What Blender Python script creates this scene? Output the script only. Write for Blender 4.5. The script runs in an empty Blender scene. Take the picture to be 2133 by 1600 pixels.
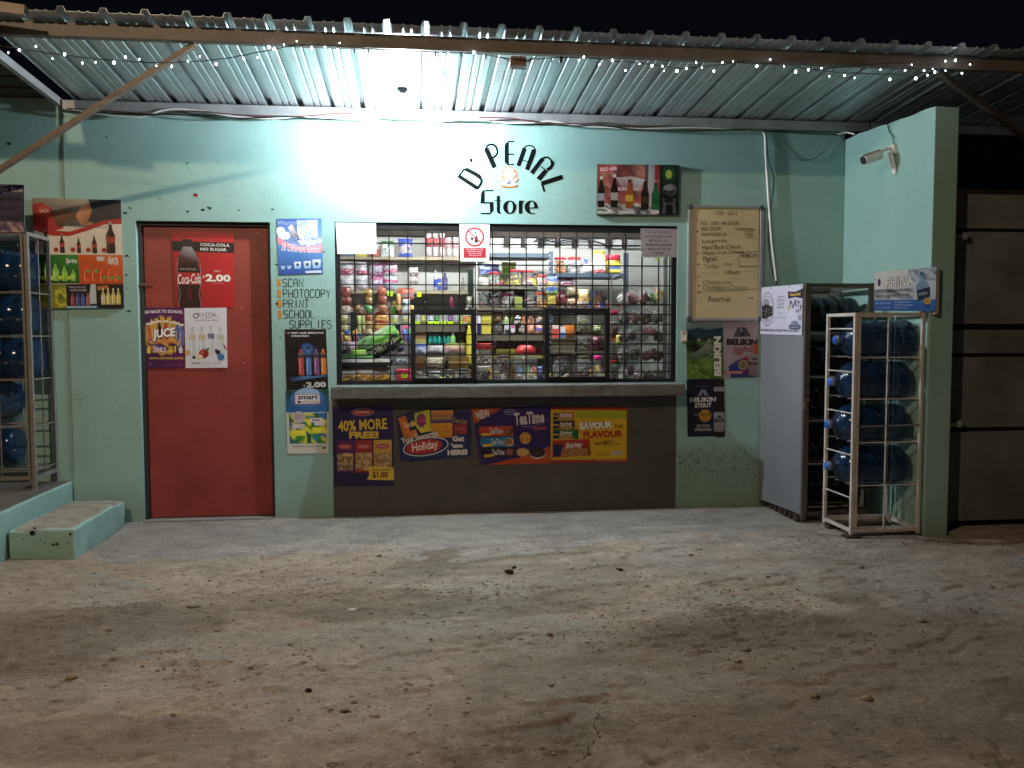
import bpy, math, random
import numpy as np
from mathutils import Vector, Matrix, noise
random.seed(7)
scene = bpy.context.scene
R = math.radians

# ------------------------------------------------------------------ camera
FPX = 1765.0
CAM = Vector((0, -6.2, 1.33)); YAW, PIT, ROL = R(6.69), R(3.44), R(-.117)
cf = Vector((math.sin(YAW)*math.cos(PIT), math.cos(YAW)*math.cos(PIT), -math.sin(PIT)))
cr0 = Vector((math.cos(YAW), -math.sin(YAW), 0)); cu0 = cr0.cross(cf)
cr = cr0*math.cos(ROL)+cu0*math.sin(ROL); cu = cu0*math.cos(ROL)-cr0*math.sin(ROL)
cd = bpy.data.cameras.new('camera'); co = bpy.data.objects.new('camera', cd)
scene.collection.objects.link(co)
co.matrix_world = Matrix.Translation(CAM) @ Matrix((cr, cu, -cf)).transposed().to_4x4()
cd.sensor_fit = 'HORIZONTAL'; cd.sensor_width = 36; cd.lens = 36*FPX/2133
cd.clip_start = .05; cd.clip_end = 500
scene.camera = co
# ------------------------------------------------------------------ night sky, lights, exposure
w = bpy.data.worlds.new('World'); scene.world = w; w.use_nodes = True
bg = w.node_tree.nodes['Background']; bg.inputs[0].default_value = (.35, .5, .8, 1); bg.inputs[1].default_value = .004
vs = scene.view_settings; vs.view_transform = 'Standard'; vs.look = 'None'; vs.gamma = 1; vs.exposure = .14
vs.use_curve_mapping = False
BULB_STRENGTH = 3900.0
BULB_POS = Vector((-.050, -.42, 2.835))
ld = bpy.data.lights.new('street_lamp_light', 'POINT'); ld.energy = 440; ld.color = (1, .72, .46); ld.shadow_soft_size = .07
lo = bpy.data.objects.new('street_lamp_light', ld); lo.location = (-2.4, -5.5, 4.25); scene.collection.objects.link(lo)
TUBE_STRENGTH = 185.0

# ------------------------------------------------------------------ pixel of the photo -> point on a plane of the place
def ray(px, py): return cf*FPX + cr*(px-1066.5) + cu*(800-py)
def PY(px, py, Y=0.0):
    v = ray(px, py); return CAM + v*((Y-CAM.y)/v.y)
def PX(px, py, X):
    v = ray(px, py); return CAM + v*((X-CAM.x)/v.x)
def PZ(px, py, Z=0.0):
    v = ray(px, py); return CAM + v*((Z-CAM.z)/v.z)

# ------------------------------------------------------------------ colours and materials
def lin(c):
    if isinstance(c, str):
        c = c.lstrip('#')
        if len(c) == 3: c = ''.join(k*2 for k in c)
        c = [int(c[i:i+2], 16)/255 for i in (0, 2, 4)]
        return tuple((x/12.92 if x <= .04045 else ((x+.055)/1.055)**2.4) for x in c)
    return tuple(c[:3])
MATS = {}
def mat(name, col=(.5, .5, .5), rough=.6, metal=0, var=.15, scale=6, bump=.0, bscale=60, alpha=1, emit=None, strength=0,
        spec=.5, coat=0, trans=0, attr=False, sat=1.0):
    if name in MATS: return MATS[name]
    m = bpy.data.materials.new(name); m.use_nodes = True; nt = m.node_tree; N = nt.nodes; L = nt.links
    b = N['Principled BSDF']
    b.inputs['Roughness'].default_value = rough; b.inputs['Metallic'].default_value = metal
    b.inputs['Specular IOR Level'].default_value = spec
    b.inputs['Alpha'].default_value = alpha
    b.inputs['Coat Weight'].default_value = coat
    b.inputs['Transmission Weight'].default_value = trans
    tc = N.new('ShaderNodeTexCoord'); nz = N.new('ShaderNodeTexNoise')
    L.new(tc.outputs['Object'], nz.inputs['Vector']); nz.inputs['Scale'].default_value = scale
    nz.inputs['Detail'].default_value = 6; nz.inputs['Roughness'].default_value = .65
    mp = N.new('ShaderNodeMapRange'); L.new(nz.outputs['Fac'], mp.inputs['Value'])
    mp.inputs['From Min'].default_value = .3; mp.inputs['From Max'].default_value = .7
    mp.inputs['To Min'].default_value = 1-var; mp.inputs['To Max'].default_value = 1+var*.6
    mx = N.new('ShaderNodeMix'); mx.data_type = 'RGBA'; mx.blend_type = 'MULTIPLY'; mx.inputs[0].default_value = 1
    if attr:
        at = N.new('ShaderNodeAttribute'); at.attribute_name = 'Col'; hs = N.new('ShaderNodeHueSaturation'); hs.inputs['Saturation'].default_value = sat
        L.new(at.outputs['Color'], hs.inputs['Color']); L.new(hs.outputs['Color'], mx.inputs[6])
    else: mx.inputs[6].default_value = (*lin(col), 1)
    L.new(mp.outputs['Result'], mx.inputs[7]); L.new(mx.outputs[2], b.inputs['Base Color'])
    if bump:
        n2 = N.new('ShaderNodeTexNoise'); L.new(tc.outputs['Object'], n2.inputs['Vector']); n2.inputs['Scale'].default_value = bscale
        n2.inputs['Detail'].default_value = 5
        bp = N.new('ShaderNodeBump'); bp.inputs['Strength'].default_value = bump; bp.inputs['Distance'].default_value = .004
        L.new(n2.outputs['Fac'], bp.inputs['Height']); L.new(bp.outputs['Normal'], b.inputs['Normal'])
    if emit:
        b.inputs['Emission Color'].default_value = (*lin(emit), 1); b.inputs['Emission Strength'].default_value = strength
    MATS[name] = m; return m
M_print = mat('printed_paper', rough=.42, var=.09, scale=10, attr=True, bump=.8, bscale=5)
M_gloss = mat('printed_wrapper', rough=.25, var=.12, scale=30, attr=True, bump=.5, bscale=45, sat=.88)
M_dull = mat('painted_marks', rough=.8, var=.12, scale=25, attr=True, spec=.12)

# ------------------------------------------------------------------ mesh helpers
class MB:
    def __init__(s): s.v = []; s.f = []; s.c = []
    def add(s, vs, fs, col=None):
        n = len(s.v); s.v += [Vector(p) for p in vs]; s.f += [tuple(i+n for i in f) for f in fs]
        c = lin(col) if col is not None and not isinstance(col, list) else None
        s.c += ([lin(k) for k in col] if isinstance(col, list) else [c or (.5, .5, .5)]*len(vs))
        return s
    def box(s, a, b, col=None):
        x0, y0, z0 = a; x1, y1, z1 = b
        return s.add([(x0,y0,z0),(x1,y0,z0),(x1,y1,z0),(x0,y1,z0),(x0,y0,z1),(x1,y0,z1),(x1,y1,z1),(x0,y1,z1)],
            [(0,3,2,1),(4,5,6,7),(0,1,5,4),(1,2,6,5),(2,3,7,6),(3,0,4,7)], col)
    def bar(s, p, q, w, h=None, col=None):
        p = Vector(p); q = Vector(q); h = h or w; d = (q-p).normalized()
        up = Vector((0,0,1)) if abs(d.z) < .9 else Vector((0,1,0))
        a = d.cross(up).normalized()*w/2; b = a.cross(d).normalized()*h/2
        vs = [p-a-b,p+a-b,p+a+b,p-a+b,q-a-b,q+a-b,q+a+b,q-a+b]
        return s.add(vs, [(0,1,2,3),(4,7,6,5),(0,4,5,1),(1,5,6,2),(2,6,7,3),(3,7,4,0)], col)
    def tube(s, pts, r, n=6, col=None):
        pts = [Vector(p) for p in pts]; rings = []; m = len(pts)
        for i, p in enumerate(pts):
            d = (pts[min(i+1,m-1)]-pts[max(i-1,0)]).normalized()
            up = Vector((0,0,1)) if abs(d.z) < .9 else Vector((0,1,0))
            a = d.cross(up).normalized(); b = a.cross(d)
            rings.append([p+(a*math.cos(t)+b*math.sin(t))*r for t in [2*math.pi*k/n for k in range(n)]])
        vs = [q for g in rings for q in g]; fs = []
        for i in range(m-1):
            for k in range(n): fs.append((i*n+k, i*n+(k+1)%n, (i+1)*n+(k+1)%n, (i+1)*n+k))
        fs.append(tuple(range(n))[::-1]); fs.append(tuple((m-1)*n+k for k in range(n)))
        return s.add(vs, fs, col)
    def lathe(s, prof, c=(0,0,0), n=16, axis='z', cols=None, sq=0):
        c = Vector(c); vs = []; fs = []; cl = []
        for j, (r, h) in enumerate(prof):
            for k in range(n):
                t = 2*math.pi*k/n; q = 1
                if sq: q = 1/ (abs(math.cos(t))**4+abs(math.sin(t))**4)**(.25*sq)
                x, y = r*q*math.cos(t), r*q*math.sin(t)
                vs.append(c+(Vector((x,y,h)) if axis == 'z' else Vector((h,x,y)) if axis == 'x' else Vector((x,h,y))))
                cl.append(cols[j] if cols else (.5,.5,.5))
        m = len(prof)
        for j in range(m-1):
            for k in range(n): fs.append((j*n+k, j*n+(k+1)%n, (j+1)*n+(k+1)%n, (j+1)*n+k))
        fs.append(tuple(range(n))[::-1]); fs.append(tuple((m-1)*n+k for k in range(n)))
        return s.add(vs, fs, cl)
    def ball(s, c, r, n=10, m=6, col=None, noise_amp=0, seed=0):
        c = Vector(c); r = Vector(r) if not isinstance(r, (int,float)) else Vector((r,r,r)); vs = []; fs = []
        for j in range(m+1):
            ph = math.pi*j/m
            for k in range(n):
                t = 2*math.pi*k/n
                d = Vector((math.sin(ph)*math.cos(t), math.sin(ph)*math.sin(t), -math.cos(ph)))
                q = 1+noise_amp*noise.noise(d*2.2+Vector((seed*3.1, seed, 0))) + noise_amp*.6*noise.noise(d*5+Vector((seed,0,seed)))
                vs.append(c+Vector((d.x*r.x*q, d.y*r.y*q, d.z*r.z*q)))
        for j in range(m):
            for k in range(n): fs.append((j*n+k, j*n+(k+1)%n, (j+1)*n+(k+1)%n, (j+1)*n+k))
        return s.add(vs, fs, col)
    def stroke(s, pts, wd, col=None):   # flat ribbon in given 3D points, facing -y handled by caller
        return s

COL = scene.collection
def mesh_obj(name, mb, m, smooth=False, origin=Vector((0,0,0)), color=False):
    me = bpy.data.meshes.new(name)
    me.from_pydata([tuple(p-origin) for p in mb.v], [], mb.f)
    if color:
        a = me.color_attributes.new('Col', 'FLOAT_COLOR', 'POINT')
        arr = np.ones((len(mb.v), 4), dtype=np.float32); arr[:, :3] = np.array(mb.c, dtype=np.float32)
        a.data.foreach_set('color', arr.ravel())
    if m: me.materials.append(m)
    if smooth: me.polygons.foreach_set('use_smooth', [True]*len(me.polygons))
    me.update(); o = bpy.data.objects.new(name, me); COL.objects.link(o); return o
def tag(o, label=None, cat=None, group=None, kind=None):
    if label: o['label'] = label
    if cat: o['category'] = cat
    if group: o['group'] = group
    if kind: o['kind'] = kind
    return o
def thing(name, label, cat, loc=(0,0,0), group=None):
    o = bpy.data.objects.new(name, None); COL.objects.link(o); o.location = loc; o.empty_display_size = .05
    return tag(o, label, cat, group)
def root_of(p):
    loc = Vector((0,0,0))
    while p: loc += p.location; p = p.parent
    return loc
def part(name, mb, m, parent, smooth=False, color=False, kind=None, label=None):
    o = mesh_obj(name, mb, m, smooth, root_of(parent), color); o.parent = parent
    return tag(o, label, None, None, kind)
def single(name, mb, m, label, cat, group=None, smooth=False, color=False, loc=None):
    c = Vector(loc) if loc is not None else Vector((sum(p.x for p in mb.v)/len(mb.v), sum(p.y for p in mb.v)/len(mb.v), min(p.z for p in mb.v)))
    o = mesh_obj(name, mb, m, smooth, c, color); o.location = c
    return tag(o, label, cat, group)
def structure(name, mb, m, kind='structure', smooth=False):
    return tag(mesh_obj(name, mb, m, smooth), kind=kind)
def bevel(o, wd=.004, seg=2):
    b = o.modifiers.new('bevel', 'BEVEL'); b.width = wd; b.segments = seg; b.limit_method = 'ANGLE'; return o
def copy_thing(o, **kw):
    c = o.copy(); COL.objects.link(c)
    for ch in list(o.children):
        d = ch.copy(); COL.objects.link(d); d.parent = c
        for g in list(ch.children):
            e = g.copy(); COL.objects.link(e); e.parent = d
    for k, v in kw.items():
        if k in ('label', 'group'): c[k] = v
        else: setattr(c, k, v)
    return c
def roughen(mb, amp, sc=3, seed=0, mask=None):
    for i, p in enumerate(mb.v):
        if mask and not mask(p): continue
        q = p*sc+Vector((seed, seed*2, 0))
        mb.v[i] = p+Vector((noise.noise(q), noise.noise(q+Vector((9,0,0))), noise.noise(q+Vector((0,9,0)))))*amp
def gridbox(mb, a, b, step):
    # a box whose faces are divided, edges shared per face only after merge by position
    a = Vector(a); b = Vector(b); n = [max(1, int(round((b[i]-a[i])/step))) for i in range(3)]
    idx = {}
    def vi(i, j, k):
        key = (i,j,k)
        if key not in idx:
            idx[key] = len(mb.v); mb.v.append(Vector((a.x+(b.x-a.x)*i/n[0], a.y+(b.y-a.y)*j/n[1], a.z+(b.z-a.z)*k/n[2]))); mb.c.append((.5,.5,.5))
        return idx[key]
    for i in range(n[0]):
        for j in range(n[1]):
            mb.f.append((vi(i,j,0),vi(i,j+1,0),vi(i+1,j+1,0),vi(i+1,j,0)))
            mb.f.append((vi(i,j,n[2]),vi(i+1,j,n[2]),vi(i+1,j+1,n[2]),vi(i,j+1,n[2])))
        for k in range(n[2]):
            mb.f.append((vi(i,0,k),vi(i+1,0,k),vi(i+1,0,k+1),vi(i,0,k+1)))
            mb.f.append((vi(i,n[1],k),vi(i,n[1],k+1),vi(i+1,n[1],k+1),vi(i+1,n[1],k)))
    for j in range(n[1]):
        for k in range(n[2]):
            mb.f.append((vi(0,j,k),vi(0,j,k+1),vi(0,j+1,k+1),vi(0,j+1,k)))
            mb.f.append((vi(n[0],j,k),vi(n[0],j+1,k),vi(n[0],j+1,k+1),vi(n[0],j,k+1)))

# ------------------------------------------------------------------ text geometry
TXT = {}
def text_mesh(s, bold=0.0, shear=0.0):
    key = (s, bold, shear)
    if key in TXT: return TXT[key]
    cv = bpy.data.curves.new('t', 'FONT'); cv.body = s; cv.offset = bold; cv.shear = shear; cv.resolution_u = 2
    cv.fill_mode = 'FRONT'
    ob = bpy.data.objects.new('t', cv); COL.objects.link(ob)
    me = ob.to_mesh()
    vs = [(v.co.x, v.co.y) for v in me.vertices]; fs = [tuple(p.vertices) for p in me.polygons]
    ob.to_mesh_clear(); bpy.data.objects.remove(ob); bpy.data.curves.remove(cv)
    x0 = min(v[0] for v in vs); x1 = max(v[0] for v in vs); y0 = min(v[1] for v in vs); y1 = max(v[1] for v in vs)
    vs = [((x-x0)/(x1-x0), (y-y0)/max(y1-y0, 1e-5)) for x, y in vs]
    TXT[key] = (vs, fs); return TXT[key]
STK = {  # thin drawn capitals on a 4 x 6 field
 'A':[[(0,0),(0,4),(1,6),(3,6),(4,4),(4,0)],[(0,2.6),(4,2.6)]],'B':[[(0,0),(0,6),(3,6),(4,5),(4,4),(3,3.2),(0,3.2)],[(3,3.2),(4,2.4),(4,1),(3,0),(0,0)]],
 'C':[[(4,5),(3.2,6),(.8,6),(0,5),(0,1),(.8,0),(3.2,0),(4,1)]],'D':[[(0,0),(0,6),(2.8,6),(4,4.6),(4,1.4),(2.8,0),(0,0)]],
 'E':[[(4,6),(0,6),(0,0),(4,0)],[(0,3.1),(3.2,3.1)]],'F':[[(4,6),(0,6),(0,0)],[(0,3.1),(3,3.1)]],'G':[[(4,5),(3.2,6),(.8,6),(0,5),(0,1),(.8,0),(3.2,0),(4,1),(4,2.8),(2.4,2.8)]],
 'H':[[(0,0),(0,6)],[(4,0),(4,6)],[(0,3),(4,3)]],'I':[[(2,0),(2,6)]],'J':[[(4,6),(4,1),(3,0),(1,0),(0,1)]],'K':[[(0,0),(0,6)],[(4,6),(0,2.6)],[(1.3,3.6),(4,0)]],
 'L':[[(0,6),(0,0),(4,0)]],'M':[[(0,0),(0,6),(2,3),(4,6),(4,0)]],'N':[[(0,0),(0,6),(4,0),(4,6)]],'O':[[(1,0),(0,1),(0,5),(1,6),(3,6),(4,5),(4,1),(3,0),(1,0)]],
 'P':[[(0,0),(0,6),(3,6),(4,5),(4,3.8),(3,2.9),(0,2.9)]],'R':[[(0,0),(0,6),(3,6),(4,5),(4,3.8),(3,2.9),(0,2.9)],[(2,2.9),(4,0)]],
 'S':[[(4,5.1),(3.1,6),(.9,6),(0,5.1),(0,3.9),(.8,3.2),(3.2,2.8),(4,2),(4,.9),(3.1,0),(.9,0),(0,.9)]],'T':[[(0,6),(4,6)],[(2,6),(2,0)]],
 'U':[[(0,6),(0,1),(1,0),(3,0),(4,1),(4,6)]],'V':[[(0,6),(2,0),(4,6)]],'W':[[(0,6),(1,0),(2,4),(3,0),(4,6)]],'X':[[(0,0),(4,6)],[(0,6),(4,0)]],
 'Y':[[(0,6),(2,3),(4,6)],[(2,3),(2,0)]],'Z':[[(0,6),(4,6),(0,0),(4,0)]]}
def ribbon(pts, wd):
    vs = []; m = len(pts)
    P = [Vector((p[0], p[1])) for p in pts]
    for i, p in enumerate(P):
        d = (P[min(i+1,m-1)]-P[max(i-1,0)])
        if d.length < 1e-6: d = Vector((1,0))
        d.normalize(); n = Vector((-d.y, d.x))
        k = 1.0
        if 0 < i < m-1:
            d1 = (P[i]-P[i-1]).normalized(); k = 1/max(.55, abs(d1.dot(d)))
        vs += [p+n*wd/2*k, p-n*wd/2*k]
    return [tuple(v) for v in vs], [(2*i, 2*i+1, 2*i+3, 2*i+2) for i in range(m-1)]

# ------------------------------------------------------------------ printed sheets
class Print:
    """a flat sheet with flat print; u to the right, v downward, both 0..1"""
    def __init__(s, corners, base='fff', off=.0015):
        s.P = [Vector(c) for c in corners]; s.W = ((s.P[1]-s.P[0]).length+(s.P[2]-s.P[3]).length)/2
        s.H = ((s.P[3]-s.P[0]).length+(s.P[2]-s.P[1]).length)/2
        s.n = (s.P[3]-s.P[0]).cross(s.P[1]-s.P[0]).normalized(); s.off = off; s.k = 0
        s.base = base; s.pic = MB(); s.let = MB(); s.lets = []; s.outline = None
    def at(s, u, v, d=0):
        p = (s.P[0]*(1-u)+s.P[1]*u)*(1-v)+(s.P[3]*(1-u)+s.P[2]*u)*v
        return p+s.n*d
    def lay(s): s.k += 1; return s.off+.00007*s.k
    def poly(s, pts, col, mb=None, faces=None):
        d = s.lay(); (mb or s.pic).add([s.at(u, v, d) for u, v in pts], faces or [tuple(range(len(pts)))], col); return s
    def rect(s, a, b, c, d, col): return s.poly([(a,b),(c,b),(c,d),(a,d)], col)
    def rrect(s, a, b, c, d, col, r=.03):
        ru, rv = r/s.W*s.H if False else r, r*s.W/s.H; pts = []
        for (cx, cy, t0) in ((c-ru, b+rv, -90), (c-ru, d-rv, 0), (a+ru, d-rv, 90), (a+ru, b+rv, 180)):
            for k in range(4):
                t = R(t0+k*30); pts.append((cx+ru*math.cos(t), cy+rv*math.sin(t)))
        return s.poly(pts, col)
    def ell(s, u, v, a, b=None, col='fff', n=28, rot=0):
        b = b if b is not None else a*s.W/s.H; pts = []
        for k in range(n):
            t = 2*math.pi*k/n; x, y = a*s.W*math.cos(t), b*s.H*math.sin(t); q = R(rot)
            pts.append((u+(x*math.cos(q)-y*math.sin(q))/s.W, v+(x*math.sin(q)+y*math.cos(q))/s.H))
        return s.poly(pts, col)
    def grad(s, a, b, c, d, cols, n=1):     # four corner colours TL TR BR BL
        return s.poly([(a,b),(c,b),(c,d),(a,d)], list(cols))
    def mottle(s, a, b, c, d, pal, nx=10, ny=10, seed=1, clip=None):
        rnd = random.Random(seed); pal = [lin(p) for p in pal]; pts = []; cl = []; fs = []
        for j in range(ny+1):
            for i in range(nx+1):
                u, v = a+(c-a)*i/nx, b+(d-b)*j/ny
                if 0 < i < nx: u += rnd.uniform(-.3,.3)*(c-a)/nx
                if 0 < j < ny: v += rnd.uniform(-.3,.3)*(d-b)/ny
                pts.append((u, v)); cl.append(rnd.choice(pal))
        for j in range(ny):
            for i in range(nx):
                q = j*(nx+1)+i; fs.append((q, q+1, q+nx+2, q+nx+1))
        dd = s.lay(); n0 = len(s.pic.v)
        s.pic.v += [s.at(u, v, dd) for u, v in pts]; s.pic.c += cl; s.pic.f += [tuple(i+n0 for i in f) for f in fs]; return s
    def text(s, t, a, b, c, d, col='000', bold=.0, shear=0, rot=0, edge=None, ew=.03, arch=0):
        cur = MB(); s.lets.append(cur)
        for pas in ((1, 0) if edge else (0,)):
            vs, fs = text_mesh(t, bold+(ew if pas else 0), shear); g = ew*.35 if pas else 0
            gw, gh = g*(d-b)*s.H/s.W, g*(d-b)
            pts = []
            for x, y in vs:
                u = (a-gw)+(c-a+2*gw)*x; v = (d+gh)-(d-b+2*gh)*y
                if arch: v -= arch*(1-(2*x-1)**2)
                if rot:
                    cu_, cv_ = (a+c)/2, (b+d)/2; X, Y = (u-cu_)*s.W, (v-cv_)*s.H; q = R(rot)
                    u, v = cu_+(X*math.cos(q)-Y*math.sin(q))/s.W, cv_+(X*math.sin(q)+Y*math.cos(q))/s.H
                pts.append((u, v))
            s.poly(pts, edge if pas else col, cur, fs)
        return s
    def line(s, pts, wd, col, mb=None):     # wd in metres
        vs, fs = ribbon([(u*s.W, v*s.H) for u, v in pts], wd)
        return s.poly([(x/s.W, y/s.H) for x, y in vs], col, mb or s.let, fs)
    def script(s, t, a, b, c, d, wd, col, jit=0, seed=0, drop=0):   # thin drawn capitals
        rnd = random.Random(seed); n = len(t); cw = (c-a)/n; cur = MB(); s.lets.append(cur)
        for i, ch in enumerate(t):
            for st in STK.get(ch.upper(), []):
                if drop and rnd.random() < drop: continue
                jx, jy = rnd.uniform(-jit, jit), rnd.uniform(-jit, jit)
                s.line([(a+cw*(i+.1+.72*x/4)+jx*cw, d-(d-b)*(y/6+jy)) for x, y in st], wd, col, cur)
        return s
    def small(s, a, b, c, d, rows, col, seed=0, fill=.55):   # print too fine to read
        rnd = random.Random(seed); h = (d-b)/rows
        for r_ in range(rows):
            u = a+rnd.uniform(0,.05)*(c-a)
            while u < c-.02:
                wd = rnd.uniform(.03,.09)*(c-a)*1.3; s.rect(u, b+h*r_, min(u+wd, c), b+h*(r_+fill), col); s.k -= 1; u += wd+.018
            s.k += 1
        return s
    def bottle(s, u, v0, v1, wd, body, cap, label=None, lab=(.5,.75), hi='fff', neck=.34, lt=None):
        h = v1-v0; pr = [(neck*.85,.0),(neck*.85,.09),(neck,.12),(neck,.2),(.62,.33),(.92,.42),(1,.5),(.88,.66),(.95,.8),(.95,.97),(.8,1)]
        L_ = [(u-wd/2*r_, v0+h*t) for r_, t in pr]; R_ = [(u+wd/2*r_, v0+h*t) for r_, t in pr][::-1]
        s.poly(L_+R_, body)
        s.rect(u-wd/2*neck, v0, u+wd/2*neck, v0+h*.1, cap)
        if label: s.rect(u-wd*.47, v0+h*lab[0], u+wd*.47, v0+h*lab[1], label)
        if hi: s.rect(u-wd*.28, v0+h*.42, u-wd*.18, v0+h*.9, hi)
        if lt: s.text(lt, u-wd*.4, v0+h*(lab[0]+.06), u+wd*.4, v0+h*(lab[1]-.06), 'fff', .01)
        return s
    def build(s, name, label, cat, thick=.0012, m=None, group=None, edge='888', parent=None):
        m = m or M_print; o = s.outline or [(0,0),(1,0),(1,1),(0,1)]; n = len(o)
        mb = MB(); fr = [s.at(u, v, s.off) for u, v in o]; bk = [s.at(u, v, s.off-thick) for u, v in o]
        mb.add(fr, [tuple(range(n))], s.base)
        mb.add(fr+bk, [(i, (i+1)%n, n+(i+1)%n, n+i) for i in range(n)]+[tuple(range(n, 2*n))[::-1]], edge)
        c = s.at(.5, 1)
        t = parent or thing(name, label, cat, c, group)
        part('sheet', mb, m, t, color=True)
        if s.pic.v: part('picture', s.pic, m, t, color=True)
        if s.let.v: part('drawn_line', s.let, m, t, color=True)
        for q in s.lets:
            if q.v: part('lettering', q, m, t, color=True)
        return t
def wallquad(*px, Y=0.0): return [PY(x, y, Y) for x, y in px]

# ================================================================== SURFACES
def wall_material():
    m = bpy.data.materials.new('mint_wall_paint'); m.use_nodes = True; nt = m.node_tree; N = nt.nodes; L = nt.links
    b = N['Principled BSDF']; b.inputs['Roughness'].default_value = .62
    tc = N.new('ShaderNodeTexCoord')
    def noise_(sc, det=6, rough=.6, vec=None):
        n = N.new('ShaderNodeTexNoise'); n.inputs['Scale'].default_value = sc; n.inputs['Detail'].default_value = det
        n.inputs['Roughness'].default_value = rough; L.new(vec or tc.outputs['Object'], n.inputs['Vector']); return n
    def ramp(src, a, b_, lo=0, hi=1):
        r = N.new('ShaderNodeMapRange'); r.inputs['From Min'].default_value = a; r.inputs['From Max'].default_value = b_
        r.inputs['To Min'].default_value = lo; r.inputs['To Max'].default_value = hi; L.new(src, r.inputs['Value']); return r.outputs['Result']
    def mix(f, a, b_, mode='MIX'):
        x = N.new('ShaderNodeMix'); x.data_type = 'RGBA'; x.blend_type = mode
        for i, q in ((0, f), (6, a), (7, b_)):
            if isinstance(q, (int, float)): x.inputs[i].default_value = q
            elif isinstance(q, tuple): x.inputs[i].default_value = (*q, 1)
            else: L.new(q, x.inputs[i])
        return x.outputs[2]
    base = mix(ramp(noise_(1.3).outputs['Fac'], .35, .65), (.245, .435, .405), (.305, .50, .475))
    base = mix(ramp(noise_(28, 8, .75).outputs['Fac'], .52, .8, 0, .35), base, (.17, .31, .285))
    # grime rising from the ground
    sep = N.new('ShaderNodeSeparateXYZ'); L.new(tc.outputs['Object'], sep.inputs[0])
    n1 = noise_(5, 8, .7)
    ad = N.new('ShaderNodeMath'); ad.operation = 'MULTIPLY_ADD'; L.new(n1.outputs['Fac'], ad.inputs[0]); ad.inputs[1].default_value = -.55; L.new(sep.outputs['Z'], ad.inputs[2])
    base = mix(ramp(ad.outputs[0], .05, -.32, 0, .55), base, (.17, .24, .16))
    # black mould right of the counter wall, grime band under it
    sep2 = N.new('ShaderNodeSeparateXYZ'); L.new(tc.outputs['Object'], sep2.inputs[0])
    def mul(a, b_):
        x = N.new('ShaderNodeMath'); x.operation = 'MULTIPLY'; L.new(a, x.inputs[0])
        if isinstance(b_, float): x.inputs[1].default_value = b_
        else: L.new(b_, x.inputs[1])
        return x.outputs[0]
    mx_ = mul(ramp(sep2.outputs['X'], 1.95, 2.0), ramp(sep2.outputs['X'], 2.75, 2.6))
    mz_ = mul(ramp(sep2.outputs['Z'], .52, .40), ramp(sep2.outputs['Z'], .12, .28))
    base = mix(mul(mul(mx_, ramp(sep2.outputs['Z'], .50, .40)), .45), base, (.17, .23, .13))
    base = mix(mul(mul(mx_, mz_), ramp(noise_(24, 8, .8).outputs['Fac'], .50, .66)), base, (.05, .075, .05))
    vo = N.new('ShaderNodeTexVoronoi'); vo.feature = 'DISTANCE_TO_EDGE'; vo.inputs['Scale'].default_value = .9
    wv = N.new('ShaderNodeMix'); wv.data_type = 'VECTOR'; wv.inputs[0].default_value = .22; L.new(tc.outputs['Object'], wv.inputs[4]); L.new(noise_(2.5, 8, .7).outputs['Color'], wv.inputs[5])
    L.new(wv.outputs[1], vo.inputs['Vector'])
    base = mix(mul(ramp(vo.outputs['Distance'], .0035, .0005), ramp(noise_(1.1, 2, .5).outputs['Fac'], .55, .60, 0, .22)), base, (.10, .19, .17))
    base = mix(ramp(noise_(60, 3, .6).outputs['Fac'], .70, .76, 0, .5), base, (.12, .22, .20))
    # drips and soot marks
    mp = N.new('ShaderNodeMapping'); mp.inputs['Scale'].default_value = (9, 9, .7); L.new(tc.outputs['Object'], mp.inputs['Vector'])
    base = mix(ramp(noise_(1, 6, .7, mp.outputs[0]).outputs['Fac'], .6, .85, 0, .28), base, (.14, .27, .24))
    L.new(base, b.inputs['Base Color'])
    bp = N.new('ShaderNodeBump'); bp.inputs['Strength'].default_value = .35; bp.inputs['Distance'].default_value = .006
    n3 = noise_(14, 10, .7); L.new(n3.outputs['Fac'], bp.inputs['Height']); L.new(bp.outputs['Normal'], b.inputs['Normal'])
    return m
M_mint = wall_material()
M_dado = mat('dark_grey_wall_paint', (.075,.070,.062), .75, var=.25, scale=3, bump=.4, bscale=18)
M_conc = mat('grey_concrete', (.23,.225,.21), .85, var=.3, scale=9, bump=.8, bscale=35)
M_conc2 = mat('worn_step_concrete', (.30,.27,.23), .9, var=.35, scale=12, bump=.9, bscale=30)
M_galv = mat('galvanised_sheet', (.55,.60,.62), .38, metal=.75, var=.18, scale=3, bump=.12, bscale=7)
M_purlin = mat('primed_steel_beam', (.115,.10,.085), .6, var=.25, scale=8, bump=.2)
M_wallbeam = mat('grey_steel_purlin', (.34,.35,.36), .5, metal=.3, var=.25, scale=7)
M_brace = mat('rusty_brace', (.24,.205,.17), .7, var=.3, scale=15, bump=.3)
M_black = mat('black_steel', (.008,.008,.009), .7, var=.3, scale=30, spec=.25)
M_mesh = mat('wire_netting', (.03,.03,.03), .6, metal=.2, var=.2, spec=.25)
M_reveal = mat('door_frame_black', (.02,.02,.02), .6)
M_red = mat('red_door_paint', (.265,.040,.032), .45, var=.28, scale=4, bump=.25, bscale=10)
M_inwall = mat('beige_inner_wall', (.60,.60,.555), .8, var=.1, scale=2)
M_darkwood = mat('dark_wood', (.05,.038,.03), .8, var=.4, scale=5, bump=.5)
M_shelfwood = mat('shelf_wood', (.36,.30,.20), .7, var=.25, scale=6)
M_white = mat('white_plastic', (.78,.78,.76), .35, var=.05)
M_blackrub = mat('black_rubber', (.015,.015,.016), .5)
M_redcab = mat('red_cable_skin', (.13,.03,.03), .5)

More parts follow.
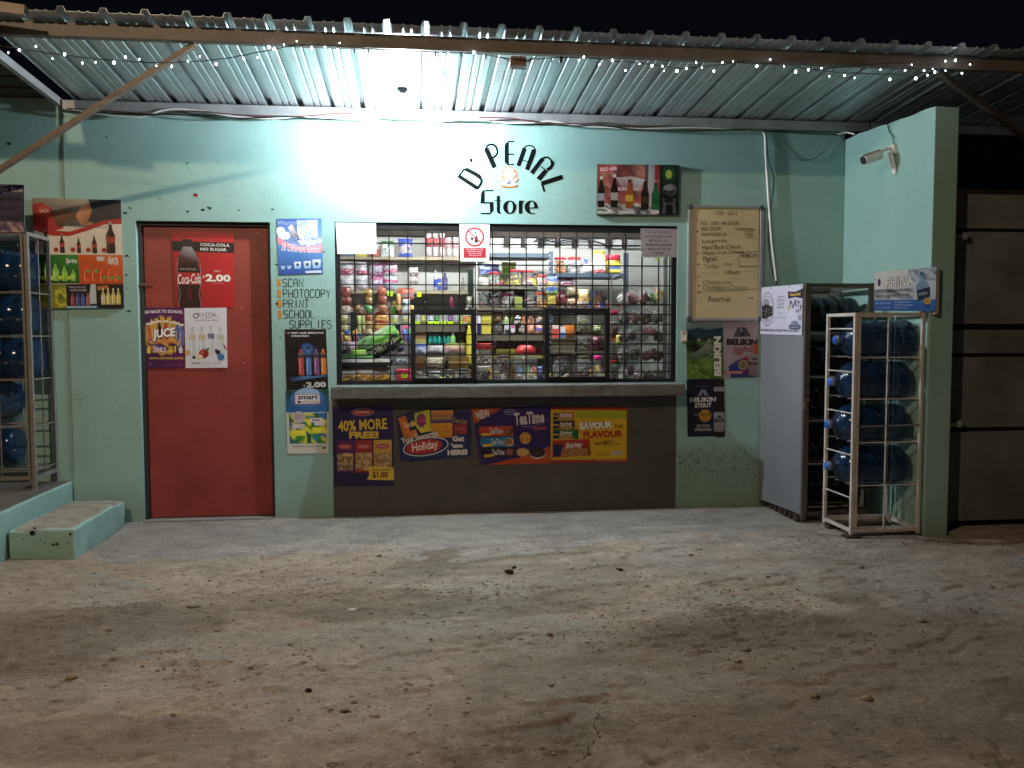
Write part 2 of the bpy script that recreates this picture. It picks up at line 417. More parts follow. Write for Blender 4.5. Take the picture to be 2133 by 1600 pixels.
# ================================================================== GROUND
PATCHES = []  # stain and crust patches; the first, far left, paints a soft shadow as colour
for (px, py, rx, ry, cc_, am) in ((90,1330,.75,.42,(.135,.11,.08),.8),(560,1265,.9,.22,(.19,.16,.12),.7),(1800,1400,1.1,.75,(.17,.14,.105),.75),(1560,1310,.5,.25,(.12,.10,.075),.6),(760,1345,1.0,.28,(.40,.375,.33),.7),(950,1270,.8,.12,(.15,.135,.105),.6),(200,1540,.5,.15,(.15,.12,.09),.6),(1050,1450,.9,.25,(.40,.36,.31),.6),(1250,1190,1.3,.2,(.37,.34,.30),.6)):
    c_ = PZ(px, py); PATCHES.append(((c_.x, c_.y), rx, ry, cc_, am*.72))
def ground_material():
    m = bpy.data.materials.new('packed_dirt_and_concrete'); m.use_nodes = True; nt = m.node_tree; N = nt.nodes; L = nt.links
    b = N['Principled BSDF']; b.inputs['Roughness'].default_value = .92; b.inputs['Specular IOR Level'].default_value = .25
    tc = N.new('ShaderNodeTexCoord'); sep = N.new('ShaderNodeSeparateXYZ'); L.new(tc.outputs['Object'], sep.inputs[0])
    def nz(sc, det=8, rough=.65, dist=0):
        n = N.new('ShaderNodeTexNoise'); n.inputs['Scale'].default_value = sc; n.inputs['Detail'].default_value = det
        n.inputs['Roughness'].default_value = rough; n.inputs['Distortion'].default_value = dist
        L.new(tc.outputs['Object'], n.inputs['Vector']); return n.outputs['Fac']
    def rmp(src, a, b_, lo=0, hi=1):
        r = N.new('ShaderNodeMapRange'); r.inputs['From Min'].default_value = a; r.inputs['From Max'].default_value = b_
        r.inputs['To Min'].default_value = lo; r.inputs['To Max'].default_value = hi; L.new(src, r.inputs['Value']); return r.outputs['Result']
    def mix(f, a, b_):
        x = N.new('ShaderNodeMix'); x.data_type = 'RGBA'
        for i, q in ((0, f), (6, a), (7, b_)):
            if isinstance(q, (int, float)): x.inputs[i].default_value = q
            elif isinstance(q, tuple): x.inputs[i].default_value = (*q, 1)
            else: L.new(q, x.inputs[i])
        return x.outputs[2]
    def mad(src, k, add):
        a = N.new('ShaderNodeMath'); a.operation = 'MULTIPLY_ADD'; L.new(src, a.inputs[0]); a.inputs[1].default_value = k
        if isinstance(add, float): a.inputs[2].default_value = add
        else: L.new(add, a.inputs[2])
        return a.outputs[0]
    dirt = mix(rmp(nz(1.1, 6, .6, .4), .38, .62), (.34, .285, .225), (.44, .375, .305))
    dirt = mix(rmp(nz(.6, 10, .62, .5), .52, .58, 0, .85), dirt, (.185, .158, .122))
    dirt = mix(rmp(nz(2.4, 10, .7, .3), .58, .63, 0, .5), dirt, (.20, .17, .13))
    dirt = mix(rmp(nz(6, 8, .75), .55, .75, 0, .5), dirt, (.32, .28, .235))
    dirt = mix(rmp(nz(26, 8, .8), .57, .72, 0, .45), dirt, (.075, .058, .042))
    dirt = mix(rmp(nz(90, 4, .7), .6, .75, 0, .4), dirt, (.36, .33, .29))
    conc = mix(rmp(nz(2.2, 8, .7), .35, .68), (.27, .25, .23), (.37, .35, .32))
    conc = mix(rmp(nz(14, 8, .75), .58, .8, 0, .5), conc, (.12, .105, .09))
    # the slab runs about a metre out from the wall, its edge worn away; greyish crusts lie in the dirt further out
    f = rmp(mad(nz(2.4, 8, .7), .9, sep.outputs['Y']), -.62, -.42)
    col = mix(f, dirt, conc)
    crust = rmp(nz(.95, 10, .66, .6), .50, .535, 0, .8)
    band = rmp(sep.outputs['Y'], -3.4, -2.4)
    mm = N.new('ShaderNodeMath'); mm.operation = 'MULTIPLY'; L.new(crust, mm.inputs[0]); L.new(band, mm.inputs[1])
    col = mix(mm.outputs[0], col, (.37, .35, .31))
    def mul_(a, b_):
        x = N.new('ShaderNodeMath'); x.operation = 'MULTIPLY'; L.new(a, x.inputs[0]); L.new(b_, x.inputs[1]); return x.outputs[0]
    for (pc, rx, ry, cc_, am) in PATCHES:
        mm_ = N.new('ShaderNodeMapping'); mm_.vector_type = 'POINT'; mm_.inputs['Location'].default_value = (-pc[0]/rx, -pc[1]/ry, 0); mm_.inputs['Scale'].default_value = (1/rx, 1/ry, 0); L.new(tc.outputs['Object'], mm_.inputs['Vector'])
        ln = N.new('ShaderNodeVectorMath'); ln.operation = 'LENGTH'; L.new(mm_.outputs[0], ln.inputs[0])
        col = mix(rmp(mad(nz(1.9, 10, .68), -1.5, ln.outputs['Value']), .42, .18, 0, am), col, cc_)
    mp = N.new('ShaderNodeMapping'); mp.inputs['Scale'].default_value = (1, 1.5, 1); L.new(tc.outputs['Object'], mp.inputs['Vector'])
    def nv(sc, det, rg):
        n = N.new('ShaderNodeTexNoise'); n.inputs['Scale'].default_value = sc; n.inputs['Detail'].default_value = det; n.inputs['Roughness'].default_value = rg
        L.new(mp.outputs[0], n.inputs['Vector']); return n.outputs['Fac']
    def mul(a, b_):
        x = N.new('ShaderNodeMath'); x.operation = 'MULTIPLY'; L.new(a, x.inputs[0]); L.new(b_, x.inputs[1]); return x.outputs[0]
    out_ = rmp(sep.outputs['Y'], -.75, -1.0)
    gr_ = N.new('ShaderNodeMix'); gr_.data_type = 'RGBA'; gr_.blend_type = 'MULTIPLY'; gr_.inputs[0].default_value = 1
    L.new(col, gr_.inputs[6]); L.new(rmp(nv(34, 12, .82), .36, .64, .74, 1.38), gr_.inputs[7]); col = gr_.outputs[2]
    gr2 = N.new('ShaderNodeMix'); gr2.data_type = 'RGBA'; gr2.blend_type = 'MULTIPLY'; gr2.inputs[0].default_value = 1
    L.new(col, gr2.inputs[6]); L.new(rmp(nv(5, 8, .7), .34, .66, .78, 1.16), gr2.inputs[7]); col = gr2.outputs[2]
    clump = mul(out_, rmp(nv(1.5, 4, .6), .46, .60))
    col = mix(mul(clump, rmp(nv(13, 8, .8), .55, .62, 0, .9)), col, (.075, .06, .042))
    col = mix(mul(out_, rmp(nv(38, 3, .6), .66, .72, 0, .7)), col, (.08, .065, .05))
    col = mix(mul(out_, rmp(nv(30, 2, .5), .70, .75, 0, .8)), col, (.52, .48, .42))
    L.new(col, b.inputs['Base Color'])
    h = mad(nz(18, 12, .8), .7, nz(70, 6, .8))
    bp = N.new('ShaderNodeBump'); bp.inputs['Strength'].default_value = .9; bp.inputs['Distance'].default_value = .016
    L.new(h, bp.inputs['Height']); L.new(bp.outputs['Normal'], b.inputs['Normal'])
    return m
def sst(x, a, b):
    t = min(1, max(0, (x-a)/(b-a))); return t*t*(3-2*t)
def ground_h(x, y):
    p = Vector((x, y, 0)); n0 = noise.noise(p*1.1+Vector((7,1,0)))*.25
    a = sst(-y, .62+n0, .80+n0)
    near = noise.noise(p*1.6)*.004+noise.noise(p*22)*.0008
    if a <= 0: return near-.002
    far = max(0, 1-max(0, math.hypot(x, y+3)-8)/6)
    r = noise.noise(p*.9)*.006+noise.noise(p*3.1+Vector((4,0,0)))*.003-.006
    q = Vector((p.x*.8, p.y*1.7, 0))
    c = noise.noise(q*1.5+Vector((2,9,0)))+.35*noise.noise(q*6)+.16*noise.noise(q*17)
    r += .011*sst(c, .03, .05)+.008*sst(c, -.28, -.26)
    t = noise.noise(q*13+Vector((0,8,0)))+.4*noise.noise(q*30); k = sst(noise.noise(p*.85+Vector((3,3,3))), -.25, .3)
    r -= max(0, t-.24)*.034*k
    r += noise.noise(p*19)*.0028+noise.noise(p*47)*.0022*(.4+k)
    return near*(1-a)+a*r*far-.002
xs = sorted(set([round(-4.2+.0125*i, 4) for i in range(int(9.0/.0125))])|set([-90,-50,-30,-18,-12,-8,-6,-5,5.2,6,8,12,18,30,50,90]))
ys = sorted(set([round(-4.6+.0115*i, 4) for i in range(int(4.75/.0115))])|set([-90,-50,-30,-18,-12,-9,-7,-6,-5.2,.25,1,2.2,4,8,20,50,90]))
gm = MB()
nx = len(xs); ny = len(ys)
gm.v = [Vector((x, y, ground_h(x, y))) for y in ys for x in xs]; gm.c = []
gm.f = [(j*nx+i, j*nx+i+1, (j+1)*nx+i+1, (j+1)*nx+i) for j in range(ny-1) for i in range(nx-1)]
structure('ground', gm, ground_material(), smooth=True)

# ================================================================== STORE BUILDING
store = thing('store_building', 'mint green painted shop front with barred window, red door and dark counter wall', 'building', (0,0,0))
WT = .16
# front wall as blocks round the door and the window (x, z ranges)
DX0, DX1, DZ = -1.902, -.992, 2.115
WX0, WX1, WZ0, WZ1 = -.545, 1.975, .958, 2.125
TOP = 2.84
wm = MB()
def wb(x0, x1, z0, z1): wm.box((x0, 0, z0), (x1, WT, z1))
wb(-2.36, DX0, -.1, TOP); wb(DX0, DX1, DZ, TOP); wb(DX1, WX0, -.1, TOP); wb(WX0, WX1, WZ1, TOP); wb(WX0, WX1, -.1, WZ0); wb(WX1, 3.28, -.1, TOP)
part('wall', wm, M_mint, store)
m2 = MB(); m2.box((-6.0, .006, -.1), (-2.362, WT, 2.93)); part('wall', m2, M_mint, store)
# side wall on the right, top edge uneven
m3 = MB(); gridbox(m3, (3.28, -1.125, -.1), (3.443, -.001, 2.76), .08)
for i, p in enumerate(m3.v):
    if p.z > 2.7: m3.v[i] = p+Vector((0, 0, -.012+.045*(p.y+1.125)+.016*noise.noise(p*9)))
o = part('side_wall', m3, M_mint, store); bevel(o, .006)
# counter wall painted dark, paint edge uneven
m4 = MB(); n = 40; vs = []
for k in range(n+1):
    z = .0+.945*k/n; vs.append((1.978+.006*noise.noise(Vector((0,0,z*9))), -.0035, z))
for k in range(n+1):
    z = .945*(1-k/n); vs.append((-.578+.003*noise.noise(Vector((5,0,z*7))), -.0035, z))
nv = len(vs); m4.add(vs+[(x, -.0002, z) for x, y, z in vs], [tuple(range(nv))]+[(i,(i+1)%nv,nv+(i+1)%nv,nv+i) for i in range(nv)])
part('dado_panel', m4, M_dado, store)
m5 = MB(); gridbox(m5, (-.572, -.165, .868), (1.992, -.001, .954), .035); roughen(m5, .003, 14, 2, lambda p: p.y < -.05)
o = part('counter', m5, mat('dark_counter_concrete', (.125,.125,.115), .8, var=.4, scale=9, bump=.9, bscale=40), store); bevel(o, .006)
# inner room
BZ = 2.188
m6 = MB(); m6.box((-1.15, 1.46, 0), (3.1, 1.54, 2.84)); part('inner_wall', m6, M_inwall, store, label='beige back wall of the shop room')
m6 = MB(); m6.box((-1.23, WT+.002, 0), (-1.152, 1.83, 2.84)); m6.box((3.102, WT+.002, 0), (3.18, 1.83, 2.84)); part('inner_wall', m6, M_inwall, store)
m6 = MB(); m6.box((-1.23, WT+.002, 2.70), (3.18, 1.9, 2.76)); part('ceiling', m6, M_darkwood, store)
m6 = MB(); m6.box((-1.15, 1.36, BZ), (3.1, 1.458, 2.69)); part('ceiling_beam', m6, M_darkwood, store)
for k in range(11):
    x = .36+.155*k
    m6 = MB(); m6.box((x, 1.38, BZ-.085), (x+.03+.02*(k%2), 1.458, BZ-.002)); part('rafter_end', m6, M_darkwood, store)
m6 = MB(); m6.box((.30, 1.448, BZ-.085), (2.02, 1.459, BZ-.003)); part('lit_wall_strip', m6, mat('painted_wall_light', (.85,.85,.83), .7), store)  # whiter than the wall: light reflected between the rafters, put into the colour
# wall edges of the left corner crack
m6 = MB(); pts = [(-2.362+.004*noise.noise(Vector((0,0,z*8))), -.0006, z) for z in [2.84-.03*i for i in range(85)]]
for i in range(len(pts)-1):
    a, b = Vector(pts[i]), Vector(pts[i+1]); m6.add([a-Vector((.0009,0,0)), a+Vector((.0009,0,0)), b+Vector((.0009,0,0)), b-Vector((.0009,0,0))], [(0,1,2,3)], '2c4a42')
part('crack', m6, M_dull, store, color=True)
# chips in the paint round the door
random.seed(11)
for (px, py, s, c) in [(407,407,8,'8e1f1c'),(270,433,5,'24443c'),(357,435,3,'2c5249'),(391,441,5,'1d3f38'),(421,438,6,'1d3f38'),(436,434,7,'1d3f38'),(497,438,4,'24443c'),(567,436,6,'22413a'),
        (260,444,8,'22413a'),(264,533,6,'22413a'),(263,573,6,'22413a'),(266,600,3,'2c5249'),(268,648,5,'22413a'),(576,551,5,'24443c'),(577,632,6,'1d2b28'),(573,683,4,'4c8076'),(675,525,4,'3b6b62'),
        (222,286,4,'2d5a50'),(333,413,3,'2d5a50'),(390,340,5,'4b857b'),(455,337,3,'4b857b'),(167,833,4,'2d5048'),(500,345,3,'4b857b'),(585,703,4,'3b6b62'),(20,300,7,'2d5a50'),(113,290,4,'cfe0da')]:
    p = PY(px, py, 0 if px > 130 else .006); n = 9; mb = MB()
    mb.add([p+Vector((math.cos(t)*r_*1.25, -.0012, math.sin(t)*r_*.8)) for t, r_ in [(2*math.pi*k/n, s*.0024*random.uniform(.3,1.1)) for k in range(n)]], [tuple(range(n))], c)
    part('paint_chip', mb, M_dull, store, color=True)
# mould stains at the foot of the wall right of the counter
# door, set back in its opening
door = MB(); door.box((DX0+.03, .070, .012), (DX1-.028, .105, DZ-.03)); door = part('door', door, M_red, store)
bevel(door, .003)
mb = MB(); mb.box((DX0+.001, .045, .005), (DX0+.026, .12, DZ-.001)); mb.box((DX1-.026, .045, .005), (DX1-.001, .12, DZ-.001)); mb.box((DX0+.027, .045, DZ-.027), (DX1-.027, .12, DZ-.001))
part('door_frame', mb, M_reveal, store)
mb = MB(); h = PY(292, 594, .05); mb.box((h.x-.012, .035, h.z-.012), (h.x+.035, .068, h.z+.010)); mb.tube([h+Vector((-.005,-.02,.0)), h+Vector((.075,-.012,.004))], .006, 6)
part('door_handle', mb, mat('rusty_latch', (.12,.07,.05), .6), door)
random.seed(5)
for (px, py, c) in [(537,485,'c98f7a'),(505,642,'d8a08a'),(508,756,'e3b39c'),(497,700,'b5634c'),(470,1010,'8d4436'),(440,1047,'8d4436'),(553,514,'c98f7a'),(430,476,'b5634c'),(395,475,'b5634c')]:
    p = PY(px, py, .07); r_ = .007; mb = MB(); mb.add([p+Vector((math.cos(t)*r_*random.uniform(.5,1.5), -.0006, math.sin(t)*r_*.5)) for t in (0,1,2,3.1,4.2,5.3)], [tuple(range(6))], c)
    part('paint_chip', mb, M_dull, door, color=True)
mb = MB(); mb.box((DX0+.0, -.02, -.02), (DX1, .3, .006)); part('threshold', mb, M_conc, store)
mb = MB(); mb.box((DX0-.1, .3, -.02), (DX1+.1, .32, 2.4)); part('inner_wall', mb, M_darkwood, store)

# window grille
gr = MB(); fw = .035; g0, g1 = .012, .045
gr.box((WX0, g0, WZ0), (WX0+fw, g1, WZ1)); gr.box((WX1-fw, g0, WZ0), (WX1, g1, WZ1)); gr.box((WX0+fw, g0, WZ0), (WX1-fw, g1, WZ0+.028)); gr.box((WX0+fw, g0, WZ1-.05), (WX1-fw, g1, WZ1))
grille = part('window_grille', gr, M_black, store)
H0 = (PY(855,645,.03), PY(992,800,.03)); H1 = (PY(1134,643,.03), PY(1268,798,.03))
hatch = [(H0[0].x, H0[1].x, H0[0].z), (H1[0].x, H1[1].x, H1[0].z)]
for (a, b, zt) in hatch:
    mb = MB(); q = .034; yb = .008
    mb.box((a, yb-.012, WZ0+.028), (a+q, yb+.03, zt)); mb.box((b-q, yb-.012, WZ0+.028), (b, yb+.03, zt)); mb.box((a+q, yb-.012, zt-q), (b-q, yb+.03, zt)); mb.box((a+q, yb-.012, WZ0+.029), (b-q, yb+.03, WZ0+.046))
    part('hatch_frame', mb, M_black, grille)
vx = [739,776,811,850,887,922,957,990,1026,1061,1096,1131,1166,1200,1234,1268,1302,1337,1372,1395]
bw = .0085
for px in vx:
    x = PY(px, 560, .03).x
    mb = MB(); mb.box((x-bw/2, .024, WZ0+.029), (x+bw/2, .024+bw, WZ1-.051)); part('bar', mb, M_black, grille)
hz = [509,552,594,634,655,676,697,718,739,758,777]
for i, py in enumerate(hz):
    z = PY(1050, py, .03).z
    mb = MB(); mb.box((WX0+fw+.001, .0335, z-bw/2), (WX1-fw-.001, .0335+bw, z+bw/2)); part('bar', mb, M_black, grille)
# fine netting behind the bars
mb = MB(); st = .0125; r_ = .00042
x = WX0+fw
while x < WX1-fw: mb.box((x-r_, .060, WZ0+.03), (x+r_, .0608, WZ1-.01)); x += st
z = WZ0+.03
while z < WZ1-.01: mb.box((WX0+.03, .0609, z-r_), (WX1-.03, .0617, z+r_)); z += st
part('wire_netting', mb, M_mesh, grille, kind='stuff')

# ================================================================== PLATFORM AND STEP
mb = MB(); gridbox(mb, (-6, -1.75, -.1), (-2.37, -.001, .30), .09); roughen(mb, .006, 6, 4, lambda p: p.x > -2.5 or p.y < -1.7)
o = single('raised_platform', mb, M_mint, 'raised mint edged concrete platform left of the step carrying the water rack', 'platform', loc=(-4, -1, 0)); bevel(o, .008)
mb = MB(); mb.box((-6, -1.735, .2), (-2.392, -.003, .3045)); part('top_slab', mb, mat('dark_platform_top', (.11,.10,.085), .9, var=.35, scale=8, bump=.8, bscale=30), o)
mb = MB(); gridbox(mb, (-2.36, -.99, -.08), (-1.995, -.105, .178), .045); roughen(mb, .011, 7, 8)
st_ = single('concrete_step', mb, M_mint, 'low worn concrete step with mint painted sides beside the raised platform', 'step'); bevel(st_, .012, 3)
mb = MB(); n = 12; vs = []; fs = []
for i in range(n+1):
    for j in range(n+1):
        x = -2.352+.350*i/n; y = -.985+.875*j/n; e = min(i, n-i, j, n-j)
        vs.append((x, y, .1885+.005*noise.noise(Vector((x*7,y*7,1)))+(.0 if e else -.012)))
fs = [(i*(n+1)+j, (i+1)*(n+1)+j, (i+1)*(n+1)+j+1, i*(n+1)+j+1) for i in range(n) for j in range(n)]
mb.add(vs, fs); part('tread', mb, M_conc2, st_, smooth=True)
random.seed(21)
for (px, py, s) in [(67,1110,10),(72,1100,6),(147,1113,5),(48,1123,3),(92,1131,3),(110,1134,4),(119,1133,5),(140,1132,3),(75,1128,2),(60,1132,2),(84,1124,2)]:
    p = PY(px, py, -.9985); mb = MB(); n = 8
    mb.add([p+Vector((math.cos(t)*r2, 0, math.sin(t)*r2*.7)) for t, r2 in [(2*math.pi*k/n, s*.0022*random.uniform(.5,1.1)) for k in range(n)]], [tuple(range(n))], '231f18')
    part('paint_chip', mb, M_dull, st_, color=True)

# ================================================================== PORCH ROOF
roof = thing('porch_roof', 'corrugated galvanised porch roof sloping up from the mint wall to a steel beam', 'roof', (0, 0, 2.84))
def zr(y): return 2.918-.072*y*1.0      # underside of the sheets
PITCH = .2115; RW = .030; RH = .026
def profile(x0, nr):
    pts = []
    for i in range(nr):
        a = x0+i*PITCH
        pts += [(a, 0), (a+.010, RH), (a+.010+RW, RH), (a+.020+RW, 0)]
        for q in (.42, .72):
            b = a+.06+(PITCH-.06)*q-.02; pts += [(b, 0), (b+.006, .0055), (b+.014, .0055), (b+.020, 0)]
    pts.append((x0+nr*PITCH+.02, 0)); return pts
# rib phase measured at the wall
x = PY(757, 230, 0).x-.03
k0 = int((x+2.345)/PITCH); x -= k0*PITCH
sheet_i = 0
while x < 7.0:
    pr = profile(x, 4); mb = MB(); vs = []; fs = []; ysr = [1.9, .1, -.3, -.7, -1.05, -1.405]; dz = .0012*(sheet_i % 2)
    for yy in ysr:
        for (px_, h_) in pr: vs.append((px_, yy+.006*noise.noise(Vector((px_*7,0,0)))*(yy < -1.3), zr(yy)+h_+dz+.0016*noise.noise(Vector((px_*2, yy*3, 2)))))
    m_ = len(pr)
    for j in range(len(ysr)-1):
        for i in range(m_-1): fs.append((j*m_+i, j*m_+i+1, (j+1)*m_+i+1, (j+1)*m_+i))
    mb.add(vs, fs); o = part('roof_sheet', mb, M_galv, roof)
    sd = o.modifiers.new('thickness', 'SOLIDIFY'); sd.thickness = .0009; sd.offset = 1
    x += 4*PITCH; sheet_i += 1
mb = MB(); mb.box((-3.4, -1.30, 2.925), (6.5, -1.25, 3.003)); o = part('eave_beam', mb, M_purlin, roof); bevel(o, .004)
mb = MB(); mb.box((-2.34, -.052, 2.846), (3.45, -.002, 2.912)); mb.box((3.46, -.052, 2.846), (6.5, -.002, 2.912)); o = part('wall_beam', mb, M_wallbeam, roof); bevel(o, .004)
mb = MB(); mb.bar((-2.37, .0, 2.90), (-2.37, -1.248, 2.965), .035, .05); part('end_rafter', mb, M_wallbeam, roof)
b0 = Vector((-1.17, -1.262, 2.922)); b1 = PY(-110, 424, -.35); mb = MB(); mb.bar(b0, b1, .030, .030); part('brace', mb, M_brace, roof, label='brown steel brace running down to the left')
b0 = Vector((3.19, -1.262, 2.922)); b1 = PY(2250, 370, -.35); mb = MB(); mb.bar(b0, b1, .034, .034); part('brace', mb, M_purlin, roof, label='dark steel brace running down to the right')
# screws through the ribs along the beam
mb = MB()
for k in range(34):
    xx = -2.2+k*PITCH; mb.lathe([(.006, -.01), (.006, 0), (.003, .004)], (xx, -1.275, zr(-1.275)+RH+.004), 6)
part('screw', mb, M_wallbeam, roof, kind='stuff')

# neighbour's porch at the far left: boarded soffit
nb = thing('neighbouring_porch', 'dark boarded porch soffit over the platform at the far left', 'porch', (-4, -.6, 2.93))
for k in range(6):
    mb = MB(); y1 = .0-.215*k; mb.box((-6, y1-.21, 2.935+.01*k), (-2.40, y1, 2.955+.01*k)); part('board', mb, M_darkwood, nb)
mb = MB(); mb.bar(PY(-60, 8, -1.5), PY(55, 24, -1.5), .05, .05); single('roof_batten', mb, M_brace, 'wooden batten end sticking out above the roof at the far left', 'batten')

# ================================================================== GATE ON THE RIGHT
gt = thing('metal_gate', 'dark grey sheet metal gate beside the end of the side wall', 'gate', (4.4, -1.0, 0))
M_gate = mat('weathered_gate_steel', (.16,.18,.17), .65, metal=.1, var=.5, scale=2.2, bump=.3, bscale=12)
for (z0, z1) in ((.075, .672), (.70, 1.165), (1.192, 1.345), (1.385, 1.985), (2.008, 2.228)):
    mb = MB(); mb.box((3.452, -1.002, z0), (5.9, -.998, z1)); part('panel', mb, M_gate, gt)
for z, h_ in ((.686, .012), (1.178, .012), (1.365, .026), (1.997, .012)):
    mb = MB(); mb.box((3.452, -.990, z-h_), (5.9, -.965, z+h_)); part('rail', mb, M_black, gt)
for z in (1.95, .73):
    mb = MB(); mb.box((3.45, -1.05, z-.03), (3.50, -1.004, z+.03)); mb.tube([(3.46, -1.04, z), (3.58, -1.04, z)], .013, 8); mb.box((3.545,-1.055,z-.022),(3.57,-1.004,z+.022)); part('bolt', mb, M_wallbeam, gt)
mb = MB(); mb.box((3.455, -1.10, -.05), (6, -.45, .028)); roughen(mb, .004, 3)
structure('gate_threshold', mb, M_conc2)
yard = MB(); yard.box((3.5, 2.6, 0), (14, 2.7, 4)); single('yard_wall', yard, M_darkwood, 'dark wall in the yard behind the metal gate', 'wall')
tr = thing('yard_roof_frame', 'dim beams of a shed roof seen above the metal gate', 'roof frame', (4.9, 1, 2.6))
for (a, b, w_) in (((2070,300,.6),(2160,275,.6),.03),((2040,330,.9),(2170,295,.9),.05),((2050,345,.9),(2170,318,.9),.03),((2075,262,.3),(2170,232,.3),.03)):
    mb = MB(); mb.bar(PY(*a), PY(*b), w_, w_); part('beam', mb, M_purlin, tr)
for (a, b) in (((2060,318),(2130,355)),((2095,296),(2150,330))):
    mb = MB(); mb.bar(PY(*a, .95), PY(*b, .95), .09, .01); part('board', mb, M_purlin, tr)

# ================================================================== LAMP
lamp = thing('ceiling_bulb', 'bare white bulb glowing in a grey holder under the porch roof', 'lamp', BULB_POS+Vector((0,0,.09)))
mb = MB(); mb.ball(BULB_POS-Vector((0,0,.012)), (.031,.031,.040), 20, 12)
part('bulb', mb, mat('glowing_bulb', (1,1,1), .3, emit=(.86,.95,1.0), strength=BULB_STRENGTH), lamp, smooth=True)
mb = MB(); mb.lathe([(.018,.030),(.026,.036),(.026,.070),(.042,.074),(.042,.080),(.022,.084),(.022,.104)], BULB_POS, 20); part('holder', mb, mat('grey_lampholder', (.05,.05,.052), .6, spec=.2), lamp, smooth=True)
mb = MB(); mb.box(BULB_POS+Vector((-.03,-.03,.1045)), BULB_POS+Vector((.03,.03,.115))); part('mounting_plate', mb, mat('grey_lampholder'), lamp)
mb = MB(); mb.tube([BULB_POS+Vector((0,.0,.074)), BULB_POS+Vector((.02,.15,.062)), BULB_POS+Vector((.01,.37,.03))], .004); part('cord', mb, M_white, lamp)
# tube light inside the shop
tb = thing('tube_light', 'fluorescent tube on a batten inside the shop above the window', 'lamp', (.7, .42, 2.28))
mb = MB(); mb.tube([(-.25,.42,2.27),(1.75,.42,2.27)], .014, 10); part('tube', mb, mat('glowing_tube', (1,1,1), .3, emit=(.97,.98,1.0), strength=TUBE_STRENGTH), tb)
mb = MB(); mb.box((-.28,.39,2.30),(1.78,.45,2.34)); mb.box((-.28,.40,2.25),(-.255,.44,2.30)); mb.box((1.755,.40,2.25),(1.78,.44,2.30)); part('batten', mb, M_white, tb)
mb = MB(); mb.tube([(0,.42,2.34),(0,.42,2.70)], .004); mb.tube([(1.5,.42,2.34),(1.5,.42,2.70)], .004); part('hanger', mb, M_black, tb)

# ================================================================== CABLES
def cable(pts, r_, m, label, name='cable', sub=6):
    P = [Vector(p) for p in pts]; out = []
    for i in range(len(P)-1):
        p0, p1, p2, p3 = P[max(i-1,0)], P[i], P[i+1], P[min(i+2,len(P)-1)]
        for k in range(sub):
            t = k/sub; out.append(.5*((2*p1)+(p2-p0)*t+(2*p0-5*p1+4*p2-p3)*t*t+(3*p1-p0-3*p2+p3)*t**3))
    out.append(P[-1]); mb = MB(); mb.tube(out, r_, 6); return single(name, mb, m, label, 'cable', smooth=True)
def path(px, Y=-.062): return [PY(x, y, Y) for x, y in px]
cable(path([(150,228),(220,239),(290,244),(350,228),(420,232),(490,243),(560,247),(620,244),(700,246),(790,252)]), .0065, M_white, 'white cable sagging along the roof beam above the red door')
cable(path([(140,226),(240,232),(330,238),(400,231),(480,238),(560,243),(640,242),(700,236),(755,238)], -.07), .004, M_redcab, 'red cable looping under the roof beam left of the lamp')
cable(path([(180,232),(300,240),(380,234),(440,244),(520,246),(600,243),(640,246)], -.075), .0045, M_blackrub, 'black cable sagging under the roof beam above the red door')
cable(path([(880,254),(950,250),(985,246),(1040,255),(1100,256),(1150,253),(1210,262),(1330,268),(1440,266),(1530,270)]), .006, M_white, 'white cable sagging along the roof beam above the shop name')
cable(path([(985,244),(1060,246),(1120,255),(1200,258),(1260,256),(1340,264),(1400,260)], -.07), .004, M_redcab, 'red cable along the roof beam above the shop name')
cable(path([(1010,252),(1090,250),(1170,262),(1250,262),(1330,270),(1450,272),(1560,270),(1640,276),(1745,281)], -.066), .0045, M_blackrub, 'black cable along the roof beam at the right end of the wall')
cable(path([(1555,272),(1576,270),(1592,280),(1595,330),(1601,420),(1607,500),(1614,560),(1617,586)], -.02), .0085, M_white, 'thick white cable hanging down the wall beside the whiteboard')
cable(path([(1597,282),(1600,330),(1612,375),(1604,440),(1600,500),(1607,560),(1618,592)], -.016), .0035, M_blackrub, 'thin black cable hanging beside the thick white one')
cable(path([(1604,281),(1640,318),(1672,333),(1705,325),(1738,284)], -.012), .0022, mat('green_grey_cable', (.12,.2,.17), .6), 'thin looped wire hanging near the inner corner')
cable(path([(1600,284),(1625,316),(1650,332),(1690,333),(1722,312),(1742,286)], -.018), .0018, mat('green_grey_cable'), 'second thin looped wire hanging lower near the inner corner')
cable([PY(1744,280,-.05), PX(1762,276,3.25), PX(1780,280,3.26)], .006, M_white, 'short white cable end poking out in the inner corner')

# ================================================================== FAIRY LIGHTS
fl = thing('fairy_lights', 'string of small white fairy lights draped along the eave beam', 'string lights', (.5, -1.32, 2.9))
FY = -1.335
def z1(l): return [(x/3.047, y/3.047) for x, y in l]
wires = [[(-8,93)]+z1([(0,290),(400,350),(800,390),(1100,396),(1400,376),(1700,320),(1900,286),(2133,292)]),
    [(600+x/3.047, 30+y/3.047) for x, y in [(320,205),(0,200),(200,197),(600,224),(900,240),(1200,252),(1390,280),(1520,288),(1700,275),(1900,278),(2133,302)]],
    [(1300,128),(1350,134),(1420,142),(1500,135),(1560,127)]+[(1560+x/3.72,50+y/3.72) for x, y in [(150,300),(300,325),(600,366),(900,385),(1250,390),(1380,372),(1440,350),(1520,332)]],
    [(1560+x/3.72,50+y/3.72) for x, y in [(500,350),(700,335),(900,318),(1100,305),(1300,318),(1500,320)]]]
wires[1] = wires[1][1:]
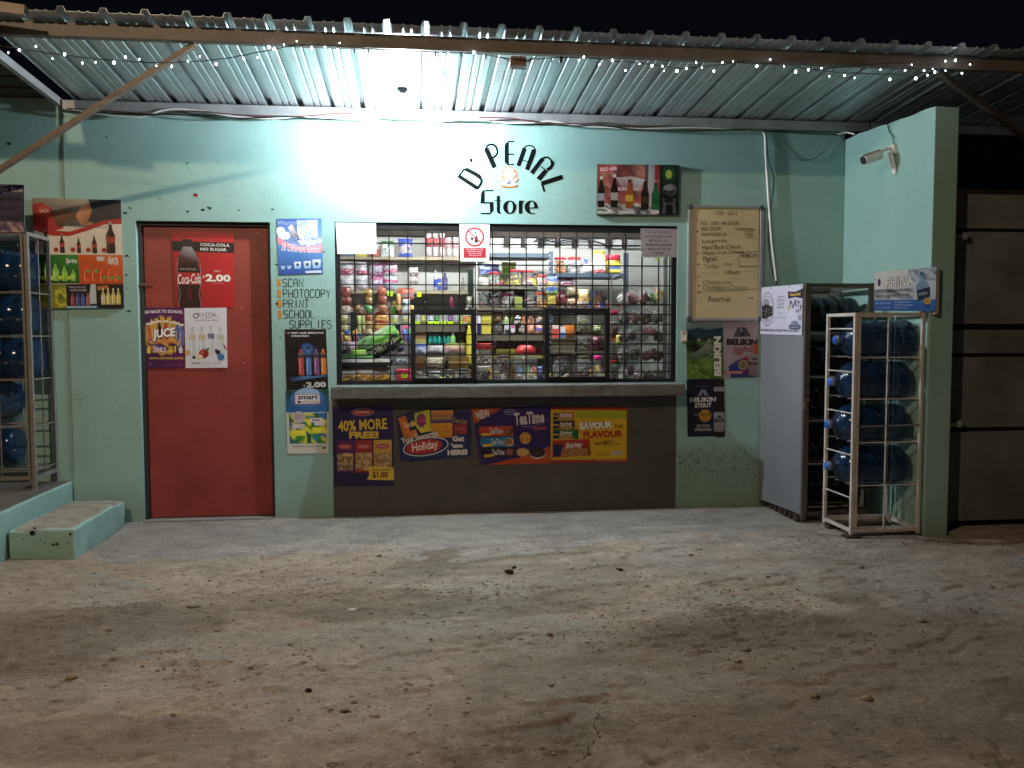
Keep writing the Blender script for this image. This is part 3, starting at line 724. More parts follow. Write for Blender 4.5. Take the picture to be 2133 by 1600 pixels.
for wl in wires:
    P = [PY(x, y, FY+.01*math.sin(x*.05)) for x, y in wl]; out = []
    for i in range(len(P)-1):
        for k in range(8):
            t = k/8; p0, p1, p2, p3 = P[max(i-1,0)], P[i], P[i+1], P[min(i+2,len(P)-1)]
            out.append(.5*((2*p1)+(p2-p0)*t+(2*p0-5*p1+4*p2-p3)*t*t+(3*p1-p0-3*p2+p3)*t**3)+Vector((0,0,.0018*math.sin(i*9+k*2.4))))
    mb = MB(); mb.tube(out, .0028, 5); part('wire', mb, M_blackrub, fl)
leds = z1([(53,335),(122,318),(228,295),(333,372),(410,345),(522,400),(606,396),(723,398),(796,362),(884,376),(992,418),(1090,422),(1193,388),(1268,358),(1372,408),(1548,375),(1635,365),(1707,300),(1738,312),(1802,285),(1885,262),(1978,308),(2062,300)])
leds += [(600+x/3.047, 30+y/3.047) for x, y in [(55,170),(150,215),(235,210),(328,182),(1180,240),(1878,270),(1845,292),(1975,318),(2058,292)]]
leds += [(1303,147),(1332,133),(1358,137),(1380,138),(1383,148),(1410,148),(1430,143),(1450,130),(1462,141),(1487,148),(1505,130),(1527,128)]
leds += [(1560+x/3.72,50+y/3.72) for x, y in [(62,328),(165,275),(272,328),(362,370),(462,356),(562,342),(622,407),(742,400),(820,418),(1020,354),(1093,430),(1210,361),(1262,317),(1293,422),(1357,360),(1383,398),(1424,348),(1441,373),(1523,288),(1523,362),(1600,283),(1650,382),(1714,314)]]
M_led = mat('glowing_led', (1,1,1), .3, emit=(.85,.93,1), strength=30)
lm = MB(); lm.ball((0,0,0), (.0062,.0062,.0085), 8, 5); led_me = mesh_obj('bulb', lm, M_led, True)
big = [1,3,4,5,9,10,11]
for i, (x, y) in enumerate(leds):
    p = PY(x, y, FY-.012); o = led_me if i == 0 else led_me.copy()
    if i: COL.objects.link(o)
    o.parent = fl; o.location = p-fl.location; s = .38+.72*(((i*37) % 10)/10)**1.6; o.scale = (s, s, s)
mb = MB(); mb.box((0,0,0),(.001,.001,.001))
dead = [(600+x/3.047, 30+y/3.047) for x, y in [(420,230),(512,232),(604,240),(815,252),(936,250),(1097,252),(1256,270),(1673,290)]]+[(1560+x/3.72,50+y/3.72) for x,y in [(100,330),(195,345),(655,342),(1310,345)]]
for (x, y) in dead:
    mb = MB(); p = PY(x, y, FY); mb.tube([p+Vector((0,0,.012)), p, p-Vector((0,0,.014))], .0034, 6); part('unlit_bulb', mb, M_blackrub, fl)
jb = thing('junction_box', 'small brown junction box hanging under the eave beam', 'junction box', PY(1078,142,-1.3))
mb = MB(); a = PY(1062,119,-1.31); b = PY(1095,139,-1.31); mb.box((a.x, -1.335, b.z), (b.x, -1.285, a.z)); o = part('box', mb, mat('brown_box', (.16,.10,.06), .6, var=.3), jb); bevel(o, .003)
mb = MB(); mb.box((a.x-.004, -1.34, b.z-.008), (b.x+.004, -1.28, b.z-.001))
for k in range(3): c = a.x+.02+.03*k; mb.tube([(c,-1.342,b.z-.004),(c+.018,-1.342,b.z-.004)], .004, 6)
part('rim', mb, M_wallbeam, jb)
mb = MB(); mb.tube([PY(1040,118,-1.31), PY(1050,122,-1.31), PY(1062,128,-1.31)], .003); part('wire', mb, M_blackrub, jb); mb = MB(); mb.tube([PY(1118,117,-1.31), PY(1108,124,-1.31), PY(1095,130,-1.31)], .003); part('wire', mb, M_blackrub, jb)
cl = MB(); p = PY(1168,131,-1.33); cl.lathe([(.006,0),(.011,.012),(.012,.03),(.008,.034)], p, 10); cl.tube([p+Vector((0,0,.03)), p+Vector((.012,.01,.05))], .003)
single('small_clip', cl, M_blackrub, 'small black fitting dangling on the fairy light string right of the junction box', 'clip')

# ================================================================== SECURITY CAMERA
sc = thing('security_camera', 'white bullet security camera on the side wall', 'camera', (3.28, -.66, 2.53))
M_cam = mat('white_camera_shell', (.72,.73,.72), .35)
bp_ = PX(1862, 312, 3.275); e = PX(1812, 322, 3.08)
mb = MB(); mb.box((3.255, bp_.y-.035, bp_.z-.03), (3.279, bp_.y+.035, bp_.z+.03)); part('base', mb, M_cam, sc)
mb = MB(); mb.tube([Vector((3.262, bp_.y, bp_.z+.01)), Vector((3.20, bp_.y-.005, bp_.z-.002)), Vector((3.17, bp_.y-.01, bp_.z-.03))], .012, 8); mb.bar((3.24, bp_.y-.01, bp_.z-.02), (3.272, bp_.y-.03, bp_.z-.17), .012, .035); part('bracket', mb, M_cam, sc)
c0 = Vector((3.175, bp_.y+.0, bp_.z-.035)); c1 = c0+Vector((-.125, -.015, -.045))
d = (c1-c0).normalized(); mb = MB(); mb.tube([c0, c0+(c1-c0)*.15, c1-d*.01, c1], .034, 14); part('body', mb, M_cam, sc)
mb = MB(); mb.tube([c1+d*.001, c1+d*.006], .028, 14); part('lens', mb, M_blackrub, sc)
mb = MB(); mb.bar(c0+Vector((0,0,.038))+d*.02, c1+Vector((0,0,.038))+d*.03, .062, .004); part('sunshade', mb, M_cam, sc)
mb = MB(); mb.tube([PX(1848,258,3.27), PX(1853,275,3.265), PX(1860,285,3.265), PX(1862,302,3.262)], .004); part('cable', mb, M_blackrub, sc)
mb = MB(); a = PY(1418,690,0); b = PY(1430,713,0); mb.box((a.x, -.022, b.z), (b.x, -.001, a.z)); o = single('bell_box', mb, mat('beige_plastic', (.45,.38,.27), .5), 'small beige switch box on the wall right of the barred window', 'switch'); bevel(o, .003)
mb = MB(); mb.box((a.x+.008, -.025, b.z+.012), (b.x-.008, -.0215, a.z-.03)); part('button', mb, M_white, o)

# ================================================================== PAINTED SHOP NAME
sign = thing('shop_name', "black painted shop name D'PEARL Store arched over a gold shell on the mint wall", 'painted sign', PY(1062,445,0))
class Flat:      # draws in the pixel field of one zoomed crop onto the wall
    def __init__(s, ox, oy, k, Y=0, d=.0012): s.o = (ox, oy, k, Y, d); s.n = 0
    def p(s, x, y):
        ox, oy, k, Y, d = s.o; q = PY(ox+x/k, oy+y/k, Y); q.y -= d+.00004*s.n; return q
    def poly(s, mb, pts, col): s.n += 1; mb.add([s.p(*q) for q in pts], [tuple(range(len(pts)))], col)
    def rib(s, mb, pts, wd, col):
        s.n += 1; vs, fs = ribbon(pts, wd); mb.add([s.p(*q) for q in vs], fs, col)
F_ = Flat(930, 270, 4.102)
K = '050606'
def arc(cx, cy, rx, ry, a0, a1, n=14, rot=0):
    out = []
    for i in range(n+1):
        t = R(a0+(a1-a0)*i/n); x, y = rx*math.cos(t), ry*math.sin(t); q = R(rot)
        out.append((cx+x*math.cos(q)-y*math.sin(q), cy+x*math.sin(q)+y*math.cos(q)))
    return out
def letter(*ops):
    mb = MB()
    for o_ in ops:
        if o_[0] == 'p': F_.poly(mb, o_[1], K)
        else: F_.rib(mb, o_[1], o_[2], K)
    part('letter', mb, M_dull, sign, color=True)
letter(('r',[(103,396),(266,502)],33),('r',[(164,337),(232,372),(272,396),(292,414)],33),('r',[(103,404),(126,372),(148,344),(165,334)],18),('r',[(284,406),(298,428),(300,448),(290,470),(262,510)],22))
letter(('p',[(196,262),(199,250),(210,245),(220,252),(222,268),(221,288),(208,276)],))
letter(('r',[(343,158),(345,178),(413,326)],40),('r',[(338,165),(348,140),(370,127),(398,128),(422,146),(434,172),(436,200),(422,224),(392,243)],17))
letter(('p',[(497,135),(510,112),(532,100),(532,302),(512,296),(497,275)]),('r',[(525,102),(580,102)],12),('r',[(530,211),(580,211)],12),('r',[(520,299),(580,299)],12))
letter(('r',[(668,160),(614,311)],36),('r',[(744,170),(744,190),(687,345)],38),('r',[(660,160),(680,142),(706,136),(734,142),(752,160),(756,185)],11),('r',[(646,258),(702,278)],8))
letter(('r',[(826,250),(812,262),(727,374)],36),('r',[(818,252),(838,238),(868,238),(892,258),(902,290),(892,318),(862,344)],15),('r',[(900,266),(906,298),(888,328),(858,343)],27),('r',[(808,316),(846,346)],9),('p',[(836,342),(858,349),(864,360),(804,438),(768,414),(824,352)]))
letter(('r',[(812,463),(994,404)],40),('r',[(815,460),(838,532)],19))
letter(('r',[(402,521),(330,521)],12),('p',[(296,540),(312,520),(326,518),(326,625),(290,625)]),('r',[(290,625),(404,625)],12),('p',[(368,623),(402,623),(402,690),(388,710),(372,716)]),('r',[(292,717),(378,717)],12))
letter(('p',[(428,572),(452,563),(456,565),(456,700),(468,716),(468,720),(442,716),(430,700)]),('r',[(412,608),(467,608)],8))
mb = MB(); ou = arc(540,663,57,57,0,360,30); inn = arc(544,663,23,48,0,360,30); F_.n += 1
mb.add([F_.p(*q) for q in ou+inn], [(i,i+1,31+i+1,31+i) for i in range(30)], K); part('letter', mb, M_dull, sign, color=True)
letter(('p',[(617,612),(630,606),(648,606),(648,718),(617,718)]),('r',[(644,640),(650,618),(664,610)],9))
mb = MB(); ou = arc(723,663,56,57,10,-282,30); inn = arc(728,663,22,48,10,-282,30); F_.n += 1
mb.add([F_.p(*q) for q in ou+inn], [(i,i+1,31+i+1,31+i) for i in range(30)], K)
F_.rib(mb, [(697,670),(779,670)], 8, K); F_.rib(mb, [(735,717),(756,717)], 8, K); F_.poly(mb, [(745,610),(768,628),(779,655),(778,672),(748,672),(750,640)], K); part('letter', mb, M_dull, sign, color=True)
# shell
mb = MB(); G = 'b0681c'; cx, cy = 534, 440
def petal(rr, w0, col):
    for i in range(7):
        t = R(-168+26*i); ex, ey = cx+62*math.cos(t), 448+108*math.sin(t)*(.82 if i in (0,6) else 1)-6
        dx, dy = ex-cx, ey-455; L_ = math.hypot(dx, dy); nx_, ny_ = -dy/L_, dx/L_
        F_.poly(mb, [(cx+nx_*w0, 455+ny_*w0), (ex+nx_*rr, ey+ny_*rr), (ex-nx_*rr, ey-ny_*rr), (cx-nx_*w0, 455-ny_*w0)], col); F_.poly(mb, arc(ex, ey, rr, rr, 0, 360, 14), col)
petal(21, 9, G); petal(12, 1, 'f3efe8')
F_.poly(mb, [(456,470),(480,462),(534,472),(588,462),(612,470),(606,484),(590,494),(575,490),(560,500),(545,494),(530,501),(514,494),(498,500),(484,490),(468,492)], G)
F_.poly(mb, [(462,470),(484,464),(534,474),(586,464),(606,470),(580,482),(534,486),(490,482)], 'f3efe8')
F_.poly(mb, [(480,452),(500,444),(570,444),(590,452),(570,464),(500,464)], 'f3efe8')
F_.poly(mb, arc(532, 450, 20, 22, 0, 360, 18), '6f7786'); F_.poly(mb, arc(527, 443, 6, 6, 0, 360, 10), 'd8dde6')
part('shell_emblem', mb, M_dull, sign, color=True)

# painted list SCAN / PHOTOCOPY / PRINT / SCHOOL SUPPLIES
pl = thing('painted_service_list', 'thin black painted words SCAN PHOTOCOPY PRINT SCHOOL SUPPLIES with orange bars', 'painted sign', PY(630,684,0))
F2 = Flat(560, 440, 4.446)
for (t, x0, x1, y0, y1, box) in [('SCAN',126,328,628,700,(77,107,628,698)),('PHOTOCOPY',130,580,726,800,(80,110,726,796)),('PRINT',133,380,820,893,(84,114,820,893)),('SCHOOL',136,436,918,990,(88,118,918,990)),('SUPPLIES',190,590,1012,1085,None)]:
    cw = (x1-x0)/len(t)
    for i, ch in enumerate(t):
        mb = MB()
        for stt in STK[ch]: F2.rib(mb, [(x0+cw*i+4+(cw-15)*px_/4, y1-(y1-y0)*py_/6) for px_, py_ in stt], 6.5, '17221f')
        part('letter', mb, M_dull, pl, color=True)
    if box: mb = MB(); F2.poly(mb, [(box[0],box[2]),(box[1],box[2]),(box[1]+2,box[3]),(box[0]+2,box[3])], 'c57f2c'); part('orange_bar', mb, M_dull, pl, color=True)

# ================================================================== POSTERS
# soda board left of the door
P = Print(wallquad((66,412),(252,417),(259,641),(82,643), Y=-.012), 'c9bcae')
P.grad(0,0,1,.25,['857a6c','b0a58f','50504e','3c3c3c'])
P.poly([(0,.06),(.12,.04),(.22,.1),(.3,.2),(.34,.27),(.2,.3),(0,.3)],['8e1f1c','a32824','7a1715','9c211c','a32824','a32824','6a1512'])
P.ell(.13,.11,.07,None,'a83a30'); P.text('Coca-Cola',.08,.095,.18,.13,'d9c9b8',.01,.3)
P.poly([(.2,.12),(.36,.1),(.52,.14),(.52,.19),(.36,.2),(.33,.26),(.26,.25),(.24,.18)],['6b4a30','7d5b3e','5a3a26','4d3222','5a3a26','4a2c1c','4a2c1c','5a3a26'])
P.poly([(.48,.16),(.55,.06),(.66,.03),(.7,.14),(.66,.24),(.54,.24)],['c48a5e','d69a6c','a36c46','8a5636','b07a50','9a6240'])
P.poly([(.63,0),(1,0),(1,.18),(.7,.22),(.62,.2),(.67,.1)],'26272b')
P.poly([(0,.24),(.2,.29),(.4,.3),(.6,.25),(.8,.19),(1,.17),(1,.22),(.8,.23),(.6,.29),(.4,.34),(.2,.34),(0,.29)],'a8261f')
P.poly([(0,.29),(.2,.34),(.4,.34),(.6,.29),(.8,.23),(1,.22),(1,.51),(0,.51)],'d6cbbd')
P.text('#TASTETHEFEELINGBELIZE',.46,.245,.83,.265,'4a4540',.005)
for (u, v, w_) in ((.13,.28,.055),(.31,.32,.055),(.50,.35,.045),(.68,.33,.055),(.87,.2,.1)):
    P.bottle(u, v, .495, w_*1.05, '2a120e', '8f8a80', 'a03a30', (.48,.68), '6a4a40')
    P.ell(u-.06-w_*.2, .465, .028, None, 'a52a24') if u > .2 else None
P.grad(.0,.51,.49,.77,['20531f','2f8a2c','1d5a1c','10300f']); P.text('Sprite',.34,.54,.47,.6,'e8eadf',.02,.2,edge='1d6a2a')
for (u, v, w_) in ((.12,.56,.08),(.22,.58,.08),(.32,.6,.07),(.42,.64,.06)): P.bottle(u, v, .75, w_, '7fbf4a', '3a8a2c', '9fcf4a', hi='d5efb0'); P.ell(u-.05, .72, .024, None, 'c6d22e')
P.grad(.49,.51,1,.78,['c8541c','d8641f','b5471a','c24f1a']); P.rect(.7,.525,.79,.565,'c9c4c0'); P.text('FANTA',.83,.53,.95,.6,'f0eee4',.03,.1,rot=8,edge='1d2a5a')
for (u, v, w_) in ((.57,.58,.07),(.66,.62,.065),(.75,.6,.055),(.84,.61,.055),(.92,.64,.05)): P.bottle(u, v, .76, w_, 'd8562a', 'a83a1c', 'c43a20', hi='f0b090'); P.ell(u+.03, .72 if u>.7 else .66, .022, None, '58a83a')
P.grad(0,.78,.33,1,['3c4a1c','7f8a2c','a39a2e','5a5a1c']); P.mottle(.2,.82,.33,1,['a8a82e','6f7a24','3a4a1c','c8c040'],4,6,3)
P.grad(.33,.78,.68,1,['14141a','14141a','1a1a24','101018']); P.poly([(.62,.78),(.68,.78),(.68,.96),(.58,.96)],'b8c4cc'); P.text('MORE ELECTROLYTES',.36,.8,.56,.815,'ccc'); P.text('MORE POWER',.38,.825,.57,.845,'ccc')
for (u, c) in ((.4,'a84048'),(.46,'4a4a90'),(.52,'4a58a8'),(.58,'a06048')): P.bottle(u,.85,.975,.05,c,'101014',None,hi='aab')
P.rect(.33,.98,.68,1,'8fb4d0')
P.grad(.68,.78,1,1,['0c0c0c','0c0c0c','14120e','100e0a']); P.poly([(.69,.80),(.82,.79),(.83,.815),(.70,.84)],'b56a2a')
for u in (.76,.82,.88,.94): P.bottle(u,.82,.97,.055,'c8b878','e0dccb','d8c040' if u > .8 else 'c9c4b4',hi='fff')
P.build('soda_board', 'large board with cola, green and orange drink adverts left of the red door', 'sign', thick=.010)

# red cola poster on the door
DY = .066
P = Print(wallquad((358,481),(487,486),(489,641),(366,640), Y=DY), 'b51c22')
P.grad(0,0,1,1,['a81a20','c42028','b01c22','9c181e']); P.rect(0,.13,1,.265,'171314')
P.text('COCA-COLA',.45,.145,.93,.185,'e8e4e0',.025); P.text('NO SUGAR',.45,.205,.88,.245,'e8e4e0',.025)
P.bottle(.24,.10,1.0,.40,'240d0c','1b191a',None,hi=None,neck=.4)
P.poly([(.17,.2),(.31,.2),(.4,.33),(.43,.42),(.06,.42),(.09,.33)],['8a8a92','9a9aa2','4a2a2a','3a1412','3a1412','4a2a2a'])
P.rect(.06,.48,.44,.51,'3a2a28'); P.text('NO SUGAR',.11,.483,.37,.508,'b5aaa5'); P.grad(.05,.54,.45,.70,['a01c22','b5242a','a01c22','8a161c']); P.text('Coca-Cola',.06,.555,.44,.69,'eee5e0',.012,.35,rot=-3)
P.grad(.21,.74,.29,.9,['5a1a18','4a1614','3a1210','5a1a18']); P.line([(.09,.35),(.06,.42),(.055,.7),(.09,.8),(.05,1)], .004,'8f8a8c',P.pic); P.line([(.40,.35),(.44,.42),(.44,.7),(.40,.8),(.44,1)], .004,'8f8a8c',P.pic)
P.text('ONLY',.66,.50,.78,.525,'e8dcd8'); P.text('$',.475,.575,.505,.61,'eee',.02); P.text('2.00',.52,.555,.94,.655,'f2eeea',.045); P.rect(.62,.675,.82,.68,'d8a8a4')
P.build('red_cola_poster', 'red poster of a dark cola bottle with price 2.00 on the door', 'poster')
# purple juice poster
P = Print(wallquad((296,641),(383,641),(384,767),(302,768), Y=DY), '4a1747')
P.grad(0,0,1,1,['471650','5a1a58','5c1450','3a1240']); P.text('GO BACK TO SCHOOL',.05,.05,.98,.10,'e8e0ea',.03,arch=.015)
P.poly([(.5+.46*math.cos(t)*(1+.12*(k%2)), .46+.30*math.sin(t)*(1+.15*(k%2))) for k, t in [(k, 2*math.pi*k/26) for k in range(26)]], ['c9a050','a87040']*13)
for (u, c, v) in ((.14,'b56038',.2),(.26,'d8963a',.17),(.40,'3a1c14',.15),(.56,'a8341c',.15),(.72,'c08a3c',.17),(.84,'4a5a98',.19),(.94,'5a68a8',.22)): P.bottle(u,v,.62,.13,c,'26262a','e0d8cc',(.12,.2),hi='e8c8a0')
P.mottle(.1,.52,.92,.7,['8a2a20','c8803a','3a1c3a','d8b050','4a4a90'],9,4,5)
P.text('JUCE',.22,.34,.80,.53,'f2eeee',.05,.15,rot=-6,edge='3a1c20',ew=.06)
P.text('ONLY',.24,.65,.56,.73,'ead8ec',.04,edge='8a2a6a'); P.text('$1',.60,.63,.80,.75,'e0c040',.05,edge='5a1c50'); P.bottle(.12,.62,.75,.1,'d8c040','e8e0d0',None); P.bottle(.92,.62,.75,.1,'c8c8d8','e8e0d0',None)
P.text('WITH CRYSTAL JUICE',.12,.815,.98,.86,'e0c048',.02,.1); P.ell(.15,.93,.07,.022,'6a3a6a'); P.small(.55,.94,.95,.955,1,'8a6a90')
P.build('purple_juice_poster', 'purple back to school juice poster low on the left of the door', 'poster')
# flavoured water poster
P = Print(wallquad((384,642),(472,641),(474,766),(387,767), Y=DY-.002), 'd9d8e2')
P.text('CRYSTAL',.22,.08,.78,.15,'4a5068',.0); P.ell(.27,.13,.07,None,'4a5068'); P.ell(.27,.13,.045,None,'d9d8e2'); P.line([(.4,.2),(.5,.17),(.62,.17),(.72,.2)],.003,'5a6078'); P.small(.22,.205,.78,.225,1,'6a7088')
for (u, v, c) in ((.18,.31,'c9b49c'),(.40,.31,'c9b088'),(.62,.29,'6a7098'),(.84,.32,'b0b8a0')): P.bottle(u,v,.78,.17,'c4c8d0','b8bcc6',c,(.28,.46),'eef0f4',neck=.42)
P.ell(.44,.76,.115,.075,'8a1d1a'); P.ell(.40,.74,.04,.02,'c86a50'); P.poly([(.48,.68),(.58,.66),(.56,.71),(.49,.71)],'4a7a3a'); P.ell(.33,.81,.09,.035,'e0d2b0'); P.ell(.2,.82,.04,.025,'26263a'); P.ell(.78,.74,.06,.04,'26263a'); P.ell(.74,.71,.035,.025,'30304a')
P.ell(.05,.74,.06,.04,'c9a050'); P.poly([(.9,.58),(.98,.66),(1,.7),(.94,.68)],'b04030'); P.ell(.85,.82,.085,None,'3a7ab0'); P.text('TRY ME',.79,.81,.91,.83,'244a70'); P.text('TASTE',.14,.905,.36,.935,'3a3a4a',.02); P.text('THE FLAVOURS',.40,.908,.85,.933,'8a8a98'); P.small(.38,.95,.62,.965,1,'a8a8b4')
P.build('flavoured_water_poster', 'white poster of four clear water bottles and fruit on the door', 'poster')
# ice cream poster
P = Print(wallquad((576,456),(670,455),(673,570),(581,573), Y=-.002), '3a64b0')
P.grad(0,0,1,.5,['2a58a8','3f76c4','8fb0e0','7aa0d8']); P.mottle(.45,.03,.9,.42,['d8e4f4','fff','a8c0e8','e8f0fa'],5,5,2)
P.grad(0,.5,1,1,['4a84c8','6aa0d8','2850a0','24489a'])
P.text('Western Dairies',.03,.03,.92,.11,'a8bce0',.0,.3,edge='3a58a0',ew=.01)
for (u, v, r_) in ((.08,.22,.1),(.2,.3,.09),(.1,.32,.08),(.55,.43,.06),(.68,.44,.07),(.8,.42,.08),(.93,.4,.07)): P.ell(u,v,r_,None,'dfe8f4')
P.poly([(.24,.15),(.32,.11),(.38,.12),(.5,.36),(.46,.4),(.37,.41)],['cdd0e0','e8e8f0','5a5468','3a3444','3a3444','4a4458']); P.text('Ice Cream',.38,.31,.98,.40,'9db8e4',.012,edge='4a6ab0',ew=.02)
P.poly([(0,.3),(.2,.42),(.5,.50),(.8,.50),(1,.46),(1,.62),(.8,.62),(.5,.58),(.25,.52),(0,.44)],['e89ab0','e8a0b4','f0b4c4','eab0c0','e8a8b8','e08aa4','e08aa4','e08aa4','d88098','d88098'])
P.text('28 Different flavors',.08,.45,.94,.59,'f0e4ec',.01,rot=5,arch=-.02,edge='b06080',ew=.012)
for (u, a) in ((.1,.04),(.24,.04),(.43,.08),(.65,.085),(.86,.1)):
    P.poly([(u-a,.90-a*1.6),(u+a,.90-a*1.6),(u+a*.85,.9),(u-a*.85,.9)],['d8e4f2','e8f0fa','7ab0e0','8ab8e4']); P.ell(u,.86-a*.4,a*.4,None,'30404a')
P.rect(.6,.94,.97,.985,'c8d4ea'); P.build('ice_cream_poster', 'blue ice cream poster with pink ribbon on the wall right of the door', 'poster')
# hydration poster
P = Print(wallquad((593,686),(679,686),(684,811),(597,813), Y=-.002), '0b0b0d')
P.text('FAST AND EFFECTIVE',.15,.045,.94,.075,'d8d8dc',.03,.15); P.text('HYDRATION',.15,.095,.58,.125,'d8d8dc',.03,.15); P.line([(.01,.06),(.11,.06)],.0025,'b8b8c0'); P.line([(.09,.045),(.12,.06),(.08,.08)],.002,'b8b8c0')
P.ell(.52,.34,.19,.12,'1c3560'); P.ell(.52,.33,.14,.09,'34588c')
for (u, c, c2) in ((.37,'b5403a','7a5048'),(.55,'4a78b8','34588a'),(.74,'7a4a80','5a4468'),(.91,'c8742c','7a5038')): P.bottle(u,.28,.76,.135,c,'1a1c22',c2,(.22,.42),hi='c8b8c0',neck=.45); P.rect(u-.085,.43,u+.085,.46,'26242a')
P.poly([(.08,.80),(.4,.77),(.7,.78),(1,.74),(1,.79),(.6,.82),(.3,.85),(.1,.88)],['16305a','3f6ca0','5a86b4','26426c','10203a','26426c','16305a','0c1628'])
P.text('$',.41,.915,.44,.95,'ccc',.02); P.text('2.00',.47,.87,.95,.965,'c8c8cc',.05); P.build('hydration_poster', 'black sports drink poster with four coloured bottles and price 2.00', 'poster')
# smart choice poster
P = Print(wallquad((595,814),(685,812),(684,944),(599,945), Y=-.002), 'cfd0cc')
P.grad(0,0,1,.35,['143a26','1a4a2c','2a64a8','2a64a8']); P.ell(.5,.13,.40,.16,'3a6cae'); P.ell(.5,.08,.3,.12,'8fb4d8')
P.rrect(.2,.06,.8,.22,'a83a48',.04); P.rrect(.215,.068,.785,.212,'d8d8dc',.04); P.text('smart',.28,.075,.75,.145,'16204a',.03); P.text('choice',.38,.15,.75,.205,'a85058',.0,.25); P.rect(.27,.165,.35,.2,'16204a')
P.text('Compare and Save',.25,.26,.75,.29,'2a5088'); P.mottle(.06,.36,.96,.84,['1f5a2c','2f7a34','c8c42c','2a64a8','e8e040','1a4a24'],9,8,9)
for (a, b, c, d) in ((.06,.50,.48,.84),(.58,.46,.96,.84)):
    P.mottle(a,b,c,d,['1f6a2c','d8d430','e8e448','2a64b0','2f8a3a'],4,6,int(a*100)+3); P.rrect(a+.08,b+.03,c-.05,b+.10,'d0c4cc',.02); P.grad(a+.03,b+.13,c-.03,b+.22,['e0dc3c','ece850','e8e448','d0cc2c'])
P.rrect(.55,.44,.84,.51,'d8d0d8',.02); P.text('smart',.6,.45,.8,.495,'4a3a78',.02); P.ell(.29,.425,.15,None,'b8b0b4'); P.small(.19,.38,.39,.46,4,'8a7880')
P.small(.1,.88,.88,.90,1,'4a4a4c'); P.rect(.86,.90,.94,.93,'222'); P.build('supermarket_poster', 'green and blue poster headed smart choice at the bottom of the poster column', 'poster')

# adverts under the counter
CY = -.0045
P = Print(wallquad((692,848),(818,846),(821,1012),(695,1013), Y=CY), '1c1240')
P.grad(0,0,1,1,['211450','281a5a','1c1444','1a123c']); P.ell(.5,.07,.19,.05,'8a8090'); P.ell(.5,.07,.175,.042,'a32c28'); P.text('Holiday',.37,.048,.63,.095,'d8c8c0',.0,.2)
P.text('40% MORE',.09,.16,.90,.30,'d8b84a',.03,rot=-2.5,edge='140c20',ew=.05); P.text('FREE!',.27,.31,.76,.40,'d8b84a',.05,rot=0,edge='140c20',ew=.05)
for (a, c, c1, c2) in ((.06,.34,'4a1c60','5a2468'),(.36,.65,'8a1c24','98242a'),(.67,.97,'b8943c','c8a84c')):
    P.grad(a,.42,c,.83,[c1,c2,c1,c1]); P.ell((a+c)/2,.50,.12,.035,'a8484a'); P.text('Holiday',a+.07,.485,c-.07,.52,'d8b0a8',.0,.2)
    P.mottle(a+.01,.58,c-.01,.80,['b09468','c8a878','7a5c3a','8a6a44','3a2418' if a < .3 else 'a88a5c'],8,8,int(a*50)+2)
P.poly([(.58,.75),(1,.77),(1,.93),(.55,.92),(.59,.86)],'d0b040'); P.text('GRAB A PACK!',.62,.785,.95,.81,'2a2010',.02); P.text('$1.00',.64,.82,.90,.905,'1a1410',.03); P.small(.03,.965,.15,.972,1,'4a4a80')
P.build('cereal_poster', 'dark blue poster reading 40% MORE FREE under the left end of the counter', 'poster')
P = Print(wallquad((825,853),(981,849),(983,958),(829,963), Y=CY), '16234f')
P.outline = [(0,.12),(.1,.10),(.14,.06),(.25,.03),(.36,.05),(.5,.0),(.72,.0),(.86,.05),(.99,.08),(1,.5),(.98,.93),(.8,.95),(.5,.97),(.2,1),(.04,.98),(.02,.6)]
P.grad(.03,.5,.97,.93,['1a2a5c','182656','1c3468','16285c'])
P.poly([(.02,.16),(.18,.10),(.28,.5),(.1,.6)],['c8702c','a8581f','d8883a','a8501c']); P.poly([(.12,.10),(.26,.06),(.3,.36),(.18,.42)],['1c2a4a','24345a','1c2a4a','1a2440']); P.text('Tortilla',.09,.24,.25,.34,'d8d0b8',.02,rot=-14)
P.poly([(.20,.2),(.25,.28),(.21,.34)],'e0b050'); P.poly([(.24,.08),(.44,.02),(.46,.42),(.32,.46),(.24,.3)],['98b02c','b8c034','c8b83a','d8c848','a8b030']); P.poly([(.33+.055*math.cos(t)*(1+.3*(k%2)),.22+.12*math.sin(t)*(1+.3*(k%2))) for k,t in [(k,2*math.pi*k/16) for k in range(16)]],'8a2c6a'); P.text('BIG MIKE',.29,.19,.38,.25,'c8406a',.04,rot=-6)
P.grad(.46,.04,.76,.28,['c8803a','d8903c','1c3a6a','1c3a6a']); P.text('Cheese Snax',.47,.15,.72,.21,'c8b84a',.0,.2); P.grad(.46,.28,.74,.56,['d0902c','e0a03a','c8842c','b87424']); P.text('CHEDDAR',.60,.33,.72,.37,'7a3a18'); P.text('CHEESE',.62,.42,.72,.46,'7a3a18')
P.grad(.76,.06,.99,.30,['281c58','301c60','24205a','1c2a60']); P.text('Cheese Snax',.76,.20,.95,.29,'b8a850',.0,.2,rot=8); P.grad(.74,.30,.94,.5,['7a2430','8a2c34','a03a34','7a2028']); P.text('Corn Chips',.78,.33,.92,.46,'c86a5a',.0,.2)
P.text('Your Favourite',.05,.47,.55,.60,'d8d4cc',.03,0,rot=-12,edge='0c1430',ew=.05)
P.ell(.38,.72,.31,.175,'c8c8cc',rot=-7); P.ell(.38,.72,.295,.155,'14245a',rot=-7); P.ell(.36,.72,.25,.135,'a82a24',rot=-7); P.text('Holiday',.19,.62,.55,.83,'e4dcd4',.02,.1,rot=-8)
P.text('Get',.74,.53,.90,.64,'d8d4d0',.06,edge='0c1430'); P.text("'em",.72,.67,.88,.76,'d8d4d0',.06,edge='0c1430'); P.text('HERE!',.67,.79,.94,.90,'d8d4d0',.06,edge='0c1430')
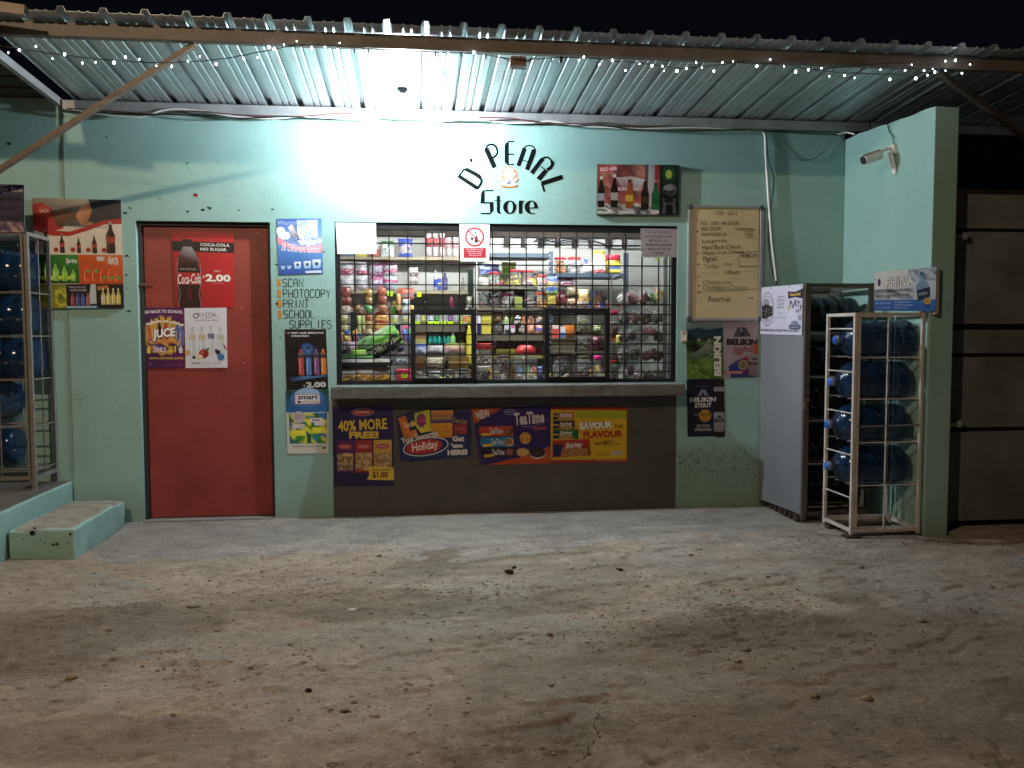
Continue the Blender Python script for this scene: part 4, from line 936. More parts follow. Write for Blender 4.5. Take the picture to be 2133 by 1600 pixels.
P.build('snack_poster', 'blue cut out snack poster reading Get em HERE under the counter', 'poster')
P = Print(wallquad((983,849),(1146,846),(1146,965),(1000,969), Y=CY-.001), '281850')
P.outline = [(0,.02),(1,0),(1,1),(.1,1),(.0,.9)]
P.grad(0,.02,1,.98,['2a1c58','301c60','281a54','2c1a58']); P.poly([(0,.02),(.40,.01),(0,.28)],'b04a24'); P.text('NEW',.04,.05,.22,.19,'d0ccc8',.04,rot=-13,edge='4a1c14')
P.poly([(.1,1),(.4,.92),(.7,.86),(.92,.74),(1,.7),(1,1)],'b04a20'); P.ell(.48,.09,.08,.05,'8a84a8'); P.ell(.48,.09,.07,.038,'24205a'); P.text('MENSCO',.43,.075,.53,.105,'a8a4c0')
P.text('TeaTime',.53,.09,.92,.31,'c8c4cc',.04,.12,rot=-4,edge='14102a',ew=.05); P.line([(.62,.34),(.75,.36),(.88,.31)],.003,'a8a4b0'); P.text('FANTASTIC.',.78,.36,.96,.41,'c8603a',.02,rot=-4)
for (v, c1, c2, c3) in ((.33,'a8341c','c8502c','5a2c1c'),(.52,'1c6a98','2c84b0','c89a68'),(.70,'1c1014','2a181c','5a3a2c')):
    P.poly([(.06,v),(.50,v),(.50,v+.17),(.1,v+.17),(.04,v+.14)],[c1,c2,c2,c1,c1]); P.poly([(.07,v+.12),(.22,v+.11),(.22,v+.15),(.08,v+.17)],'c8a82c'); P.text('TeaTime',.19,v+.03,.36,v+.13,'c8c4cc',.03,.12,edge='14102a'); P.ell(.44,v+.09,.06,.07,c3); P.ell(.43,v+.08,.045,.05,'8a5a3c')
P.ell(.66,.55,.075,.10,'c8983a'); P.text('ONLY',.62,.47,.69,.50,'7a3a1c'); P.text('$1.25',.60,.53,.73,.60,'a8341c',.02)
P.ell(.62,.80,.09,.075,'b08858'); P.ell(.61,.785,.08,.06,'c89c68'); P.ell(.82,.83,.11,.085,'c8c0b8'); P.ell(.82,.81,.11,.08,'2c1c1c'); P.mottle(.76,.77,.88,.85,['2c1c1c','4a3430','3a2824'],6,4,4); P.small(.3,.95,.95,.965,1,'8a3014')
P.build('biscuit_poster', 'purple and orange biscuit poster marked NEW and TeaTime under the counter', 'poster')
P = Print(wallquad((1147,848),(1307,849),(1307,963),(1147,964), Y=CY), '9a2420')
P.rect(.0,.05,.99,.95,'b8941c'); P.grad(.33,.05,.985,.2,['98a02c','a8ac30','a0a42c','a0a42c']); P.grad(.33,.2,.985,.93,['c8a41c','d0ac20','c8a41c','c49c18']); P.grad(.01,.05,.33,.93,['c8a41c']*4)
for (v, h_, c1, u1) in ((.08,.15,'a87838',.31),(.24,.15,'30181c',.31),(.40,.17,'1c5a38',.36)):
    P.poly([(.03,v),(u1,v),(u1,v+h_),(.03,v+h_)],c1); P.poly([(.03,v+.03),(.12,v+.05),(.09,v+h_-.02),(.03,v+h_)],'1c1c48'); P.poly([(.03,v+h_*.45),(.13,v+h_*.5),(.1,v+h_*.6),(.03,v+h_*.62)],'c8b02c'); P.ell(.20,v+h_*.8,.1,h_*.2,'a88058'); P.text('Shirley',.12,v+.02,.28,v+.12,'d8d4cc',.03,.1,rot=-5,edge='2a1a1a')
P.poly([(.02,.60),(.5,.57),(.52,.86),(.02,.92)],['a8341c','a82c18','6a1a18','b0522c']); P.poly([(.03,.66),(.16,.68),(.12,.88),(.03,.9)],'1c1c48'); P.mottle(.14,.74,.48,.88,['98683c','a87848','8a5c34'],8,4,6); P.text('Shirley',.19,.63,.41,.76,'e0dcd4',.03,.1,rot=-5,edge='2a1a1a')
P.text('SAVOUR',.37,.26,.80,.39,'e8e4da',.07,rot=-3,edge='181410',ew=.06); P.text('THE',.82,.31,.94,.37,'2a2010',.02); P.text('FLAVOUR',.42,.42,.94,.55,'a8301c',.06,rot=-2)
P.text('ONLY',.56,.63,.67,.68,'1c1810',.03,rot=-4); P.text('$1',.68,.60,.75,.68,'1c1810',.05); P.text('.25',.76,.60,.81,.64,'1c1810',.02); P.text('LARGE PACK',.76,.655,.91,.68,'3a3010'); P.text('AUTHENTIC',.60,.84,.76,.87,'3a3010',rot=-4); P.text('Shirley',.78,.79,.94,.87,'98a0b8',.03,.1,rot=-4,edge='c8c8d0'); P.small(.58,.965,.97,.98,1,'d0a098')
P.build('savour_poster', 'yellow biscuit poster reading SAVOUR THE FLAVOUR with red edges', 'poster')

# notices on the grille
P = Print(wallquad((699,464),(783,465),(784,529),(703,529), Y=.004), 'f4f4f2')
for i, (t, a, c) in enumerate([('NO ALCOHOLIC',.14,.84),('BEVERAGES ARE',.12,.86),('TO BE CONSUMED',.10,.86),('ON THE PREMISES',.08,.90)]): P.text(t,a,.10+.155*i,c,.175+.155*i,'b8b8b4' if i < 2 else '8a8a86',-.005)
P.build('white_notice', 'bright white paper notice at the top left corner of the window grille', 'notice')
P = Print(wallquad((957,467),(1020,468),(1019,545),(959,545), Y=.004), 'f0f0f0')
P.ell(.50,.34,.33,None,'b8303c'); P.ell(.50,.34,.265,None,'f0f0f0')
P.poly([(.505,.25),(.52,.20),(.555,.20),(.565,.25),(.565,.30),(.61,.37),(.61,.49),(.50,.49),(.50,.37),(.545,.3),(.545,.25)],'18181c'); P.poly([(.35,.35),(.47,.35),(.465,.40),(.43,.42),(.415,.42),(.415,.47),(.45,.485),(.37,.485),(.40,.47),(.40,.42),(.36,.40)],'18181c')
P.line([(.30,.19),(.70,.49)],.0095,'b8303c',P.pic); P.rect(.12,.63,.88,.90,'b8303c')
for i, t in enumerate(['It is illegal to sell','alcoholic products','to anyone under','the age of 18']): P.text(t,.22+.03*i,.650+.055*i,.78-.02*i,.690+.055*i,'f0e4e4',.01)
P.build('alcohol_ban_sign', 'white sign with red crossed circle over bottle and glass on the grille', 'sign')
P = Print(wallquad((1334,476),(1411,477),(1410,536),(1335,536), Y=.004), 'a39aa0')
for i, (t, a, c) in enumerate([('NO ALCOHOLIC',.16,.82),('BEVERAGES WILL',.11,.87),('BE SOLD TO',.24,.75),('PERSONS UNDER',.13,.86),('THE AGE OF 18',.18,.80),('YEARS',.34,.62)]): P.text(t,a,.09+.145*i,c,.17+.145*i,'26222a' if i > 1 else '5a525c',.012)
P.line([(.05,.05),(.95,.05),(.95,.94),(.05,.94),(.05,.05)],.0012,'6a626a'); P.build('grey_notice', 'greyish paper notice at the top right corner of the window grille', 'notice')

# board SOLD HERE
P = Print(wallquad((1245,342),(1415,344),(1413,447),(1244,447), Y=-.032), '6a4038')
P.mottle(0,0,.76,.8,['8a4038','6a3430','98504a','503030','a87060','7a5048'],12,8,3); P.grad(.58,0,.66,.8,['3a3440','5a5460','7a7478','3a3440']); P.grad(.62,.0,.71,.9,['a8a4a8','8a868a','908c90','a8a4a8']); P.grad(.70,0,.76,.3,['8a2a28']*4)
P.poly([(.22,.26),(.42,.24),(.40,.5),(.3,.5)],['b8a0a0','c0a8a8','8a4a48','a06060']); P.poly([(.42,.24),(.58,.3),(.50,.54),(.44,.5)],['b8b0b4','c0b8bc','8a7a80','a88a90']); P.text('BELIKIN',.24,.46,.38,.52,'d8c8c4',.02); P.text('LIGHT',.44,.46,.55,.52,'c8b8b8',.02)
P.mottle(0,.78,.76,1,['a8a49c','3a3a3a','c0bcb4','6a6864','54504c','d0ccc4'],16,5,8)
P.poly([(.01,.04),(.24,.02),(.25,.12),(.02,.17)],'a83038'); P.text('SOLD HERE',.03,.055,.23,.13,'e0d8d8',.02,rot=-5)
for (u, w_, c, l, v0) in ((.045,.085,'120c0c','8a8a90',.24),(.205,.09,'120c0c','908c88',.2),(.39,.10,'8a4a1c','b8903a',.30),(.58,.10,'1a0f0a','3a2c18',.33),(.71,.10,'1c5a34','1c4a2c',.36)): P.bottle(u,v0,.86+.04*(u>.5),w_,c,'c8c0b0' if u < .3 else '30201c',l,(.55,.78),hi=None,neck=.36)
P.grad(.76,0,1,1,['0a1f12','0c2414','0a0c0c','08080a']); P.ell(.87,.17,.075,.15,'1c4a20'); P.ell(.87,.19,.04,.09,'98a84a'); P.text('PEARL',.80,.05,.95,.11,'0a2a10',.02,arch=.03); P.text('Store',.80,.29,.94,.36,'123a18',.02)
P.ell(.885,.50,.085,.12,'5a5c60'); P.ell(.875,.53,.075,.08,'2a2c2e'); P.ell(.87,.46,.06,.06,'7a7c80'); P.poly([(.80,.68),(.96,.68),(.95,.82),(.98,.98),(.93,.98),(.92,.8),(.84,.8),(.84,.98),(.79,.98),(.81,.82)],'4a4c50'); P.ell(.88,.72,.06,.05,'15161a')
P.build('sold_here_board', 'thick board of beer bottles on ice marked SOLD HERE above the window', 'sign', thick=.03, edge='2a2224')

# whiteboard
wb_ = thing('whiteboard', 'yellowed whiteboard with FOR SALE list in handwriting and grey frame', 'whiteboard', PY(1510,668,0))
P = Print(wallquad((1440,433),(1581,432),(1579,663),(1441,662), Y=-.014), 'cdbb93')
BLK = '1c1c1e'; GR = '5d563f'
def hand(t, a, b, c, d, wd=.0032, col=BLK, seed=0, drop=0): P.script(t, a, b, c, d, wd, col, .035, seed, drop)
hand('FOR SALE',.36,.035,.69,.068,seed=1); hand('HOT DOG SAUSAGE',.13,.128,.71,.155,.0028,seed=2); hand('BOLOGNE',.14,.175,.44,.205,.0028,seed=3); hand('MORTADELA',.15,.228,.51,.256,.0028,seed=4)
for (t, a, b, c, d) in (('Longaniza',.15,.285,.52,.322),('Hard Back Cheese',.155,.335,.73,.375),('Happy Cow Cheese',.155,.385,.77,.43),('Pigtail',.165,.44,.37,.50)): P.text(t,a,b,c,d,BLK,-.004,.15,rot=-2)
P.text('Turkey',.18,.51,.40,.56,GR,-.008,.2); P.text('Ham',.48,.495,.60,.525,'3a3628',-.008,.2); P.text('1/Pinto',.49,.565,.71,.605,BLK,-.004,.2,rot=-2); P.text('Chicharron',.16,.655,.60,.69,'3c3828',-.008,.25); P.text('Caribbean Chicken',.16,.70,.83,.745,GR,-.01,.25); P.text('Return at',.24,.80,.58,.85,'2c2a22',-.004,.25,rot=-2); P.text('m',.84,.81,.92,.828,'2c2a22',0,.2)
P.line([(.99,.397),(.69,.407),(.705,.53),(.99,.53)],.0035,BLK); hand('MORCIA',.72,.42,.97,.447,.004,seed=9)
P.line([(.08,.762),(.2,.758)],.003,'2c2a22'); P.line([(.22,.757),(.6,.752),(.98,.735)],.003,'2c2a22'); P.line([(0,.09),(.2,.138)],.003,'847552')
for v in (.215,.415,.515,.625,.705,.775): P.ell(.08+.03*v,v,.014,None,'5a5744')
for (a, b, c, d) in ((.64,.185,.92,.20),(.78,.215,.92,.222),(.78,.235,.90,.248),(.80,.26,.92,.272)): P.grad(a,b,c,d,['9c8a66','a3916b','98865f','a3916b'])
for (a, b, c) in ((.15,.59,.38),(.66,.575,.9),(.55,.64,.75)): P.small(a,b,c,b+.012,1,'8c7c58',seed=int(a*10))
P.build('x', 'x', 'x', parent=wb_, thick=.004)
for ch in wb_.children:
    if ch.name.startswith('sheet'): ch.name = 'writing_surface'
M_alu = mat('dull_aluminium', (.38,.38,.38), .45, metal=.4, var=.15); M_corner = mat('grey_plastic_corner', (.07,.07,.08), .5)
A, B = PY(1433,427,-.012), PY(1587,669,-.012)
for (x0, x1, z0, z1) in ((A.x,A.x+.030,B.z+.031,A.z-.031),(B.x-.028,B.x,B.z+.031,A.z-.031),(A.x+.031,B.x-.031,A.z-.024,A.z),(A.x+.031,B.x-.031,B.z,B.z+.024)):
    mb = MB(); mb.box((x0,-.024,z0),(x1,-.001,z1)); o = part('frame', mb, M_alu, wb_); bevel(o, .004)
for (x, z) in ((A.x,A.z-.034),(B.x-.034,A.z-.034),(A.x,B.z),(B.x-.034,B.z)):
    mb = MB(); mb.box((x-.002,-.027,z-.002),(x+.036,-.001,z+.036)); o = part('corner_cap', mb, M_corner, wb_); bevel(o, .008, 3)

# beer posters right of the window
P = Print(wallquad((1429,672),(1506,670),(1507,790),(1431,788), Y=-.002), '32442c')
P.grad(0,0,1,.2,['7a8484','8a9494','4a6a70','3a5458']); P.poly([(0,.14),(.3,.10),(.6,.14),(1,.10),(1,.36),(0,.36)],['16303c','1c3a4a','1c3848','16282c','1c3424','1c3424']); P.mottle(0,.32,1,.66,['2c4424','3f5a2c','1c2c1c','4a6a3a','6a7a60'],9,7,4); P.mottle(0,.64,1,1,['4a6424','5f7a30','34501c','6f8a3c','3f5a20'],11,8,7)
P.poly([(.02,.58),(.3,.5),(.62,.38),(.7,.44),(.5,.58),(.2,.68),(.04,.66)],['5a6a58','6a7868','8a8c80','6a6c60','4a5a44','3a4a3a','3a4a3a']); P.ell(.24,.45,.09,.075,'161a1c'); P.ell(.34,.31,.05,.03,'8a7a60'); P.ell(.62,.33,.05,.035,'8a7a60'); P.ell(.55,.44,.1,.05,'7a7468'); P.line([(.3,.74),(.7,.55)],.003,'8a9080',P.pic)
P.text('BELIKIN',.325,.536,1.355,.664,'d8d4cc',.05,rot=-90); P.build('river_beer_poster', 'green landscape beer poster with BELIKIN running upward below the whiteboard', 'poster')
P = Print(wallquad((1507,669),(1579,668),(1579,785),(1509,787), Y=-.003), '98868a')
P.grad(0,0,1,1,['9c8c90','a8989c','90807f','988890']); P.small(.2,.065,.85,.075,1,'5a5054'); P.poly([(.28,.28),(.38,.14),(.46,.10),(.52,.12),(.60,.10),(.66,.14),(.8,.28)],['4a4448','3a3438','5a5458','3a3438','5a5458','3a3438','4a4448']); P.rect(.46,.2,.60,.28,'26202a'); P.ell(.5,.16,.03,.03,'8a7c80')
P.text('BELIKIN',.08,.32,.98,.43,'17131a',.06,rot=2); P.text('light',.24,.44,.86,.60,'8a1c24',.01,.3,rot=-3)
P.poly([(.86,.42),(1,.40),(1,.6),(.84,.58)],'a84a24'); P.poly([(.12,.80),(.32,.72),(.44,1),(.2,1)],'1c2c6a'); P.poly([(.30,.72),(.66,.63),(.9,.74),(.98,1),(.44,1)],['243478','8a2028','1c2c6a','1c2c6a','1c2c6a']); P.ell(.56,.78,.14,.085,'98905c'); P.ell(.56,.78,.11,.065,'6a6248'); P.grad(.72,.60,1,.98,['8a7c7c','98888a','7a6c70','6a5c60']); P.text('BELIKIN',.72,.73,1,.79,'17131a',.04,rot=3); P.poly([(.8,.7),(.86,.66),(.94,.66),(.99,.7)],'3a3438')
P.rect(0,.88,.56,.94,'981c28'); P.text('ONLY 90 CALS.',.03,.89,.53,.93,'d8ccd0',.02); P.build('light_beer_poster', 'pale beer poster with red script light below the right corner of the whiteboard', 'poster')
P = Print(wallquad((1430,790),(1508,788),(1510,908),(1432,910), Y=-.002), '0c0f20')
P.grad(0,.3,.8,1,['0c1024','101636','10183c','0c1024']); P.small(.2,.125,.65,.135,1,'8a8a98'); P.poly([(.28,.30),(.38,.19),(.44,.18),(.50,.20),(.58,.30)],['6a6c78','8a8c98','5a5c68','8a8c98','6a6c78']); P.poly([(.38,.30),(.43,.22),(.48,.30)],'14182c')
P.text('BELIKIN',.07,.32,.78,.40,'c8c4bc',.05); P.text('STOUT',.20,.42,.65,.50,'c8c4bc',.05); P.ell(.48,.64,.16,None,'c08a2c'); P.text('ONLY',.17,.60,.31,.63,'a8a8b0'); P.text('$2.75',.36,.595,.61,.655,'241c10',.03); P.small(.4,.68,.56,.71,2,'5a4218')
P.text('GO DEH',.24,.79,.60,.84,'b8b4b0',.02); P.text('STRONG!',.20,.855,.64,.905,'b8b4b0',.04); P.bottle(.86,.05,1.02,.30,'1c0f0e','2c1c1a','8a8a90',(.1,.18),hi=None,neck=.42); P.rrect(.70,.58,.99,.93,'6a6c74',.05); P.rrect(.715,.595,.975,.915,'8f9096',.05); P.text('BELIKIN',.72,.70,.98,.755,'14141c',.05); P.poly([(.78,.69),(.83,.64),(.89,.64),(.94,.69)],'3a3c48')
P.build('stout_poster', 'dark blue stout poster with yellow price disc at the right end of the counter', 'poster')

# ================================================================== WATER JUGS AND RACKS
M_jug = mat('blue_jug_plastic', (.006,.028,.085), .12, var=.2, scale=3, spec=.6, alpha=.74)
M_jugdeep = mat('deep_blue_jug_plastic', (.002,.007,.018), .12, var=.2, scale=3, spec=.5, alpha=.86)
M_cap = mat('blue_cap', (.02,.12,.62), .4); M_capring = mat('pale_cap_sleeve', (.12,.16,.30), .35)
def make_jug(label, cat_group, m=M_jug):
    t = thing('water_jug', label, 'water jug', (0,0,0), cat_group)
    mb = MB()
    pr = [(.02,.235),(.10,.240),(.122,.232),(.132,.212),(.132,.150),(.128,.143),(.128,.135),(.132,.128),(.132,.060),(.127,.052),(.127,.040),(.132,.032),(.132,-.040),(.127,-.048),(.127,-.060),(.132,-.068),(.131,-.110),(.122,-.145),(.095,-.180),(.060,-.198),(.034,-.206),(.028,-.215),(.028,-.238)]
    mb.lathe(pr, (0,0,0), 28, 'x'); body = part('body', mb, m, t, smooth=True)
    mb = MB(); mb.lathe([(.030,-.236),(.031,-.250),(.030,-.268)], (0,0,0), 16, 'x'); slv = part('cap_sleeve', mb, M_capring, t, smooth=True)
    mb = MB(); mb.lathe([(.026,-.2685),(.026,-.274),(.010,-.276)], (0,0,0), 16, 'x'); part('cap', mb, M_cap, slv, smooth=True)
    mb = MB(); mb.tube([(-.02,0,.128),(-.01,0,.146),(.06,0,.148),(.08,0,.130)], .010, 8); part('handle', mb, m, body, smooth=True)
    return t
def relabel(o, loc, rot=(0,0,0)): o.location = loc; o.rotation_euler = rot; return o
J0 = make_jug('topmost blue water jug in the white wire rack', 'blue jugs in the white rack')
jz = [PY(1840, y, -.93).z for y in (708, 794, 882, 968)]
relabel(J0, (3.015, -.93, jz[0]), (R(20),0,0))
for k, lab in ((1,'second jug from the top in the white rack, blue cap poking out at the left'),(2,'third jug from the top in the white rack, next to the latch'),(3,'lowest blue jug in the white rack above the empty bottom space')):
    copy_thing(J0, location=(3.0-.015*k+(.02 if k == 3 else 0), -.93, jz[k]), rotation_euler=(R(20-70*k),0,0), label=lab)
J1 = make_jug('topmost dark blue jug in the grey sided cabinet', 'jugs in the grey cabinet', M_jugdeep)
relabel(J1, (2.972, -.33, 1.46), (R(-80),0,0)); J1.scale = (.93,.93,.93)
for k, lab in enumerate(('second jug from the top in the grey sided cabinet','third jug from the top, in the middle of the grey sided cabinet','fourth jug from the top in the grey sided cabinet','lowest jug at the bottom of the grey sided cabinet')):
    copy_thing(J1, location=(2.972, -.33+.01*(k%2), 1.46-.305*(k+1)), rotation_euler=(R(40*k-60),0,0), label=lab)
XL = -2.475
J2 = make_jug('topmost blue jug in the rack on the raised platform', 'jugs in the rack on the platform')
zl = [PX(60, y, XL-.3).z for y in (556, 652, 748)]
relabel(J2, (XL-.27, -.17, 1.75), (R(30),0,0))
for k, (z, lab) in enumerate(((1.46,'second jug from the top in the rack on the platform'),(1.17,'third jug from the top in the rack on the platform'))):
    copy_thing(J2, location=(XL-.27+.02*k, -.17, z), rotation_euler=(R(-50*k),0,0), label=lab)
jf = copy_thing(J2, location=(XL-.35, -.16, .88), rotation_euler=(0,0,R(78)), label='jug turned with its cap facing outward in the rack on the platform')
copy_thing(J2, location=(XL-.40, -.17, .58), rotation_euler=(R(90),0,0), label='lowest, mostly hidden jug in the rack on the platform')

M_wrack = mat('chipped_white_rack_paint', (.52,.49,.46), .5, var=.22, scale=10, bump=.2); M_grack = mat('dark_grey_rack', (.085,.078,.07), .55, var=.25, scale=10)
M_lrack = mat('grey_rack_steel', (.20,.19,.18), .5, var=.2)
# white rack
wr = thing('white_wire_rack', 'white steel rack with wire bars holding four blue jugs by the side wall', 'rack', (3.0, -.93, 0))
X0, X1, Y0, Y1, ZB, ZT = 2.79, 3.245, -1.11, -.755, .045, 1.455
q = .011
for (x, y) in ((X0,Y0),(X1,Y0),(X0,Y1),(X1,Y1)):
    mb = MB(); mb.box((x-q,y-q,ZB-.015),(x+q,y+q,ZT)); o = part('post', mb, M_wrack, wr); bevel(o, .003)
for z in (ZB+.012, ZT-.011):
    for (a, b) in (((X0+q,Y0),(X1-q,Y0)),((X0+q,Y1),(X1-q,Y1)),((X0,Y0+q),(X0,Y1-q)),((X1,Y0+q),(X1,Y1-q))):
        mb = MB(); mb.bar((a[0],a[1],z),(b[0],b[1],z),.02,.02); part('rail', mb, M_wrack, wr)
mb = MB(); mb.box((X0+.02,Y0-.004,ZB-.01),(X0+.035,Y0+.026,ZT-.022)); part('latch_post', mb, M_wrack, wr)
rd = .0042
zs = [PY(1900, y, Y0).z for y in (745, 831, 921, 1010, 1096)]
for z in zs:
    mb = MB(); mb.tube([(X0,Y0+.01,z),(X1,Y0+.01,z)], rd, 6); part('rod', mb, M_wrack, wr)
    mb = MB(); mb.tube([(X0,Y1,z),(X1,Y1,z)], rd, 6); part('rod', mb, M_wrack, wr)
    mb = MB(); mb.tube([(X1,Y0,z),(X1,Y1,z)], rd, 6); part('rod', mb, M_wrack, wr)
    for yy in (-1.0, -.86):
        if z > .25: mb = MB(); mb.tube([(X0+.02,yy,z),(X1,yy,z)], rd, 6); part('rod', mb, M_wrack, wr)
for y in (685, 773, 857, 942, 1029):
    z = PX(1750, y, X0).z; mb = MB(); mb.tube([(X0,Y0,z),(X0,Y1,z)], rd+.001, 6); part('rod', mb, M_wrack, wr)
xm = PY(1845, 900, Y0).x
mb = MB(); mb.tube([(xm,Y0,ZB),(xm,Y0,ZT-.02)], rd+.001, 6); part('rod', mb, M_wrack, wr)
mb = MB(); mb.tube([(xm,Y1,ZB),(xm,Y1,ZT-.02)], rd, 6); part('rod', mb, M_wrack, wr)
z = PY(1850, 886, Y0).z; mb = MB(); mb.tube([(X0+.03,Y0-.008,z-.005),(X1-.01,Y0-.008,z)], .006, 6); mb.tube([(X0+.012,Y0-.03,z-.02),(X0+.012,Y0-.03,z),(X0+.03,Y0-.012,z)], .006, 6); part('latch_bar', mb, M_lrack, wr)
mb = MB(); mb.box((X0-.045,Y0-.035,-.002),(X0+.055,Y0+.04,.028)); roughen(mb, .006, 20, 5); part('foot_block', mb, M_darkwood, wr)
mb = MB(); mb.box((X0+.0,Y0+.02,.0),(X1,Y0+.07,.028)); mb.box((X0,Y1-.06,0),(X1,Y1,.028)); part('foot_board', mb, M_darkwood, wr)
# grey sided cabinet
gc = thing('grey_sided_cabinet', 'dark steel cage with grey sheet side holding dark blue jugs next to the white rack', 'rack', (2.93, -.3, 0))
M_gside = mat('grey_sheet_side', (.185,.20,.23), .5, var=.12, scale=2, bump=.1, bscale=4)
gx = 2.683
xb_ = 2.634; xf_ = 2.694
mb = MB(); mb.add([(xb_,-.012,.055),(xf_,-.585,.055),(xf_+.003,-.585,.055),(xb_+.003,-.012,.055),(xb_,-.012,1.655),(xf_,-.585,1.655),(xf_+.003,-.585,1.655),(xb_+.003,-.012,1.655)],[(0,1,2,3),(7,6,5,4),(0,4,5,1),(1,5,6,2),(2,6,7,3),(3,7,4,0)]); part('side_sheet', mb, M_gside, gc)
for (x, y) in ((gx+.028,-.592),(3.185,-.592),(xb_+.022,-.02),(3.185,-.02)):
    mb = MB(); mb.box((x-.016,y-.016,.02),(x+.016,y+.016,1.672)); o = part('post', mb, M_grack, gc); bevel(o, .003)
mb = MB(); mb.box((gx+.036,-.606,.05),(gx+.054,-.580,1.65)); part('door_post', mb, M_grack, gc)
for z in (.06, 1.655):
    for (a, b) in (((gx+.03,-.592),(3.17,-.592)),((gx+.03,-.02),(3.17,-.02)),((3.185,-.57),(3.185,-.04))):
        mb = MB(); mb.bar((*a,z),(*b,z),.028,.028); part('rail', mb, M_grack, gc)
for k in range(5):
    z = 1.46-.305*k-.137
    for yy in (-.58, -.45, -.22, -.03): mb = MB(); mb.tube([(gx+.02,yy,z),(3.18,yy,z)], .006, 6); part('rod', mb, M_lrack if yy == -.58 else M_grack, gc)
    mb = MB(); mb.tube([(3.185,-.59,z+.15),(3.185,-.02,z+.15)], .005, 6); part('rod', mb, M_grack, gc)
for x in (2.86, 3.02): mb = MB(); mb.tube([(x,-.02,.06),(x,-.02,1.65)], .005, 6); part('rod', mb, M_grack, gc)
for x in (2.80, 2.92, 3.04): mb = MB(); mb.tube([(x,-.59,1.60),(x,-.02,1.60)], .005, 6); part('rod', mb, M_grack, gc)
mb = MB(); mb.tube([(gx+.02,-.612,.86),(gx+.05,-.618,.86)], .009, 8); mb.box((gx+.01,-.625,.80),(gx+.035,-.608,.845)); part('padlock', mb, mat('tarnished_brass', (.25,.2,.1), .4, metal=.7), gc)
mb = MB()
for k in range(7): mb.box((gx-.012+.001*k,-.58+.085*k,.0),(gx+.02,-.53+.085*k,.045))
roughen(mb, .006, 15, 3); part('foot_block', mb, M_darkwood, gc)
# rack on the platform
lr = thing('platform_wire_rack', 'grey wire rack holding large blue jugs on the raised platform', 'rack', (XL-.3, -.17, .3))
for (x, y) in ((XL,-.345),(XL,-.01),(XL-.62,-.345),(XL-.62,-.01)):
    mb = MB(); mb.box((x-.013,y-.013,.302),(x+.013,y+.013,1.99)); o = part('post', mb, M_lrack, lr); bevel(o, .003)
mb = MB(); mb.box((XL-.035,-.355,.37),(XL-.020,-.335,1.975)); part('door_post', mb, M_lrack, lr)
for z in (.385, 1.978):
    for (a, b) in (((XL,-.33),(XL,-.025)),((XL-.605,-.345),(XL-.015,-.345)),((XL-.605,-.01),(XL-.015,-.01))): mb = MB(); mb.bar((*a,z),(*b,z),.024,.024); part('rail', mb, M_lrack, lr)
for z in (1.60, 1.315, 1.03, .72, .43):
    for yy in (-.345, -.25, -.09, -.01): mb = MB(); mb.tube([(XL,yy,z),(XL-.62,yy,z)], .005, 6); part('rod', mb, M_lrack, lr)
    mb = MB(); mb.tube([(XL,-.345,z),(XL,-.01,z)], .005, 6); part('rod', mb, M_lrack, lr)
for (x, y) in ((XL,-.18),(XL-.2,-.345),(XL-.2,-.01),(XL-.4,-.345)): mb = MB(); mb.tube([(x,y,.39),(x,y,1.97)], .005, 6); part('rod', mb, M_lrack, lr)
# signs on the racks
P = Print([PY(-75,382,-.37), PY(50,385,-.37), PY(52,484,-.37), PY(-75,484,-.37)], '3c3a58')
P.grad(0,0,1,1,['2c3048','343654','3a2c50','6a5a7c']); P.grad(.35,.6,1,1,['4a4468','20243c','20243c','5a4a6a']); P.text('Party Ice',.38,.05,.98,.19,'a8a0b4',.02); P.rect(.55,.235,.94,.25,'16182c'); P.rect(.6,.27,.97,.34,'16182c')
P.text('for every',.60,.43,.92,.56,'16182c',.02); P.text('occasion',.60,.62,.92,.73,'16182c',.02); P.mottle(.6,.78,.98,1,['a89098','c0a8a4','6a5a78','4a4468'],5,3,6)
P.build('ice_sign', 'dark purple sign reading Party Ice for every occasion on the platform rack', 'sign', thick=.004)
sl = PY(1577,600,-.016).x; sr_ = xf_-.007; a = [Vector((xb_-.007,-.014,PY(1577,599,-.014).z)), Vector((sr_,-.583,PY(1669,592,-.583).z)), Vector((sr_,-.583,PY(1669,699,-.583).z)), Vector((xb_-.007,-.014,PY(1577,696,-.014).z))]
P = Print(a, 'c8c8de')
P.ell(.175,.47,.165,.36,'1c2026'); P.ell(.175,.47,.155,.34,'c8c8de'); P.ell(.175,.47,.13,.29,'6a7080'); P.ell(.175,.47,.12,.27,'c8c8de'); P.ell(.15,.36,.08,.12,'8a90a4'); P.poly([(.03,.42),(.14,.36),(.31,.42),(.31,.60),(.12,.68),(.04,.66)],'181c22'); P.text('La',.04,.37,.10,.44,'181c22',.03); P.text('Zeta',.05,.45,.30,.62,'181c22',.07,.1,rot=-6,edge='c8c8de',ew=.02); P.text('OW',.14,.67,.22,.72,'181c22',.04)
for i, t in enumerate(['Telephone','322-2614','322-2835','628-8193']): P.text(t,.42,.20+.07*i,.585,.25+.07*i,'5a5a74',.01)
P.text('email',.46,.53,.55,.57,'5a5a74'); P.text('zeta-ow@hotmail.com',.37,.63,.65,.665,'4a4a60')
P.poly([(.67,.12),(.84,.14),(1,.08),(1,.28),(.84,.24),(.68,.27)],'1c1a44'); P.text('Zeta-OW',.71,.16,.96,.22,'d8b840',.03)
for i, (ch, u, v) in enumerate((('P',.72,.31),('A',.77,.35),('R',.83,.30),('T',.89,.33),('Y',.94,.40))): P.text(ch,u,v,u+.05,v+.12,'181a3c',.04,rot=6*(i-1))
